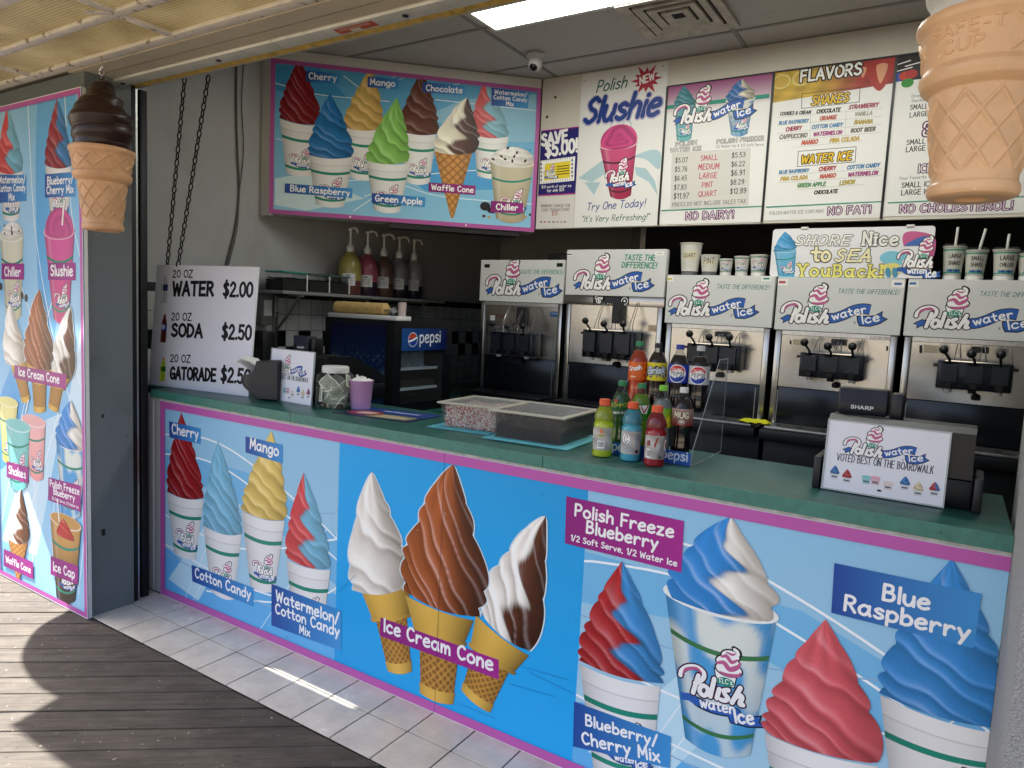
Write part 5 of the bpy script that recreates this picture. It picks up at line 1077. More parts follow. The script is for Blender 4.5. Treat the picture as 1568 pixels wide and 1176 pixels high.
def desserts(A, P0, e, up, n=7):
    """row of little desserts on the voted-best cards"""
    P0, e, up = map(np.asarray, (P0, e, up))
    for i, (x, y, c, c2) in enumerate(((.03, .55, '#2f78b8', None), (.16, .3, '#b83a34', None), (.36, .55, '#7fc0c4', 'cup'), (.45, .6, '#d8a0b0', 'cup'), (.58, .25, '#d8c8c4', 'cup'), (.74, .5, '#2f78c0', 'tall'), (.87, .1, '#e6d9b4', None), (1.02, .35, '#b8303a', '#3a80c4'))):
        b = P0+e*x+up*(y*.5); w_ = e*.048; h_ = up*.42
        A.poly([b-w_*.75, b+w_*.75, b+w_+h_*(1 if c2 == 'cup' else .8), b-w_+h_*(1 if c2 == 'cup' else .8)], H('#d3d6d8') if c2 != 'cup' else H(c)*.8+.15)
        A.stroke([b-w_*.6+h_*.35, b+w_*.6+h_*.35], np.linalg.norm(w_)*.35, H('#50606c'), cap='flat')
        if c2 == 'cup': A.ell(*(b+h_), np.linalg.norm(w_)*1.05, np.linalg.norm(w_)*.35, np.clip(H(c)*1.1, 0, 1))
        else: soft(A, b+h_*2.0, b-w_+h_*.8, b+w_+h_*.8, H(c), H(c2) if c2 and c2[0] == '#' else None, raw=True, res=(10, 14), n=3)
    b = P0+e*.5+up*.0; A.ell(b[0], b[1], np.linalg.norm(e)*.025, np.linalg.norm(e)*.012, H('#222222'))
def voted_card(name, label_, loc, rotz, w_, h_, lean, n_logo=(.18, .42, .92)):
    t = thing(name, label_, 'sign', loc, rotz, 'voted-best cards in clear holders')
    Vd_ = np.array([0, math.sin(lean), math.cos(lean)]); U_ = np.array([1., 0, 0]); N_ = np.cross(U_, Vd_)
    def slab(off, th, ins): 
        q = [np.array([x, 0, 0])+Vd_*v+N_*off for x, v in ((-w_/2+ins, ins), (w_/2-ins, ins), (w_/2-ins, h_-ins), (-w_/2+ins, h_-ins))]; return MB().hexa([q[0], q[1], q[1]-N_*th, q[0]-N_*th], [q[3], q[2], q[2]-N_*th, q[3]-N_*th])
    slab(.0, .003, .0).build('card', PAPER, t)
    mb = MB(); 
    for a_, b_ in (((-w_/2-.004, -.004), (w_/2+.004, .0)), ((-w_/2-.004, h_), (w_/2+.004, h_+.004)), ((-w_/2-.004, 0), (-w_/2, h_)), ((w_/2, 0), (w_/2+.004, h_))):
        q = [np.array([x, 0, 0])+Vd_*v+N_*.003 for x, v in ((a_[0], a_[1]), (b_[0], a_[1]), (b_[0], b_[1]), (a_[0], b_[1]))]; mb.hexa([q[0], q[1], q[1]-N_*.008, q[0]-N_*.008], [q[3], q[2], q[2]-N_*.008, q[3]-N_*.008])
    mb.build('holder', mat('acrylic_edge', '#a8b0b4', .15, spec=.8), t)
    A = Art(np.array([-w_/2, 0, 0]), U_, Vd_, clip=(0, w_, 0, h_), N=N_); A.rect(.001, w_-.001, .001, h_-.001, H('#e6e8f0'))
    logo_at(A, (w_*.14, h_*.52), (w_*.86, h_*.52), 'wide', 1.0 if w_ > .25 else 1.15)
    A.text('VOTED BEST ON THE BOARDWALK', (w_*.10, h_*.425), (w_*.90, h_*.425), H('#2a2c30'), w=.18, cap='square', hs=1.55, slant=.05)
    desserts(A, (w_*.07, h_*.08), (w_*.84, 0), (0, h_*.24))
    A.build('artwork', PRINT, t, False)
    return t
pL = at(412, 611, Z=1.106); pR = at(476, 622, Z=1.106); hh = at(418, 537, Y=.16)[2]-1.106
d_ = pR-pL; voted_card('card_sign', 'small white voted-best card in a clear holder between napkin dispenser and tip jar', ((pL[0]+pR[0])/2, (pL[1]+pR[1])/2, 1.110), math.atan2(d_[1], d_[0]), np.linalg.norm(d_), .25, .06)

# tip jar
p = (at(472, 624, Z=1.106)+at(524, 628, Z=1.106))/2+np.array([0, .06, 0])
t = thing('tip_jar', 'clear plastic tip jar with a white lid, stuffed with dollar bills', 'jar', (p[0], p[1], 1.1062), .3)
def sq(r, z, a): n_ = 5; return r*(abs(math.cos(a))**n_+abs(math.sin(a))**n_)**(-1/n_)
MB().lathe([(.066, 0), (.073, .006), (.074, .03), (.074, .135), (.071, .155), (.06, .168), (.055, .172), (.055, .180), (.053, .180), (.053, .170), (.058, .164), (.069, .152), (.0715, .134), (.0715, .03), (.07, .008), (.0, .006)], (0, 0, 0), 48, cap=False, fn=sq).build('jar', GLASS, t, smooth=50)
MB().lathe([(.062, .168), (.063, .172), (.063, .194), (.060, .198), (0.0001, .198)], (0, 0, 0), 40).build('lid', WHITEP, t)
BILL = []
for j in range(4):
    A = Art((0, 0, 0), (1, 0, 0), (0, 0, 1), N=(0, -1, 0)); A.STEP = 3e-5; w_, h_ = .078, .0332*1
    def bl(u, v): 
        q = .5+.5*np.sin(u*60)*np.sin(v*40); return np.column_stack([(u-.5)*2*w_*.8, (v-.5)*2*h_]), np.outer(.75+.35*q, H('#8f9683'))
    A.grid(lambda u, v: (np.column_stack([(u-.5)*2*w_*.8, (v-.5)*2*h_]), np.tile(H('#e3e0cc'), (len(u), 1))), 12, 8)
    A.L += 4; A.grid(lambda u, v: (np.column_stack([(u-.5)*2*w_*.72, (v-.5)*2*h_*.82]), np.outer(.72+.4*(.5+.5*np.sin(u*50+j)*np.sin(v*30)), H('#a9ae98'))), 24, 14)
    A.L += 4; th_ = np.linspace(0, 6.28, 17)[:-1]; A.emit(np.column_stack([.011*np.cos(th_), .016*np.sin(th_)]), [tuple(range(16))], H('#b5b59f')); A.L += 2; A.emit(np.column_stack([.006*np.cos(th_), .011*np.sin(th_)]), [tuple(range(16))], H('#5d6656'))
    fz = rng.rand()*6
    def fold(p_, fz=fz, j=j):
        x, z, d = p_[:, 0], p_[:, 1], p_[:, 2]; R_ = .05+.01*j; th = x/R_
        return np.column_stack([R_*np.sin(th), -R_*np.cos(th)+R_*.5+.003*np.sin(x*90+fz)-d, z+.004*np.sin(x*60+fz)])
    BILL.append((A, fold))
slots = [(.2, .05, .3), (1.3, .055, -.5), (2.6, .05, .9), (3.7, .06, -.2), (4.7, .052, .5), (5.5, .056, -.8), (.1, .10, -.4), (.9, .11, .6), (2.0, .105, -.9), (3.2, .11, .25), (4.3, .105, -.35), (5.2, .11, .8), (4.9, .085, 1.3), (5.9, .08, .1)]
protos = {}
for i, (a, z, roll) in enumerate(slots):
    j = i % 4
    if j not in protos:
        A, fold = BILL[j]; o = A.build('dollar_bill', PRINT, None, False, fold); protos[j] = o
    else: o = protos[j].copy(); C.objects.link(o)
    rr = .030
    o.matrix_world = Matrix.Translation(Vector(t.location)+Vector((rr*math.cos(a), rr*math.sin(a), z)))@Matrix.Rotation(a+math.pi/2, 4, 'Z')@Matrix.Rotation(roll, 4, 'Y')
    tag(o, 'folded green banknote crammed inside the clear tip jar', 'banknote', 'banknotes in the tip jar')
for i in range(5):
    a = -2.2+i*.45; o = MB().lathe([(.0001, 0), (.011, 0), (.011, .0018), (.0001, .0018)], (0, 0, 0), 20).build('coin', mat('coin_metal', '#b9a58c', .35, .9, noise=.2, nscale=50), None)
    o.matrix_world = Matrix.Translation(Vector(t.location)+Vector((.054*math.cos(a), .054*math.sin(a), .014+.006*(i % 2))))@Matrix.Rotation(.9*(-1)**i, 4, 'X')
    tag(o, 'coin at the bottom of the clear tip jar', 'coin', 'coins in the tip jar')
p = at(539, 627, Z=1.106)+np.array([.0, .055, 0])
t = thing('paper_cup', 'lilac cup holding crumpled paper beside the tip jar', 'cup', (p[0], p[1], 1.1062))
MB().lathe([(.0001, .003), (.044, .003), (.045, .0), (.046, .003), (.0585, .132), (.061, .134), (.061, .137), (.058, .137), (.0565, .133), (.045, .02), (.0001, .02)], (0, 0, 0), 40, cap=False).build('cup', mat('lilac_plastic', '#c79ac4', .4, noise=.03), t, smooth=50)
vs = []; n = 30
for i in range(6):
    for kk in range(n):
        a = 2*math.pi*kk/n; r = .054*(1-i/5.5); vs.append((r*math.cos(a), r*math.sin(a), .124+.014*rng.rand()+.004*i))
MB().add(vs, [(i*n+kk, i*n+(kk+1) % n, (i+1)*n+(kk+1) % n, (i+1)*n+kk) for i in range(5) for kk in range(n)]).build('crumpled_paper', PAPER, t)
MB().tube([(-.02, 0, .12), (-.022, -.004, .16)], .006, 10).build('spoon_handle', WHITEP, t)

# placemat
q = [at(*w, Z=1.106) for w in ((513, 633), (641, 648), (684, 642), (560, 622))]
o = thing('placemat', 'glossy dark blue advertising mat lying on the counter left of the sprinkles', 'mat', (1.35, .25, 1.1065))
O_ = np.array([1.14, .115, 1.1085]); Ud = np.array([.41, .05, 0.]); L_ = np.linalg.norm(Ud); Ud /= L_; Vd = np.array([-Ud[1], Ud[0], 0]); Dp = .27
mb = MB(); c_ = [O_, O_+Ud*L_, O_+Ud*L_+Vd*Dp, O_+Vd*Dp]; mb.hexa([np.array(x)-np.array([0, 0, .002]) for x in c_], c_); mb.build('mat', BLACKP, o, True)
A = Art(O_, Ud, Vd, clip=(0, L_, 0, Dp)); A.rect(.002, L_-.002, .002, Dp-.002, H('#1c2a4a')); A.rect(.002, L_-.002, .13, Dp-.002, H('#1d3a78')); A.poly([(.03, .06), (.14, .05), (.2, .10), (.15, .16), (.06, .15)], H('#8a2a30'), True); A.poly([(.07, .08), (.15, .08), (.16, .13), (.09, .13)], H('#c9b0a0'), True); A.poly([(.16, .02), (.37, .03), (.38, .12), (.2, .12)], H('#8d8366')); A.poly([(.2, .04), (.34, .05), (.33, .09), (.22, .1)], H('#b0a686'), True)
for i in range(9): A.rect(.14+i*.022, .157+i*.022, .19, .215, H('#aab8d4'))
A.build('artwork', GLOSSY, o)

# sprinkle boxes
CLR = clear_mat('cloudy_plastic', (.95, .96, .95), .5, .12, .06, .4); LIDM = clear_mat('frosted_lid', (.92, .92, .9), .5, .25, .10)
def food_box(label_, c_, rz, L_, Wd, Hh_, fill_h, bit, cols, n_b, group):
    t = thing('food_box', label_, 'food box', (c_[0], c_[1], 1.1105), rz, group)
    x, y = L_/2, Wd/2; mb = MB(); th = .003; tp = .012
    for a_, b_ in (((-x, -y), (x, -y)), ((x, -y), (x, y)), ((x, y), (-x, y)), ((-x, y), (-x, -y))):
        f = 1-tp/x; p0, p1 = Vector((a_[0]*f, a_[1]*f, 0)), Vector((b_[0]*f, b_[1]*f, 0)); q0, q1 = Vector((a_[0], a_[1], Hh_)), Vector((b_[0], b_[1], Hh_)); nrm = Vector((-(p1-p0).y, (p1-p0).x, 0)).normalized()*th
        mb.hexa([p0, p1, p1+nrm, p0+nrm], [q0, q1, q1+nrm, q0+nrm])
    mb.box(-x+tp, x-tp, -y+tp, y-tp, 0, .003); mb.build('box', CLR, t)
    mb = MB(); mb.box(-x-.012, x+.012, -y-.012, -y+.015, Hh_, Hh_+.008, bev=.003).box(-x-.012, x+.012, y-.015, y+.012, Hh_, Hh_+.008, bev=.003).box(-x-.012, -x+.015, -y+.015, y-.015, Hh_, Hh_+.008, bev=.002).box(x-.015, x+.012, -y+.015, y-.015, Hh_, Hh_+.008, bev=.002).build('lid_rim', mat('lid_rim', '#a9a596', .35, noise=.05), t)
    MB().box(-x+.015, x-.015, -y+.015, y-.015, Hh_+.001, Hh_+.004).build('lid', LIDM, t)
    # contents: a core with thousands of bits on it
    A = Art((0, 0, 0), (1, 0, 0), (0, 1, 0)); f = .985; bx, by = (x-.016)*f, (y-.016)*f; P_, F_, Cc = [], [], []
    def hz(u, v): return fill_h*(1+.10*math.sin(u*9+1)*math.cos(v*14)+.05*math.sin(u*31))
    for i in range(n_b):
        w_ = rng.rand(); 
        if w_ < .45: u, v = (rng.rand()*2-1)*bx, (rng.rand()*2-1)*by; c3 = np.array([u, v, hz(u, v)])
        elif w_ < .8: u = (rng.rand()*2-1)*bx; v = -by; c3 = np.array([u, v, rng.rand()*hz(u, v)+.003])
        else: v = (rng.rand()*2-1)*by; u = bx if rng.rand() < .7 else -bx; c3 = np.array([u, v, rng.rand()*hz(u, v)+.003])
        d = rng.randn(3); 
        if .45 <= w_ < .8: d[1] *= .2
        elif w_ >= .8: d[0] *= .2
        else: d[2] *= .3
        d /= np.linalg.norm(d); a_ = np.cross(d, [0.3, .5, .8]); a_ /= np.linalg.norm(a_); b_ = np.cross(d, a_); l, r = bit; b0 = len(P_)
        for s_ in (-1, 1):
            for kk in range(4): an = kk*np.pi/2; P_.append(c3+d*l*s_+(a_*math.cos(an)+b_*math.sin(an))*r)
        F_ += [(b0+kk, b0+(kk+1) % 4, b0+4+(kk+1) % 4, b0+4+kk) for kk in range(4)]+[(b0, b0+1, b0+2, b0+3), (b0+4, b0+5, b0+6, b0+7)]
        Cc += [H(cols[rng.randint(len(cols))])]*8
    me = bpy.data.meshes.new('sprinkles'); me.from_pydata([tuple(p_) for p_ in P_], [], F_); me.materials.append(PRINT); ca = me.color_attributes.new('Col', 'FLOAT_COLOR', 'POINT'); ca.data.foreach_set('color', np.column_stack([np.array(Cc), np.ones(len(Cc))]).astype(np.float32).ravel())
    o = bpy.data.objects.new('sprinkles', me); C.objects.link(o); o.location = t.location; o.rotation_euler = t.rotation_euler; o['kind'] = 'stuff'
    tag(o, label_.split(' box ')[0].replace('clear', 'loose').replace(' lidded', '')+' filling the clear box', 'sprinkles')
    gx = 14; vs = []; fs = []
    for j in range(gx):
        for i in range(gx): u, v = (i/(gx-1)*2-1)*(bx-.004), (j/(gx-1)*2-1)*(by-.004); vs.append((u, v, hz(u, v)-.003))
    fs = [(j*gx+i, j*gx+i+1, (j+1)*gx+i+1, (j+1)*gx+i) for j in range(gx-1) for i in range(gx-1)]
    ring = [i for i in range(gx)]+[j*gx+gx-1 for j in range(1, gx)]+[(gx-1)*gx+i for i in range(gx-2, -1, -1)]+[j*gx for j in range(gx-2, 0, -1)]
    b0 = len(vs); vs += [(vs[i][0], vs[i][1], .004) for i in ring]; n_ = len(ring); fs += [(ring[i], ring[(i+1) % n_], b0+(i+1) % n_, b0+i) for i in range(n_)]
    o2 = MB().add(vs, fs).build('sprinkle_bed', mat('bed_'+cols[0][1:], cols[0], .7, noise=.4, nscale=120), o)
    return t
MATM = mat('aqua_mat', '#5fb4bf', .6, noise=.05)
food_box('clear lidded box of red and white sprinkles on the counter', (1.815, .345), .10, .27, .29, .095, .080, (.0055, .0019), ['#c9a094', '#e8e0d8', '#f0ece8', '#a83a34', '#6a2a20', '#d88a80', '#f4f0ec']  , 6500, 'lidded boxes of sprinkles')
food_box('clear lidded box of dark chocolate sprinkles beside the soda rack', (2.125, .315), .06, .31, .33, .100, .047, (.004, .0012), ['#22150f', '#2f1d14', '#3a261a', '#1a100c'], 7000, 'lidded boxes of sprinkles')
for lab, c_, L_, Wd, rz in (('pale blue mat under the box of red and white sprinkles', (1.79, .31), .29, .31, .10), ('pale blue mat under the box of chocolate sprinkles', (2.135, .295), .365, .36, .06)):
    o = MB().box(-L_/2, L_/2, -Wd/2, Wd/2, 0, .0028, bev=.001).build('counter_mat', MATM, None); o.location = (c_[0], c_[1], 1.1064); o.rotation_euler = (0, 0, rz); tag(o, lab, 'mat')
# ================================================================ soft-serve machines
GREY_PANEL = mat('pale_panel', '#cfcfcc', .4, noise=.02)
DOORM = mat('steel_dark_reflection', '#2a2d31', .22, .6, noise=.12, nscale=5, rnoise=.06)  # steel door; the dark reflection it shows is put into its colour
def machine(label_, x0, x1, zt, zp, zs, Y=1.93, disp=None, sticker=None, star=True, strip=True, xh=None, tape=(), headless=False):
    """x0..x1 width, zt top of the sign panel, zp its lower edge, zs seam between splash panel and lower door"""
    t = thing('ice_machine', label_, 'soft-serve machine', ((x0+x1)/2, Y, 0), 0, 'soft-serve machines along the back')
    g = .012; MB().box(x0+g, x1-g, Y+.03, Y+.84, .0, zt-.012).build('cabinet', mat('dark_metal', '#16181a', .45), t, True)
    MB().box(x0+.004, x1-.004, Y-.018, Y+.03, zp, zt, bev=.003).build('sign_panel', GREY_PANEL, t, True)
    for q in (x0+g, x1-g-.032): MB().box(q, q+.032, Y-.004, Y+.03, 1.03, zp-.002, bev=.004).build('side_rail', STEEL, t, True)
    MB().box(x0+g+.034, x1-g-.034, Y, Y+.03, zp-.024, zp-.002).build('label_strip', mat('steel_strip', '#d9d9d6', .3, .6, noise=.2, nscale=60), t, True)
    # splash panel: slightly bowed sheet so that it mirrors unevenly
    n = 24; vs = []; xa, xb = x0+g+.034, x1-g-.034
    for j in range(n+1):
        for i in range(n+1):
            u, v = i/n, j/n; vs.append((xa+(xb-xa)*u, Y+.004+.0035*math.sin(math.pi*v)*math.sin(math.pi*u)+.0012*math.sin(7*u+5*v+x0*9)*math.sin(math.pi*v), zs+(zp-.026-zs)*v))
    MB().add(vs, [(j*(n+1)+i, j*(n+1)+i+1, (j+1)*(n+1)+i+1, (j+1)*(n+1)+i) for j in range(n) for i in range(n)]).build('splash_panel', STEEL, t, True, fix=False)
    MB().box(xa, xb, Y+.006, Y+.03, 1.035, zs-.003, bev=.003).build('lower_door', DOORM, t, True)
    for q in (xa, xb-.022): MB().box(q, q+.004, Y+.003, Y+.006, 1.05, zs-.02).build('door_edge', STEEL2, t, True)
    MB().box(x0+.03, x1-.03, Y-.19, Y+.0, 1.046, 1.062, bev=.004).build('drip_tray', STEEL2 if zp < 1.6 else BLACKP, t, True)
    mb = MB(); w_ = x1-x0
    for i in range(5): mb.lathe([(.017, 0), (.0001, 0)], (x0+w_*(.14+.18*i), Y-.10, 1.0628), 18, cap=False)
    mb.build('tray_holes', RUBBER, t, True)
    MB().box(x0+.01, x1-.01, Y-.20, Y+.03, .99, 1.044, bev=.004).build('tray_ledge', BLACKP, t, True)
    MB().box(x0+.008, x1-.008, Y-.06, Y+.03, .10, .985, bev=.004).build('lower_cabinet', mat('black_cabinet', '#121314', .4, .2, noise=.2, nscale=7), t, True)
    # dispensing head
    hx0, hx1, hz0, hz1 = disp; hw = hx1-hx0; yf = Y-.115
    hd = MB().box(hx0, hx1, yf, Y+.002, hz0, hz1, bev=.006); seg = hw/3
    for i in range(3):
        c_ = hx0+seg*(i+.5); hd.prism([(yf-.004, hz0+.02), (yf-.022, hz0+.035), (yf-.022, hz1-.02), (yf-.004, hz1-.004)], 'x', c_-seg*.33, c_+seg*.33)
    hd.box(hx0-.018, hx0, yf+.01, yf+.03, hz1-.03, hz1-.016).box(hx1, hx1+.018, yf+.01, yf+.03, hz1-.03, hz1-.016)
    head = hd.build('dispensing_head', NAVYP, t, True)
    bar = MB().box(hx0+.03, hx1-.06, yf-.012, yf+.012, hz1, hz1+.005).build('head_bar', CHROME, None); bar.parent = head; bar.location = (-t.location[0], -t.location[1], 0)
    for i in range(3):
        c_ = hx0+seg*(i+.5)
        mb = MB(); kz = hz1+(.047, .034, .040)[i]; kx = c_-.018+.012*i-.012; mb.tube([(c_, yf-.012, hz1-.01), (c_-.004, yf-.02, hz1+.012), (kx, yf-.028, kz)], .006, 8); mb.ball((kx, yf-.028, kz+.006), .0205, 9); mb.build('lever', BLACKP, t, True, smooth=60)
        MB().tube([(c_+.022, Y-.012, zp-.03), (c_+.02, yf+.02, hz1+.05), (c_+.012, yf+.006, hz1)], .0022, 6).tube([(c_+.034, Y-.012, zp-.03), (c_+.036, yf+.02, hz1+.05), (c_+.044, yf+.006, hz1)], .0022, 6).build('lever_rod', CHROME, t, True)
        st = MB(); a_ = np.linspace(0, 2*np.pi, 11)[:-1]; rr = np.where(np.arange(10) % 2 == 0, .022, .012); st.prism([(c_+rr[q]*math.sin(a_[q]), hz0+.022+rr[q]*math.cos(a_[q])) for q in range(10)], 'y', yf-.026, yf-.003); st.build('star_knob', RUBBER, t, True)
        MB().lathe([(.017, hz0-.016), (.018, hz0-.002)], (c_, yf+.03, 0), 18).build('nozzle', WHITEP if i != 1 else BLACKP, t, True)
    cx_ = (hx0+hx1)/2; MB().lathe([(.0001, -.012), (.018, -.010), (.020, 0), (.018, .012), (.008, .02)], (cx_+.02, Y-.02, hz0-.04), 20).tube([(cx_+.02, Y+.01, hz0-.03), (cx_+.02, Y-.03, hz0-.038)], .006).build('drain_knob', RUBBER, t, True)
    if not headless:
        MB().box(cx_-.02, cx_+.05, Y-.03, Y+.004, hz1+.045, zp-.035).build('valve_block', DARKP, t, True)
    A = Art((0, Y-.0182, 0), (1, 0, 0), (0, 0, 1), clip=(x0+.004, x1-.004, zp, zt)); A.rect(x0+.006, x1-.006, zp+.002, zt-.002, H('#d2d3d1'))
    return t, A
def m_small(A, Y, zp, x1, x0):
    for i in range(10): x = x0+.09+i*(x1-x0-.18)/9; A.rect(x, x+.012+.02*rng.rand(), zp-.016, zp-.009, BK)
k = K(720, 360, 4.2)
t, A = machine('first soft-serve machine from the left, lower white sign panel beside the tiled wall', .655, 1.318, 1.948, 1.668, 1.30, disp=(.83, 1.16, 1.315, 1.465))
logo_at(A, A.px(*k(95, 395)), A.px(*k(592, 402)), 'wide'); A.textpx('TASTE THE DIFFERENCE!', k(325, 248), k(597, 250), H('#3f9484'), w=.14, serif=.1, hs=1.05)
for q in ((92, 198), (556, 192)): p = A.px(*k(*q)); A.rect(p[0], p[0]+.045, p[1]-.012, p[1]+.012, BK)
A.build('sign_artwork', PRINT, t)
a = Art((0, 1.9285, 0), (1, 0, 0), (0, 0, 1)); a.poly(a.pxs([k(515, 490), k(585, 495), k(585, 530), k(515, 525)]), H('#33507c')); a.poly(a.pxs([k(522, 500), k(578, 504), k(578, 510), k(522, 506)]), H('#8a9cb8')); a.poly(a.pxs([k(128, 515), k(160, 516), k(160, 548), k(128, 547)]), H('#c9c9c6')); a.poly(a.pxs([k(160, 514), k(212, 516), k(212, 521), k(160, 519)]), H('#7a2420')); a.build('sticker_print', PRINT, t)
t, A = machine('second soft-serve machine from the left, the tallest one with a control display under its sign', 1.324, 1.996, 2.012, 1.728, 1.30, disp=(1.52, 1.86, 1.345, 1.515))
MB().box(1.324, 1.996, 1.914, 1.96, 1.668, 1.728, bev=.003).build('control_strip', STEEL, t, True)
logo_at(A, A.px(*k(660, 360)), A.px(*k(1182, 365)), 'wide'); A.textpx('TASTE THE', k(990, 160), k(1185, 163), H('#3f8f78'), w=.2, slant=.15); A.textpx('DIFFERENCE!', k(972, 208), k(1195, 213), H('#3f8f78'), w=.2, slant=.15)
p = A.px(*k(612, 112)); A.rect(p[0], p[0]+.055, p[1]-.022, p[1], H('#e8e8e6')); A.rect(p[0]+.004, p[0]+.05, p[1]-.015, p[1]-.008, BK); p = A.px(*k(1190, 108)); A.rect(p[0], p[0]+.055, p[1]-.02, p[1], H('#e8e8e6')); A.rect(p[0]+.01, p[0]+.045, p[1]-.010, p[1]-.006, H('#7aa08a'))
A.build('sign_artwork', PRINT, t)
a = Art((0, 1.9138, 0), (1, 0, 0), (0, 0, 1)); q = a.pxs([k(790, 440), k(1022, 449), k(1022, 394), k(790, 386)]); a.poly(q, BK); q = a.pxs([k(870, 432), k(960, 436), k(960, 403), k(870, 400)]); a.poly(q, H('#2b3038'))
a.textpx('Cone', k(802, 412), k(850, 413), WH, w=.2); a.textpx('Up', k(810, 434), k(838, 435), WH, w=.2); a.ell(*a.px(*k(993, 424)), .022, .022, WH); a.ell(*a.px(*k(993, 424)), .018, .018, BK); a.ell(*a.px(*k(993, 424)), .007, .007, WH)
for i in range(5): a.ell(*a.px(*k(885+i*16, 440)), .003, .003, WH)
a.build('display', PRINT, t)
a = Art((0, 1.9285, 0), (1, 0, 0), (0, 0, 1)); q = a.pxs([k(1143, 577), k(1210, 580), k(1210, 624), k(1143, 620)]); a.poly(q, H('#b9a78c')); 
for i in range(4): a.stroke(a.pxs([k(1150, 588+i*9), k(1204, 590+i*9)]), .003, H('#6e6252'), cap='flat')
a.build('sticker_print', PRINT, t)
k = K(1000, 330, 2.7606)
t, A = machine('middle soft-serve machine, the one with plain cups standing on top', 2.002, 2.622, 1.862, 1.580, 1.262, disp=(2.185, 2.485, 1.335, 1.472))
logo_at(A, A.px(*k(62, 430)), A.px(*k(446, 437)), 'wide'); A.textpx('TASTE THE DIFFERENCE!', k(268, 308), k(488, 313), H('#2f7f78'), w=.13, slant=.2, hs=1.1); m_small(A, 0, 0, 0, 0) if False else None
for x, y, c in ((52, 260, '#c8b83a'), (460, 258, '#3f9484')): p = A.px(*k(x, y)); A.rect(p[0], p[0]+.05, p[1]-.025, p[1]+.005, H('#eceae4')); A.rect(p[0]+.008, p[0]+.042, p[1]-.016, p[1]-.006, H(c))
A.build('sign_artwork', PRINT, t)
k = K(1140, 340, 4.523)
t, A = machine('soft-serve machine under the shore sign, second from the right', 2.628, 3.243, 1.858, 1.573, 1.265, disp=(2.795, 3.10, 1.335, 1.462))
logo_at(A, A.px(*k(243, 712)), A.px(*k(985, 724)), 'wide'); A.textpx('TASTE THE DIFFERENCE!', k(645, 492), k(1066, 503), H('#1f6f70'), w=.12, slant=.2, hs=1.1)
for x, y, c in ((225, 395, '#a83a4c'), (1020, 405, '#4a6cae')): p = A.px(*k(x, y)); A.rect(p[0], p[0]+.058, p[1]-.034, p[1]+.002, H('#eceae4')); A.rect(p[0]+.012, p[0]+.046, p[1]-.022, p[1]-.010, H(c))
A.build('sign_artwork', PRINT, t)
a = Art((0, 1.9285, 0), (1, 0, 0), (0, 0, 1)); q = a.pxs([k(336, 812), k(415, 816), k(415, 856), k(336, 850)]); a.poly(q, H('#b8ab94'))
for i in range(4): a.stroke(a.pxs([k(340, 820+i*9), k(410, 824+i*9)]), .0025, H('#6b6254'), cap='flat')
for x in (318, 988): a.stroke(a.pxs([k(x, 820 if x < 900 else 860), k(x, 846 if x < 900 else 892)]), .008, BK, cap='flat')
a.textpx('ELECTRIC FREEZER', k(872, 806), k(1042, 816), H('#4a443a'), w=.13, cap='square'); a.build('sticker_print', PRINT, t)
k = K(1370, 330, 3.1773)
t, A = machine('rightmost soft-serve machine, with four straw cups on top', 3.249, 3.90, 1.856, 1.574, 1.262, disp=(3.415, 3.715, 1.335, 1.466))
logo_at(A, A.px(*k(88, 558)), A.px(*k(690, 570)), 'wide'); A.textpx('TASTE THE DIFFERENCE!', k(412, 390), k(745, 402), H('#1f6f70'), w=.12, slant=.2, hs=1.1)
p = A.px(*k(62, 318)); A.rect(p[0], p[0]+.05, p[1]-.03, p[1]+.0, H('#eceae4')); A.rect(p[0]+.010, p[0]+.04, p[1]-.018, p[1]-.006, H('#3f7ab0')); A.build('sign_artwork', PRINT, t)
a = Art((0, 1.9285, 0), (1, 0, 0), (0, 0, 1)); q = a.pxs([k(140, 628), k(214, 634), k(214, 672), k(140, 666)]); a.poly(q, H('#b8ab94')); a.poly(a.pxs([k(120, 630), k(134, 631), k(134, 670), k(120, 668)]), BK)
for i in range(4): a.stroke(a.pxs([k(145, 636+i*8), k(210, 641+i*8)]), .0025, H('#6b6254'), cap='flat')
a.build('sticker_print', PRINT, t)

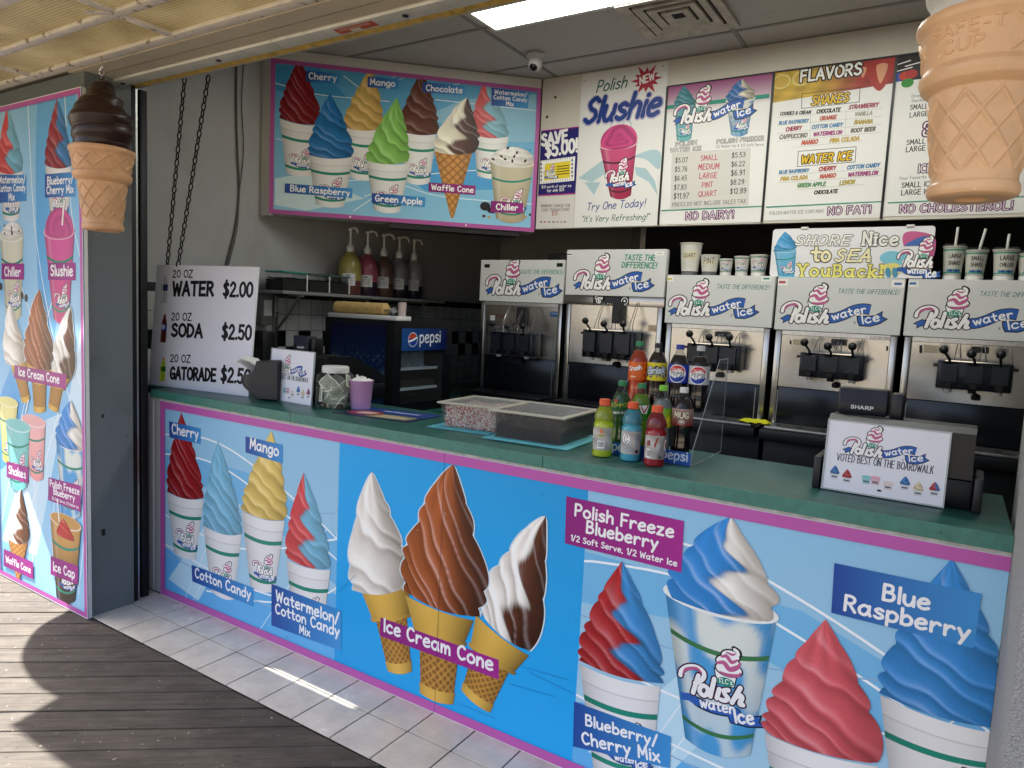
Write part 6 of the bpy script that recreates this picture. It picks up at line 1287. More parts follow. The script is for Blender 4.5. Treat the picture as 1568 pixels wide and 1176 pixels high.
# ================================================================ cups on the machines
CUPM = mat('paper_cup', '#cfcdc5', .55, noise=.03); CUPB = mat('clear_base', '#5c5f60', .2); PL = mat('milky_cup', '#b9b9b0', .3, noise=.05)
def top_cup(label_, px_, pb, ptop, wpx, kind, group, txt=(), straw=None, Y=2.0):
    b = at(px_, pb, Y=Y); z1 = at(px_, ptop, Y=Y)[2]; r = wpx/2/FPX*np.dot(b-CAM, FW); zb = 1.8625 if px_ < 1200 else 1.857; h_ = z1-zb; s0 = .022
    t = thing('sample_cup', label_, 'cup', (b[0], Y, zb), 0, group)
    MB().lathe([(r*.78, 0), (r*.78, s0), (r*.70, s0+.002)], (0, 0, 0), 28).build('stand', CUPB if kind == 'plain' else WHITEP, t)
    rb, rt = r*.76, r*.97
    MB().lathe([(rb, s0+.003), (rt, h_-.006), (r*1.04, h_-.005), (r*1.05, h_), (r*1.0, h_+.001), (rt*.96, h_-.004), (rb*.94, s0+.012), (.0001, s0+.012)], (0, 0, 0), 32, cap=False).build('cup', CUPM if kind != 'straw' else PL, t)
    A = Art((0, 0, 0), (1, 0, 0), (0, 0, 1)); A.curved = True; H_ = h_-s0; W2 = r*1.5
    if kind == 'plain': A.rect(-W2*.5, W2*.55, s0+H_*.42, s0+H_*.74, H('#d6cfb2')); A.text(txt[0], (-W2*.42, s0+H_*.5), (W2*.42, s0+H_*.5), BK, w=.12)
    else:
        if kind == 'print': logo_at(A, (-W2*.5, s0+H_*.14), (W2*.5, s0+H_*.14), 'stack')
        for a_ in ((.84, .89), (.08, .12)): A.grid(lambda u, v: (np.column_stack([(u-.5)*3*r, s0+H_*(a_[0]+(a_[1]-a_[0])*v)]), np.tile(TEAL, (len(u), 1))), 24, 2)
        if txt:
            A.text(txt[0], (-W2*.42, s0+H_*.60), (W2*.42, s0+H_*.60), BK, w=.18, cap='square', hs=1.0); A.text(txt[1], (-W2*.42, s0+H_*.36), (W2*.42, s0+H_*.36), BK, w=.18, cap='square', hs=1.0)
            for i in range(5): A.ell((-.4+.2*i)*W2, s0+H_*.17, W2*.14, H_*.05, NAVY if i % 2 else H('#3f7a90'))
    def oc(p_):
        f = np.clip((p_[:, 1]-s0)/H_, 0, 1); rr = rb+(rt-rb)*f+.0006+p_[:, 2]; th = -1.42+p_[:, 0]/r; return np.column_stack([rr*np.cos(th), rr*np.sin(th), p_[:, 1]])
    A.build('print', PRINT, t, False, oc)
    if straw:
        MB().lathe([(r*1.03, h_+.001), (r*1.03, h_+.006), (r*.9, h_+.012), (.0001, h_+.013)], (0, 0, 0), 28).build('lid', GLASS, t)
        e = np.array(straw)*.1; MB().tube([(0, 0, s0+.02), (e[0], e[1], h_+.02), (e[0]*2.2, e[1]*2.2, z1-zb+straw[2])], .0058, 10).build('straw', WHITEP, t)
    return t
g1_, g2_ = 'sample cups on the middle machine', 'straw cups on the rightmost machine'
top_cup('tall white quart cup, largest of the sample cups on the middle machine', 1056, 416, 373, 33, 'plain', g1_, ('QUART',)); top_cup('squat white pint tub between the quart cup and the small printed cups', 1086, 416, 391, 29, 'plain', g1_, ('PINT',))
top_cup('smallest printed cup on the middle machine, just right of the pint tub', 1111, 418, 397, 21, 'print', g1_); top_cup('printed cup standing between the smallest and the widest printed cup', 1135, 418, 393, 23, 'print', g1_); top_cup('widest printed cup on the middle machine, next to the shore sign', 1161, 418, 391, 27, 'print', g1_)
top_cup('large shake cup with an upright straw, next to the shore sign', 1457, 425, 378, 31, 'straw', g2_, ('LARGE', 'SHAKE'), (.02, 0, .095)); top_cup('small shake cup with a straw leaning right', 1491, 427, 384, 31, 'straw', g2_, ('SMALL', 'SHAKE'), (.12, 0, .105)); top_cup('large chiller cup with a thick short straw', 1536, 427, 383, 34, 'straw', g2_, ('LARGE', 'CHILLER'), (.02, 0, .075)); top_cup('small chiller cup cut by the right edge of the picture', 1574, 429, 389, 32, 'straw', g2_, ('SMALL', 'CHILLER'), (.02, 0, .07))
# shore sign
k = K(1140, 340, 4.523)
x0, x1, z0, z1 = 2.578, 3.343, 1.862, 2.118
t = thing('beach_sign', 'white rounded sign of a blue ice cup, beach umbrella and yellow outlined lettering', 'sign', ((x0+x1)/2, 1.95, z0))
mb = MB(); c_ = []; r_ = .016
for cx_, cz, a0 in ((x1-r_, z0+r_, -90), (x1-r_, z1-r_, 0), (x0+r_, z1-r_, 90), (x0+r_, z0+r_, 180)): c_ += [(cx_+r_*math.cos(math.radians(a0+q)), cz+r_*math.sin(math.radians(a0+q))) for q in (0, 30, 60, 90)]
mb.prism(c_, 'y', 1.942, 1.948); mb.build('panel', WHITEP, t, True)
for x in (2.74, 3.235): MB().box(x-.018, x+.018, 1.936, 1.956, z1-.004, z1+.008, bev=.002).build('clip', WHITEP, t, True)
A = Art((0, 1.9419, 0), (1, 0, 0), (0, 0, 1)); A.STEP = 4e-5; A.poly(c_, H('#e2e2e4'))
drink(A, (207, 205), (360, 185), (235, 383), (345, 380), k, '#6fb4d8', '#5ba6d2', True, dome=None); soft(A, k(280, 65), k(206, 205), k(360, 180), H('#4a9fd4'), seed=12, n=3.4, dark=.35)
def ol(s_, a, b, c, **kk): A.textpx(s_, k(*a), k(*b), c, outline=H('#26262a'), ow=.06, w=.2, serif=.11, cap='square', **kk)
YL = H('#e3dc78'); OW = H('#e9e6e0')
ol('SHORE', (348, 158), (712, 158), OW, slant=.22, sp=.3, hs=.72); ol('Nice', (815, 158), (1056, 158), OW, sp=.26, hs=.95); ol('to', (470, 268), (585, 268), H('#ece4b8'), hs=1.0); ol('SEA', (622, 270), (860, 270), H('#ece4b8'), slant=.22, sp=.3, hs=.8); ol('You', (368, 372), (582, 374), YL, sp=.26, hs=.82); ol('Back!', (612, 376), (945, 380), YL, sp=.26, hs=.82)
A.poly(A.pxs([k(940, 235), k(1010, 200), k(1120, 225), k(1185, 290), k(1100, 260), k(1080, 300), k(960, 280)]), H('#7fc0d4'), True); A.poly(A.pxs([k(960, 300), k(1050, 285), k(1090, 330), k(1040, 375), k(980, 350)]), H('#ddd27a'), True)
for x in (995, 1042): A.ell(*A.px(*k(x, 350)), .013, .026, H('#4a8ea8'), .2)
A.poly(A.pxs([k(1105, 80), k(1200, 66), k(1320, 110), k(1300, 260), k(1240, 200), k(1180, 150), k(1105, 165)]), H('#c2608e'), True); A.poly(A.pxs([k(1110, 160), k(1230, 100), k(1310, 112), k(1290, 190), k(1200, 165)]), H('#4a6cb0'), True); A.poly(A.pxs([k(1200, 70), k(1240, 90), k(1310, 110), k(1260, 80)]), H('#c2608e'))
logo_at(A, A.px(*k(1048, 378)), A.px(*k(1310, 386)), 'stack', 1.15)
A.build('artwork', PRINT, t)

# ================================================================ sodas
def bottle(label_, px_, pb_, Y, zb, hgt, r, kind, liquid, cap_, lab_fn, lab_z, group, rot=-1.22, full=.80, contents='drink'):
    x = at(px_, pb_, Y=Y)[0]; t = thing('drink_bottle', label_, 'bottle', (x, Y, zb), 0, group)
    if kind == 'sport': prof = [(.0001, .004), (.75, .0), (.95, .012), (1, .05), (.97, .09), (1, .13), (1, .44), (.95, .50), (1, .56), (.93, .585), (.86, .61), (.93, .635), (.97, .68), (.90, .75), (.70, .83), (.52, .875), (.48, .89)]
    else: prof = [(.0001, .02), (.45, .015), (.62, .0), (.80, .01), (.93, .06), (.97, .12), (.90, .22), (.86, .30), (.90, .36), (.98, .42), (1, .46), (1, .63), (.97, .67), (.86, .74), (.66, .81), (.45, .87), (.36, .90), (.34, .93)]
    P_ = [(a*r, z*hgt) for a, z in prof]; lm = mat('liquid_'+liquid[1:], liquid, .12, trans=.0, coat=.6, noise=.05, nscale=20, spec=.5)
    zc = full*hgt; pl = [(max(.0001, a*.985), z) for a, z in P_ if z <= zc]; pl.append((np.interp(zc, [z for a, z in P_], [a for a, z in P_])*.985, zc)); pl.append((.0001, zc))
    def ribs(rr, z, a): return rr*(1-.025*max(0, math.cos(5*a))*(z < .4*hgt)) if kind != 'sport' else rr
    MB().lathe(pl, (0, 0, 0), 40, cap=False, fn=ribs).build('drink', lm, t, smooth=50)
    MB().lathe([(a+.0004, z) for a, z in P_ if z > zc-.25*hgt]+[(P_[-1][0]*.9, P_[-1][1])], (0, 0, 0), 36, cap=False).build('shell', BOTTLE, t, smooth=50)
    cr = r*(.52 if kind == 'sport' else .40); ch = hgt*(.105 if kind == 'sport' else .075)
    def ridg(rr, z, a): return rr*(1+.02*(math.cos(40*a)))
    MB().lathe([(cr, hgt-ch), (cr, hgt-.004), (cr*.92, hgt), (.0001, hgt)], (0, 0, 0), 80, cap=False, fn=ridg).build('cap', mat('cap_'+cap_[1:], cap_, .4), t, smooth=40)
    A = Art((0, 0, 0), (1, 0, 0), (0, 0, 1)); A.STEP = 8e-5; A.curved = True; z0, z1 = lab_z[0]*hgt, lab_z[1]*hgt; lab_fn(A, r, z0, z1)
    R_ = r*1.004+.0003
    A.build('label', GLOSSY, t, False, lambda p_: np.column_stack([(R_+p_[:, 2])*np.cos(rot+p_[:, 0]/r), (R_+p_[:, 2])*np.sin(rot+p_[:, 0]/r), p_[:, 1]]))
    return t
def wrap(A, r, z0, z1, c, c1=None):
    c = H(c); c1 = H(c1) if c1 else c
    A.grid(lambda u, v: (np.column_stack([(u-.5)*2*np.pi*r*.999, z0+(z1-z0)*v]), np.outer(1-v, c)+np.outer(v, c1)), 48, 4); A.L += 2
def sport(tint, second):
    def f(A, r, z0, z1):
        h_ = z1-z0
        A.grid(lambda u, v: (np.column_stack([(-1.15+2.2*u)*r, z0+h_*v]), np.outer(.85+.2*np.sin(v*9+u*5), H('#b9b6b0'))), 24, 8); A.L += 2
        if tint == 'blue':
            A.ell(-.45*r, z0+h_*.66, r*.38, h_*.2, WH); A.stroke([(-.25*r, z0+h_*.74), (-.45*r, z0+h_*.82), (-.66*r, z0+h_*.66), (-.45*r, z0+h_*.5), (-.27*r, z0+h_*.6)], r*.1, H('#6d7a80'), True); A.poly([(-.42*r, z0+h_*.74), (-.32*r, z0+h_*.72), (-.47*r, z0+h_*.58)], H('#c2603a'))
            for i in range(5): A.rect(-.75*r, .2*r, z0+h_*(.08+.06*i), z0+h_*(.10+.06*i), H('#9cb4bc'))
            for i in range(6): A.rect(.45*r, .85*r, z0+h_*(.35+.1*i), z0+h_*(.39+.1*i), H('#5e9cb8'))
            A.rect(.5*r, .75*r, z0+h_*.06, z0+h_*.2, BK)
        elif tint == 'yellow':
            A.rect(-1.15*r, -.98*r, z0+h_*.5, z0+h_*.9, WH); A.ell(-.1*r, z0+h_*.84, r*.18, h_*.09, H('#d8743a')); A.rect(-.4*r, .2*r, z0+h_*.6, z0+h_*.7, H('#a8a34a')); A.rect(-.42*r, .28*r, z0+h_*.08, z0+h_*.42, WH)
            for i in range(9): A.rect((-.36+.065*i)*r, (-.36+.065*i+.03)*r, z0+h_*.14, z0+h_*.38, BK)
            A.rect(-1.15*r, -1.0*r, z0+h_*.08, z0+h_*.16, BK)
        else:
            A.poly([(.1*r, z0), (.5*r, z0+h_*.5), (.9*r, z0+h_), (1.05*r, z0+h_), (1.05*r, z0)], H('#8f8c88')); A.poly([(.0*r, z0+h_*.45), (.3*r, z0+h_*.95), (.1*r, z0+h_*.9), (-.1*r, z0+h_*.6)], H('#9a3038')); A.poly([(.3*r, z0), (.42*r, z0+.3*h_), (.38*r, z0)], H('#5a2024'))
            A.rect(-.85*r, -.4*r, z0+h_*.05, z0+h_*.42, WH); A.rect(-.8*r, -.45*r, z0+h_*.55, z0+h_*.78, H('#7a3a40'))
            for i in range(7): A.rect((-.8+.06*i)*r, (-.8+.06*i+.025)*r, z0+h_*.1, z0+h_*.38, BK)
            A.ell(1.15*r, z0+h_*.6, r*.22, h_*.25, WH); A.ell(1.17*r, z0+h_*.6, r*.13, h_*.16, H('#a8202a')); A.rect(.45*r, .62*r, z0+h_*.05, z0+h_*.14, BK)
    return f
FR, MR, BR = 'sports drinks standing before the soda rack', 'sodas in the lower step of the rack', 'sodas in the upper step of the rack'
bottle('yellow sports drink with an orange cap in front of the rack', 924, 655, .135, 1.1065, .202, .0355, 'sport', '#a8b81c', '#d8562a', sport('yellow', 0), (.13, .52), FR, full=.88)
bottle('light blue sports drink with an orange cap in front of the rack', 967, 662, .140, 1.1065, .202, .0355, 'sport', '#3f98ac', '#d8562a', sport('blue', 0), (.13, .52), FR, full=.88)
bottle('dark red sports drink with an orange cap in front of the rack', 1004, 668, .120, 1.1065, .202, .0355, 'sport', '#8f0d1c', '#d8562a', sport('red', 0), (.13, .52), FR, full=.88)
LZ = (.44, .66)
def l_ginger(A, r, z0, z1):
    h_ = z1-z0; wrap(A, r, z0, z1, '#1d4a2c', '#2a6a3c'); A.poly([(-1.3*r, z0+h_*.55), (1.2*r, z0+h_*.72), (1.2*r, z0+h_*.98), (-1.3*r, z0+h_*.86)], H('#d8d02a')); A.text('Ginger Ale', (-.8*r, z0+h_*.64), (.6*r, z0+h_*.75), H('#1d5a2c'), w=.14, slant=.2); A.text('GINGER ALE', (-.8*r, z0+h_*.2), (.5*r, z0+h_*.28), WH, w=.2); A.ell(-.5*r, z0+h_*1.02, r*.22, h_*.1, H('#b8382a'))
def l_dew(A, r, z0, z1):
    h_ = z1-z0; wrap(A, r, z0, z1, '#2f8a24', '#1f6a24'); A.poly([(-.1*r, z0+h_*.9), (1.0*r, z0+h_*1.0), (.7*r, z0+h_*.4), (.2*r, z0+h_*.45)], WH); A.stroke([(.1*r, z0+h_*.85), (.4*r, z0+h_*.5), (.8*r, z0+h_*.9)], r*.14, H('#b8202a')); A.text('Mtn', (-.9*r, z0+h_*.45), (-.3*r, z0+h_*.5), WH, w=.2)
def l_lime(A, r, z0, z1):
    h_ = z1-z0; wrap(A, r, z0, z1, '#d8d83a', '#5fae2a'); A.ell(.75*r, z0+h_*.3, r*.4, h_*.25, H('#e6e03a')); A.ell(-.7*r, z0+h_*.55, r*.4, h_*.35, WH); A.ell(-.65*r, z0+h_*.55, r*.28, h_*.25, H('#3a9a3a'))
def l_mug(A, r, z0, z1):
    h_ = z1-z0; wrap(A, r, z0, z1, '#6a1a20', '#b8948a'); A.text('MUG', (-.85*r, z0+h_*.48), (.55*r, z0+h_*.46), H('#e6ddc0'), w=.26, outline=H('#3a1512'), ow=.1, hs=.85); A.ell(-.1*r, z0+h_*.22, r*.4, h_*.18, H('#a8897a')); A.ell(-.1*r, z0+h_*.25, r*.25, h_*.1, H('#d8c8b8')); A.rect(-1.2*r, 1.2*r, z0, z0+h_*.07, H('#a82a30'))
bottle('green ginger ale bottle, leftmost on the lower step of the rack', 953, 590, .255, 1.125, .242, .036, 'soda', '#2c5a24', '#23814f', l_ginger, (.46, .70), MR, full=.82)
bottle('bright green citrus soda with a green cap on the lower step', 983, 590, .255, 1.125, .240, .036, 'soda', '#6f9a14', '#2a8050', l_dew, (.46, .70), MR, full=.84)
bottle('clear lemon lime soda with a lime green cap on the lower step', 1016, 595, .255, 1.125, .240, .036, 'soda', '#8a9490', '#7ac83a', l_lime, (.40, .68), MR, full=.80)
bottle('dark root beer bottle with a white cap on the lower step', 1048, 595, .255, 1.125, .240, .036, 'soda', '#140a08', '#d8d8d6', l_mug, (.46, .70), MR, full=.84)
def l_crush(A, r, z0, z1):
    h_ = z1-z0; wrap(A, r, z0, z1, '#d85a1c', '#e06a24'); A.text('Crush', (-1.0*r, z0+h_*.48), (.35*r, z0+h_*.62), WH, w=.24, outline=H('#8a3a10'), ow=.05); 
    for x, y in ((.7, .3), (.9, .6), (.5, .85), (-.3, .2), (.95, .85)): A.ell(x*r, z0+h_*y, r*.13, h_*.09, H('#b8401a'))
    A.rect(-.8*r, -.2*r, z0+h_*.14, z0+h_*.22, H('#f0c8a0'))
def l_brisk(A, r, z0, z1):
    h_ = z1-z0; wrap(A, r, z0, z1, '#d8c82a', '#d8c82a'); A.rect(-1.5*r, 1.5*r, z0+h_*.14, z0+h_*.84, H('#3a4c5c')); 
    for i in range(26): A.ell((-1.3+2.6*rng.rand())*r, z0+h_*(.18+.6*rng.rand()), r*.14, h_*.06, [H('#8fa0b0'), H('#1c2a3a'), H('#c8c8b0'), H('#4a6a8a')][rng.randint(4)], rng.rand()*3)
    A.text('Brisk', (-.95*r, z0+h_*.36), (.75*r, z0+h_*.46), H('#c3cdd6'), w=.26, slant=.2, outline=H('#16202c'), ow=.08)
def l_cola(bg_):
    def f(A, r, z0, z1):
        h_ = z1-z0; wrap(A, r, z0, z1, bg_, bg_); R_ = h_*.47; cx_, cz = -.18*r, z0+h_*.5; A.ell(cx_, cz, R_*1.06, R_*1.06, WH); a_ = np.linspace(.22, np.pi-.22, 16); A.poly(np.column_stack([cx_+R_*.96*np.cos(a_), cz+R_*.96*np.sin(a_)]), H('#c8202c')); a_ = np.linspace(np.pi+.22, 2*np.pi-.22, 16); A.poly(np.column_stack([cx_+R_*.96*np.cos(a_), cz+R_*.96*np.sin(a_)]), H('#1a3aa0')); A.text('PEPSI', (cx_-R_*.76, cz-R_*.17), (cx_+R_*.76, cz-R_*.17), BK, w=.2, cap='square', h=R_*.36)
        if bg_ != '#1d3aa8': A.rect(.85*r, .95*r, z0+h_*.35, z0+h_*.65, H('#333333'))
    return f
bottle('orange soda with a green cap, leftmost on the upper step of the rack', 980, 525, .372, 1.272, .238, .036, 'soda', '#c2401a', '#2a8a5a', l_crush, (.40, .68), BR, full=.86)
bottle('iced tea with a black cap and yellow rimmed label on the upper step', 1009, 527, .372, 1.272, .236, .036, 'soda', '#2a1410', '#1c1c20', l_brisk, (.42, .70), BR, full=.86)
bottle('cola bottle with a blue cap and blue label on the upper step', 1042, 530, .372, 1.272, .236, .036, 'soda', '#1a1216', '#2a3a9a', l_cola('#1d3aa8'), (.42, .70), BR, full=.84)
bottle('cola bottle with a pale cap and silver label on the upper step', 1074, 530, .372, 1.272, .236, .036, 'soda', '#1a1216', '#c8c8ca', l_cola('#b9bdc6'), (.42, .70), BR, full=.84)
# clear rack
RACKG = clear_mat('clear_acrylic', (.97, .98, .98), .35, .04, .008)
t = thing('bottle_rack', 'clear acrylic step rack holding eight soda bottles with a blue front strip', 'rack', (2.6, .3, 1.107))
xa, xb = 2.448, 2.762; side = [(.19, 1.107), (.55, 1.107), (.55, 1.46), (.44, 1.46), (.20, 1.16)]
for x in (xa-.004, xb): MB().prism(side, 'x', x, x+.004).build('side_panel', RACKG, t, True)
MB().box(xa, xb, .205, .30, 1.119, 1.1245).box(xa, xb, .296, .300, 1.1245, 1.26).box(xa, xb, .30, .43, 1.264, 1.2715).box(xa, xb, .430, .434, 1.2715, 1.40).build('step', RACKG, t, True)
MB().box(xa, xb, .190, .194, 1.107, 1.152).build('front_lip', mat('blue_strip', '#1f5aa8', .35, noise=.05), t, True)
for x in (xa-.002, xb+.002):
    mb = MB()
    for p_, q_ in zip(side, side[1:]+side[:1]): mb.tube([(x, p_[0], p_[1]), (x, q_[0], q_[1])], .0014, 6)
    mb.build('panel_edge', mat('acrylic_edge', '#a8b0b4', .15), t, True)
A = Art((0, .1898, 0), (1, 0, 0), (0, 0, 1)); A.text('pepsi', (2.475, 1.122), (2.565, 1.122), H('#d8e4f0'), w=.16); A.text('pepsi', (2.66, 1.122), (2.75, 1.122), H('#d8e4f0'), w=.16); A.build('lettering', PRINT, t)

# ================================================================ cash registers
def register(label_, loc, rz, s=1.0, text='SHARP'):
    t = thing('cash_register', label_, 'cash register', loc, rz, 'cash registers on the counter'); t.scale = (s, s, .5+.5*s if s < 1.01 else .97)
    MB().box(-.17, .17, -.02, .38, 0, .085, bev=.006).build('drawer', BLACKP, t)
    for q in (-.19, .171): MB().box(q, q+.019, -.04, .10, .0, .10, bev=.004).build('side_foot', DARKP, t)
    MB().prism([(-.02, .088), (.38, .088), (.38, .12), (.30, .16), (.16, .225), (.0, .235), (-.02, .22)], 'x', -.165, .165).build('body', BLACKP, t)
    mb = MB()
    for i in range(7):
        for j in range(4): mb.box(-.11+i*.032, -.085+i*.032, .19+j*.035, .215+j*.035, .185-j*.016, .20-j*.016)
    mb.build('keypad', mat('key_grey', '#55575a', .5), t)
    d = MB(); d.box(-.155, -.035, .03, .09, .235, .318, bev=.006); dd = d.build('customer_display', NAVYP, t); MB().box(-.03, .0, .04, .10, .22, .31, bev=.005).build('display_mount', BLACKP, t)
    A = Art((0, .0297, 0), (1, 0, 0), (0, 0, 1)); A.rect(-.150, -.040, .270, .314, H('#1a2233')); A.text(text, (-.122, .254), (-.068, .254), H('#d8dde4'), w=.22, cap='square', h=.010); A.build('display_print', PRINT, t, False)
    return t
a0, a1 = at(1272, 752, Z=1.106), at(1450, 782, Z=1.106); ang = math.atan2(a1[1]-a0[1], a1[0]-a0[0]); c_ = (a0+a1)/2
ca_, sa_ = math.cos(ang), math.sin(ang)
register('dark cash register at the right end of the counter behind a white card', (3.365, .215, 1.1065), -.02, 1.14)
hR = at(1285, 630, Y=.20)[2]-1.118; voted_card('card_sign', 'large white voted-best card in a clear holder on the back of the right cash register', (3.335, .168, 1.1125), -.02, .312, .205, .10)
p = at(440, 560, Y=.42)
register('dark cash register behind the small white card and the tip jar', (.74, .32, 1.1065), -.05)
q0 = at(398, 560, X=-.33); yq = q0[1]
t = thing('wall_box', 'dark box with a pale label fixed to the left wall just beside the drinks board', 'electrical box', (-.33, yq, 1.4))
MB().box(-.33, -.24, yq-.05, yq+.05, 1.10, 1.40, bev=.006).build('housing', DARKP, t, True); MB().box(-.33, -.26, yq-.045, yq+.045, 1.44, 1.66, bev=.006).build('upper_box', mat('grey_box', '#6a6b69', .5, noise=.1), t, True); MB().box(-.261, -.2585, yq-.03, yq+.03, 1.50, 1.60).build('label_plate', WHITEP, t, True)

o = thing('gadget', 'small dark box lying on top of the first machine from the left', 'gadget', (1.12, 2.25, 1.9365))  # small dark gadget, its kind not known
MB().box(1.02, 1.24, 2.2, 2.34, 1.9365, 2.02, bev=.01).build('case', DARKP, o, True); MB().box(1.04, 1.12, 2.195, 2.2, 1.95, 2.005).build('front_inset', RUBBER, o, True)
# ================================================================ left wall shelf
t = thing('wall_shelf', 'grey wall shelf on metal brackets above the drinks cooler', 'shelf', (-.2, 1.6, 1.64))
SHL = mat('shelf_grey', '#7d7d7c', .5, noise=.08, nscale=9)
MB().box(-.328, -.03, .80, 2.42, 1.644, 1.664, bev=.003).build('board', SHL, t, True)
for y in (.98, 1.60, 2.22):
    MB().box(-.328, -.308, y-.015, y+.015, 1.26 if y < 1.5 else 1.45, 1.643, bev=.002).box(-.306, -.06, y-.012, y+.012, 1.630, 1.643).tube([(-.308, y, 1.40), (-.09, y, 1.628)], .009, 8).build('bracket', STEEL2, t, True)
    mb = MB()
    for z in (1.33, 1.42, 1.52): mb.lathe([(.006, 0), (.005, .003), (.0001, .003)], (-.308, y, z), 10, axis='x')
    mb.build('screw', RUBBER, t, True)
OREO = mat('crumb_black', '#17130f', .9, noise=.6, nscale=150, bump=.8, bscale=160); TEALL = mat('teal_lid', '#1f8a7a', .4)
CLRBOX = GLASS
for i, (y0, y1, lab) in enumerate(((.835, 1.035, 'clear tub of dark crumbs with a teal lid, nearest of three on the shelf'), (1.045, 1.225, 'clear tub of dark crumbs, middle one of three on the shelf'), (1.235, 1.405, 'clear tub of dark crumbs beside the yellow pump bottle'))):
    o = thing('crumb_tub', lab, 'tub', (-.16, (y0+y1)/2, 1.6645), 0, 'tubs of crumbs on the wall shelf')
    MB().box(-.24, -.075, y0, y1, 1.6645, 1.775).build('tub', CLRBOX, o, True)
    n = 12; vs = [(-.237+.159*a/(n-1), y0+.004+(y1-y0-.008)*b/(n-1), 1.737+.012*rng.rand()) for b in range(n) for a in range(n)]
    mb = MB(); mb.box(-.237, -.078, y0+.004, y1-.004, 1.667, 1.736); mb.add(vs, [(b*n+a, b*n+a+1, (b+1)*n+a+1, (b+1)*n+a) for b in range(n-1) for a in range(n-1)]); mb.build('crumbs', OREO, o, True)
    MB().box(-.244, -.071, y0-.002, y1+.002, 1.776, 1.786, bev=.002).build('lid', TEALL if i == 0 else mat('clear_lid', '#46625c', .25), o, True)
    MB().box(-.0745, -.0725, y1-.012, y1-.003, 1.668, 1.774).build('clip', WHITEP, o, True)
for i, (y, liq, top_, lab, cl) in enumerate(((1.475, '#5a3432', '#8f8550', 'yellow topped syrup pump bottle, nearest the crumb tubs', '#8a7f45'), (1.645, '#2a1e2c', '#8a3f50', 'pink syrup pump bottle, second along the shelf', '#8f4656'), (1.815, '#4a342c', '#5f4a40', 'brown syrup pump bottle, middle one of the five', '#5e4a42'), (1.985, '#23222c', '#787a7c', 'clear grey pump bottle, fourth along the shelf', '#7a7c80'), (2.155, '#1c1e30', '#83807e', 'clear pump bottle with red neck ring at the far shelf end', '#8a8888'))):
    o = thing('pump_bottle', lab, 'bottle', (-.15, y, 1.6645), 0, 'pump bottles on the wall shelf'); r = .072; o.scale = (1.1, 1.1, 1.0)
    prof = [(.0001, 0), (.064, .0), (.072, .012), (.072, .19), (.068, .225), (.052, .262), (.030, .29), (.020, .30), (.020, .312)]
    cut = .10
    MB().lathe([p_ for p_ in prof if p_[1] <= cut]+[(.072, cut), (.0719, cut+.0005)], (0, 0, 0), 32, cap=False).build('syrup', mat('syrup_'+liq[1:], liq, .25, noise=.15, nscale=30), o)
    MB().lathe([(.072, cut+.0006)]+[p_ for p_ in prof if p_[1] > cut], (0, 0, 0), 32, cap=False).build('jug', mat('jug_'+cl[1:], cl, .28, noise=.12, nscale=16), o)
    mb = MB(); mb.lathe([(.023, .300), (.024, .318), (.024, .335), (.016, .345), (.011, .36)], (0, 0, 0), 24).tube([(0, 0, .35), (0, 0, .448)], .0075, 10); mb.lathe([(.017, .446), (.018, .456), (.008, .463)], (0, 0, 0), 18)
    a = (-.1, .25, .55, .9, 1.3)[i]; dx, dy = math.cos(a), math.sin(a); mb.tube([(0, 0, .455), (dx*.035, dy*.035, .462), (dx*.06, dy*.06, .452), (dx*.068, dy*.068, .425)], [.008, .009, .008, .006], 10); mb.build('pump', WHITEP, o)
    A = Art((0, 0, 0), (1, 0, 0), (0, 0, 1)); A.curved = True; A.grid(lambda u, v: (np.column_stack([-.052+.085*u, .065+.082*v]), np.tile(H('#c3c3c4'), (len(u), 1))), 10, 3); A.L += 2
    for q in range(5): A.rect(-.045, .02-.01*(q % 2), .078+q*.009, .0815+q*.009, H('#55565a'))
    A.ell(-.01, .132, .016, .008, H('#8a8a90')); A.build('label', PRINT, o, False, lambda p_: np.column_stack([(.0724+p_[:, 2])*np.cos(-.75+p_[:, 0]/.072), (.0724+p_[:, 2])*np.sin(-.75+p_[:, 0]/.072), p_[:, 1]]))
# drinks cooler
t = thing('drinks_cooler', 'small black glass door drinks cooler with blue side picture on the cabinet', 'cooler', (.3, 1.4, .936))
x0, x1, y0, y1, z0, z1 = .0, .596, 1.12, 1.70, .937, 1.512
mb = MB(); mb.box(x0, x1-.06, y0, y1, z1-.05, z1).box(x0, x1-.06, y0, y1, z0, z0+.05).box(x0, x1-.06, y0, y0+.03, z0+.05, z1-.05).box(x0, x1-.06, y1-.03, y1, z0+.05, z1-.05).box(x0, x0+.03, y0+.03, y1-.03, z0+.05, z1-.05); mb.build('cabinet', BLACKP, t, True)
d = MB().box(x1-.058, x1, y0, y0+.07, z0, z1).box(x1-.058, x1, y1-.07, y1, z0, z1).box(x1-.058, x1, y0+.07, y1-.07, z1-.045, z1).box(x1-.058, x1, y0+.07, y1-.07, z0, z0+.06).build('door', BLACKP, t, True)
g_ = MB().box(x1-.02, x1-.014, y0+.07, y1-.07, z0+.06, z1-.19).build('pane', clear_mat('cooler_glass', (.8, .85, .88), .6, .04, .02), None); g_.parent = d; g_.location = -Vector(t.location)
MB().box(x0+.031, x0+.034, y0+.03, y1-.03, z0+.05, z1-.05).build('liner', mat('cooler_liner', '#7d858a', .5), t, True)
for z in (1.20, 1.07): MB().box(x0+.04, x1-.07, y0+.035, y1-.035, z, z+.006).box(x1-.074, x1-.066, y0+.035, y1-.035, z-.004, z+.014).build('wire_shelf', WHITEP, t, True)
A = Art((0, y0-.0006, 0), (1, 0, 0), (0, 0, 1), clip=(x0+.05, x1-.07, z0, z1)); 
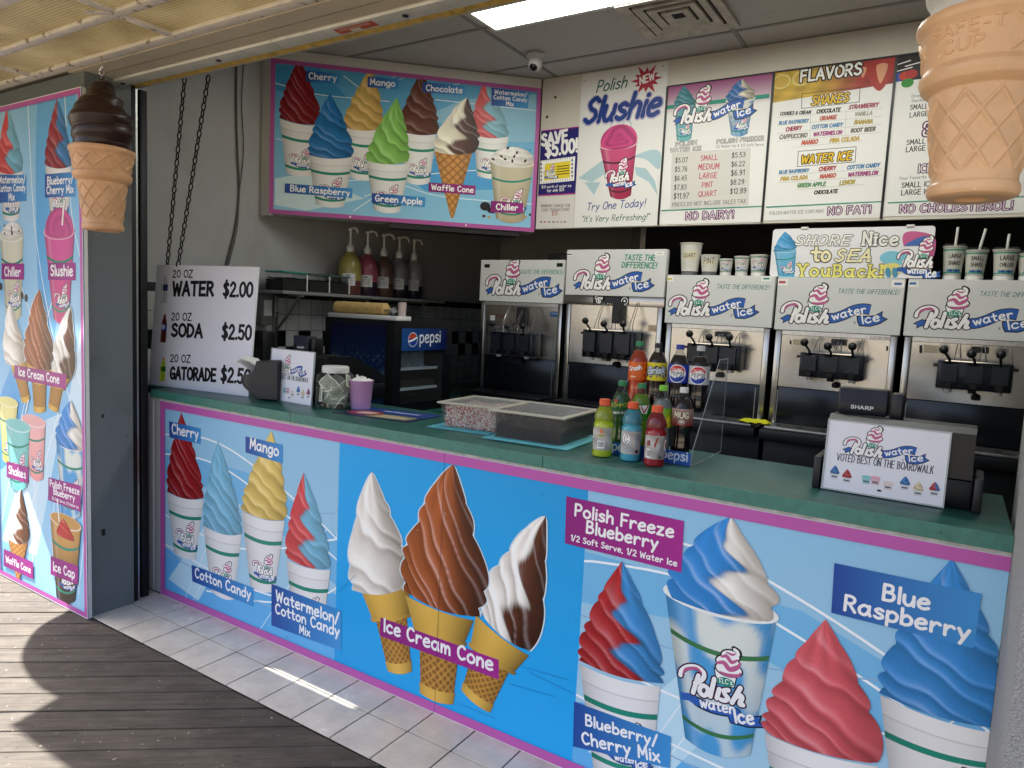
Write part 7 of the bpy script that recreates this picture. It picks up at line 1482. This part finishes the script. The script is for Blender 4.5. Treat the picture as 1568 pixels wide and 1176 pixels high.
def sidepic(u, v):
    P = np.column_stack([x0+.05+u*(x1-x0-.12), z0+.03+v*(z1-z0-.06)]); c = np.outer(1-v, H('#123f70'))+np.outer(v, H('#050c3a')); w_ = np.exp(-((v-.40-.10*(1-u)-.06*np.sin(u*7)-.04*np.sin(u*19)-.02*np.sin(u*43))/.05)**2)*(.6+.4*np.sin(u*80)*np.sin(v*90)); sp2 = (rng.rand(len(u)) > .93)*np.exp(-((v-.58)/.13)**2)*.5
    return P, c+(w_*.6+sp2)[:, None]*H('#8fa5a8')
A.grid(sidepic, 70, 70); A.build('side_picture', GLOSSY, t)
A = Art((x1+.0004, 0, 0), (0, 1, 0), (0, 0, 1)); ya, yb, za, zb = y0+.07, y1-.06, z1-.185, z1-.045
A.grid(lambda u, v: (np.column_stack([ya+(yb-ya)*u, za+(zb-za)*v]), np.outer(1-u, H('#1d4c8c'))+np.outer(u, H('#0b1250'))), 10, 3); A.L += 3
A.ell(ya+.105, (za+zb)/2, .046, .046, H('#cfd8e4')); A.ell(ya+.105, (za+zb)/2, .041, .041, H('#1a3a9a')); A.poly([(ya+.065, (za+zb)/2+.005), (ya+.08, (za+zb)/2+.03), (ya+.105, (za+zb)/2+.04), (ya+.13, (za+zb)/2+.03), (ya+.128, (za+zb)/2+.012), (ya+.10, (za+zb)/2+.008)], H('#c2402a'), True); A.stroke([(ya+.066, (za+zb)/2-.012), (ya+.10, (za+zb)/2-.004), (ya+.142, (za+zb)/2+.012)], .012, WH, True)
A.text('pepsi', (ya+.17, (za+zb)/2-.020), (yb-.07, (za+zb)/2-.016), H('#dfe6f0'), w=.14, hs=1.0); A.build('sign_strip', GLOSSY, t)
for i, y in enumerate((1.24, 1.40, 1.53)):
    o = MB().lathe([(.0001, 0), (.06, 0), (.062, .01), (.062, .10), (.04, .13), (.025, .145), (.025, .16), (.0001, .162)], (0, 0, 0), 24, cap=False).build('milk_jug', mat('jug_white', '#a8b0b4', .35, noise=.08), None); o.location = (.42, y, 1.2065); tag(o, 'white jug on the upper shelf inside the drinks cooler', 'jug', 'jugs in the drinks cooler')
o = MB().box(.15, .50, 1.17, 1.65, 1.0765, 1.125, bev=.004).build('food_tray', mat('tray_brown', '#3a3128', .4, noise=.5, nscale=60), None); tag(o, 'long clear tray of brown topping on the cooler lower shelf', 'tray')
# wafer cups in their sleeve on top of the cooler
o = thing('sleeve_tray', 'white tray lying on top of the drinks cooler under the wafer cup sleeve', 'tray', (.3, 1.2, 1.5125)); MB().box(.01, .60, 1.13, 1.27, 1.5125, 1.54, bev=.004).build('tray', WHITEP, o, True)
n = 200; prof = []
for i in range(n): f = i/(n-1); prof.append((.034+.0055*abs(math.sin(f*math.pi*22))**.6 if f < .93 else .034*(1-(f-.93)/.07*.6), f*.46))
o = MB().lathe([(.0001, 0)]+prof+[(.0001, .46)], (.03, 1.19, 1.578), 28, cap=False, axis='x').build('wafer_sleeve', mat('wafer_beige', '#b99c62', .6, noise=.15, nscale=30), None); tag(o, 'long sleeve of nested beige wafer cups lying on top of the cooler', 'wafer cups')
n = 9; vs = [(.47+.035*(i % 3)+.02*rng.rand(), 1.155+.04*(i//3), 1.545+.05*rng.rand()) for i in range(n)]
o = MB().add(vs, [(0, 1, 4, 3), (1, 2, 5, 4), (3, 4, 7, 6), (4, 5, 8, 7)]).build('plastic_bag', clear_mat('bag_plastic', (.8, .85, .85), .6, .15, .3), None); o.modifiers.new('s', 'SOLIDIFY').thickness = .001; tag(o, 'crumpled clear bag end at the right of the wafer cup sleeve', 'bag')
o = MB().lathe([(.0001, 0), (.024, 0), (.026, .085), (.0001, .086)], (.565, 1.22, 1.5405), 24).build('paper_roll', mat('roll_pink', '#b8a8a4', .6), None); tag(o, 'small pale pink roll standing at the right end of the cooler top', 'roll')
for i, (x, y, h_, r) in enumerate(((-.12, 1.02, .20, .045), (-.05, 1.06, .30, .05))):
    o = MB().lathe([(.0001, 0), (r*.8, 0)]+[(r*(.85+.15*(k_ % 2)), h_*k_/14) for k_ in range(1, 15)]+[(.0001, h_)], (x, y, .936), 24, cap=False).build('cup_stack', mat('metal_cup', '#8a9498', .25, .8, noise=.2), None); tag(o, ('short stack of shiny cups left of the cooler', 'tall stack of shiny cups left of the cooler')[i], 'cups', 'cup stacks by the cooler')
o = MB().box(.98, 1.10, 3.3, 3.64, 0, 1.30, bev=.005).build('wooden_cabinet', mat('brown_wood', '#2c1a12', .5, noise=.3, nscale=5, stretch=(1, 1, .1)), None); tag(o, 'narrow dark brown cabinet standing against the far tiled wall', 'cabinet')
# yellow cloth, light, vent, camera
o = bpy.data.meshes.new('cleaning_cloth'); n = 16
p = at(1148, 648, Y=1.80); vs = []
for j in range(n):
    for i in range(n): u, v = i/(n-1)-.5, j/(n-1)-.5; e = max(abs(u), abs(v))*2; vs.append((u*.15+.01*math.sin(v*9), v*.09+.01*math.sin(u*8), .012*(1-e**3)+.010*abs(math.sin(u*11+v*7))+.002))
o = MB().add(vs, [(j*n+i, j*n+i+1, (j+1)*n+i+1, (j+1)*n+i) for j in range(n-1) for i in range(n-1)]).build('cleaning_cloth', mat('yellow_cloth', '#c3c21c', .85, noise=.1, nscale=40, bump=.3, bscale=200), None, smooth=80); o.location = (2.60, 1.79, 1.063); o.modifiers.new('s', 'SOLIDIFY').thickness = .004; tag(o, 'bright yellow cloth folded on the middle machine drip tray', 'cloth')
t = thing('ceiling_light', 'long lit fluorescent panel in the dropped ceiling', 'ceiling light', (1.78, 1.06, 3.14))
MB().box(1.16, 3.62, .96, .985, 3.138, 3.15).box(1.16, 3.62, 1.215, 1.24, 3.138, 3.15).box(1.16, 1.18, .985, 1.215, 3.138, 3.15).box(3.60, 3.62, .985, 1.215, 3.138, 3.15).build('frame', WHITEP, t, True)  # right part is out of view, lengthened to brighten the shop inside
m = mat('light_diffuser', '#d9ddd0', .5, emit=(H('#f3f5ee'), 6.0)); MB().box(1.18, 3.60, .985, 1.215, 3.141, 3.149).build('diffuser', m, t, True)
t = thing('ceiling_vent', 'square stepped air vent with dusty marks in the ceiling', 'vent', (2.13, 1.47, 3.14))
VM = mat('vent_paint', '#b5aea2', .55, noise=.3, nscale=12); cx_, cyv = 2.13, 1.47
MB().box(cx_-.24, cx_+.24, cyv-.24, cyv+.24, 3.1435, 3.151).build('backing', mat('vent_dark', '#1a1816', .8, noise=.4, nscale=9), t, True)
for i, (r0, r1) in enumerate(((.245, .195), (.18, .14), (.125, .085), (.07, .03))):
    za, zb = 3.130+.001*i, 3.139
    vs = [(cx_+sx_*r0, cyv+sy_*r0, za) for sx_, sy_ in ((-1, -1), (1, -1), (1, 1), (-1, 1))]+[(cx_+sx_*r1, cyv+sy_*r1, zb) for sx_, sy_ in ((-1, -1), (1, -1), (1, 1), (-1, 1))]+[(cx_+sx_*r0, cyv+sy_*r0, 3.1433) for sx_, sy_ in ((-1, -1), (1, -1), (1, 1), (-1, 1))]
    MB().add(vs, [(k_, (k_+1) % 4, 4+(k_+1) % 4, 4+k_) for k_ in range(4)]+[(k_, (k_+1) % 4, 8+(k_+1) % 4, 8+k_) for k_ in range(4)]).build('louvre', VM, t, True, smooth=0, fix=False)
p = at(820, 82, Z=3.15)
t = thing('security_camera', 'small white dome security camera under the ceiling', 'camera', (p[0], p[1], 3.146)); CW = mat('camera_white', '#b9b8b6', .4)
MB().lathe([(.056, 0), (.056, -.012), (.048, -.022), (.036, -.03)], (0, 0, 0), 32).build('base', CW, t)
cdir = (Vector(CAM)-Vector((p[0], p[1], 3.09))).normalized(); cdir = (cdir+Vector((-.35, 0, -.55))).normalized()
MB().ball((0, 0, -.058), .044, 14).build('ball', CW, t, smooth=60)
lc = Vector((0, 0, -.058))+cdir*.0215; MB().ball(tuple(lc), .029, 12).build('lens', mat('lens_black', '#060607', .1), t, smooth=60)
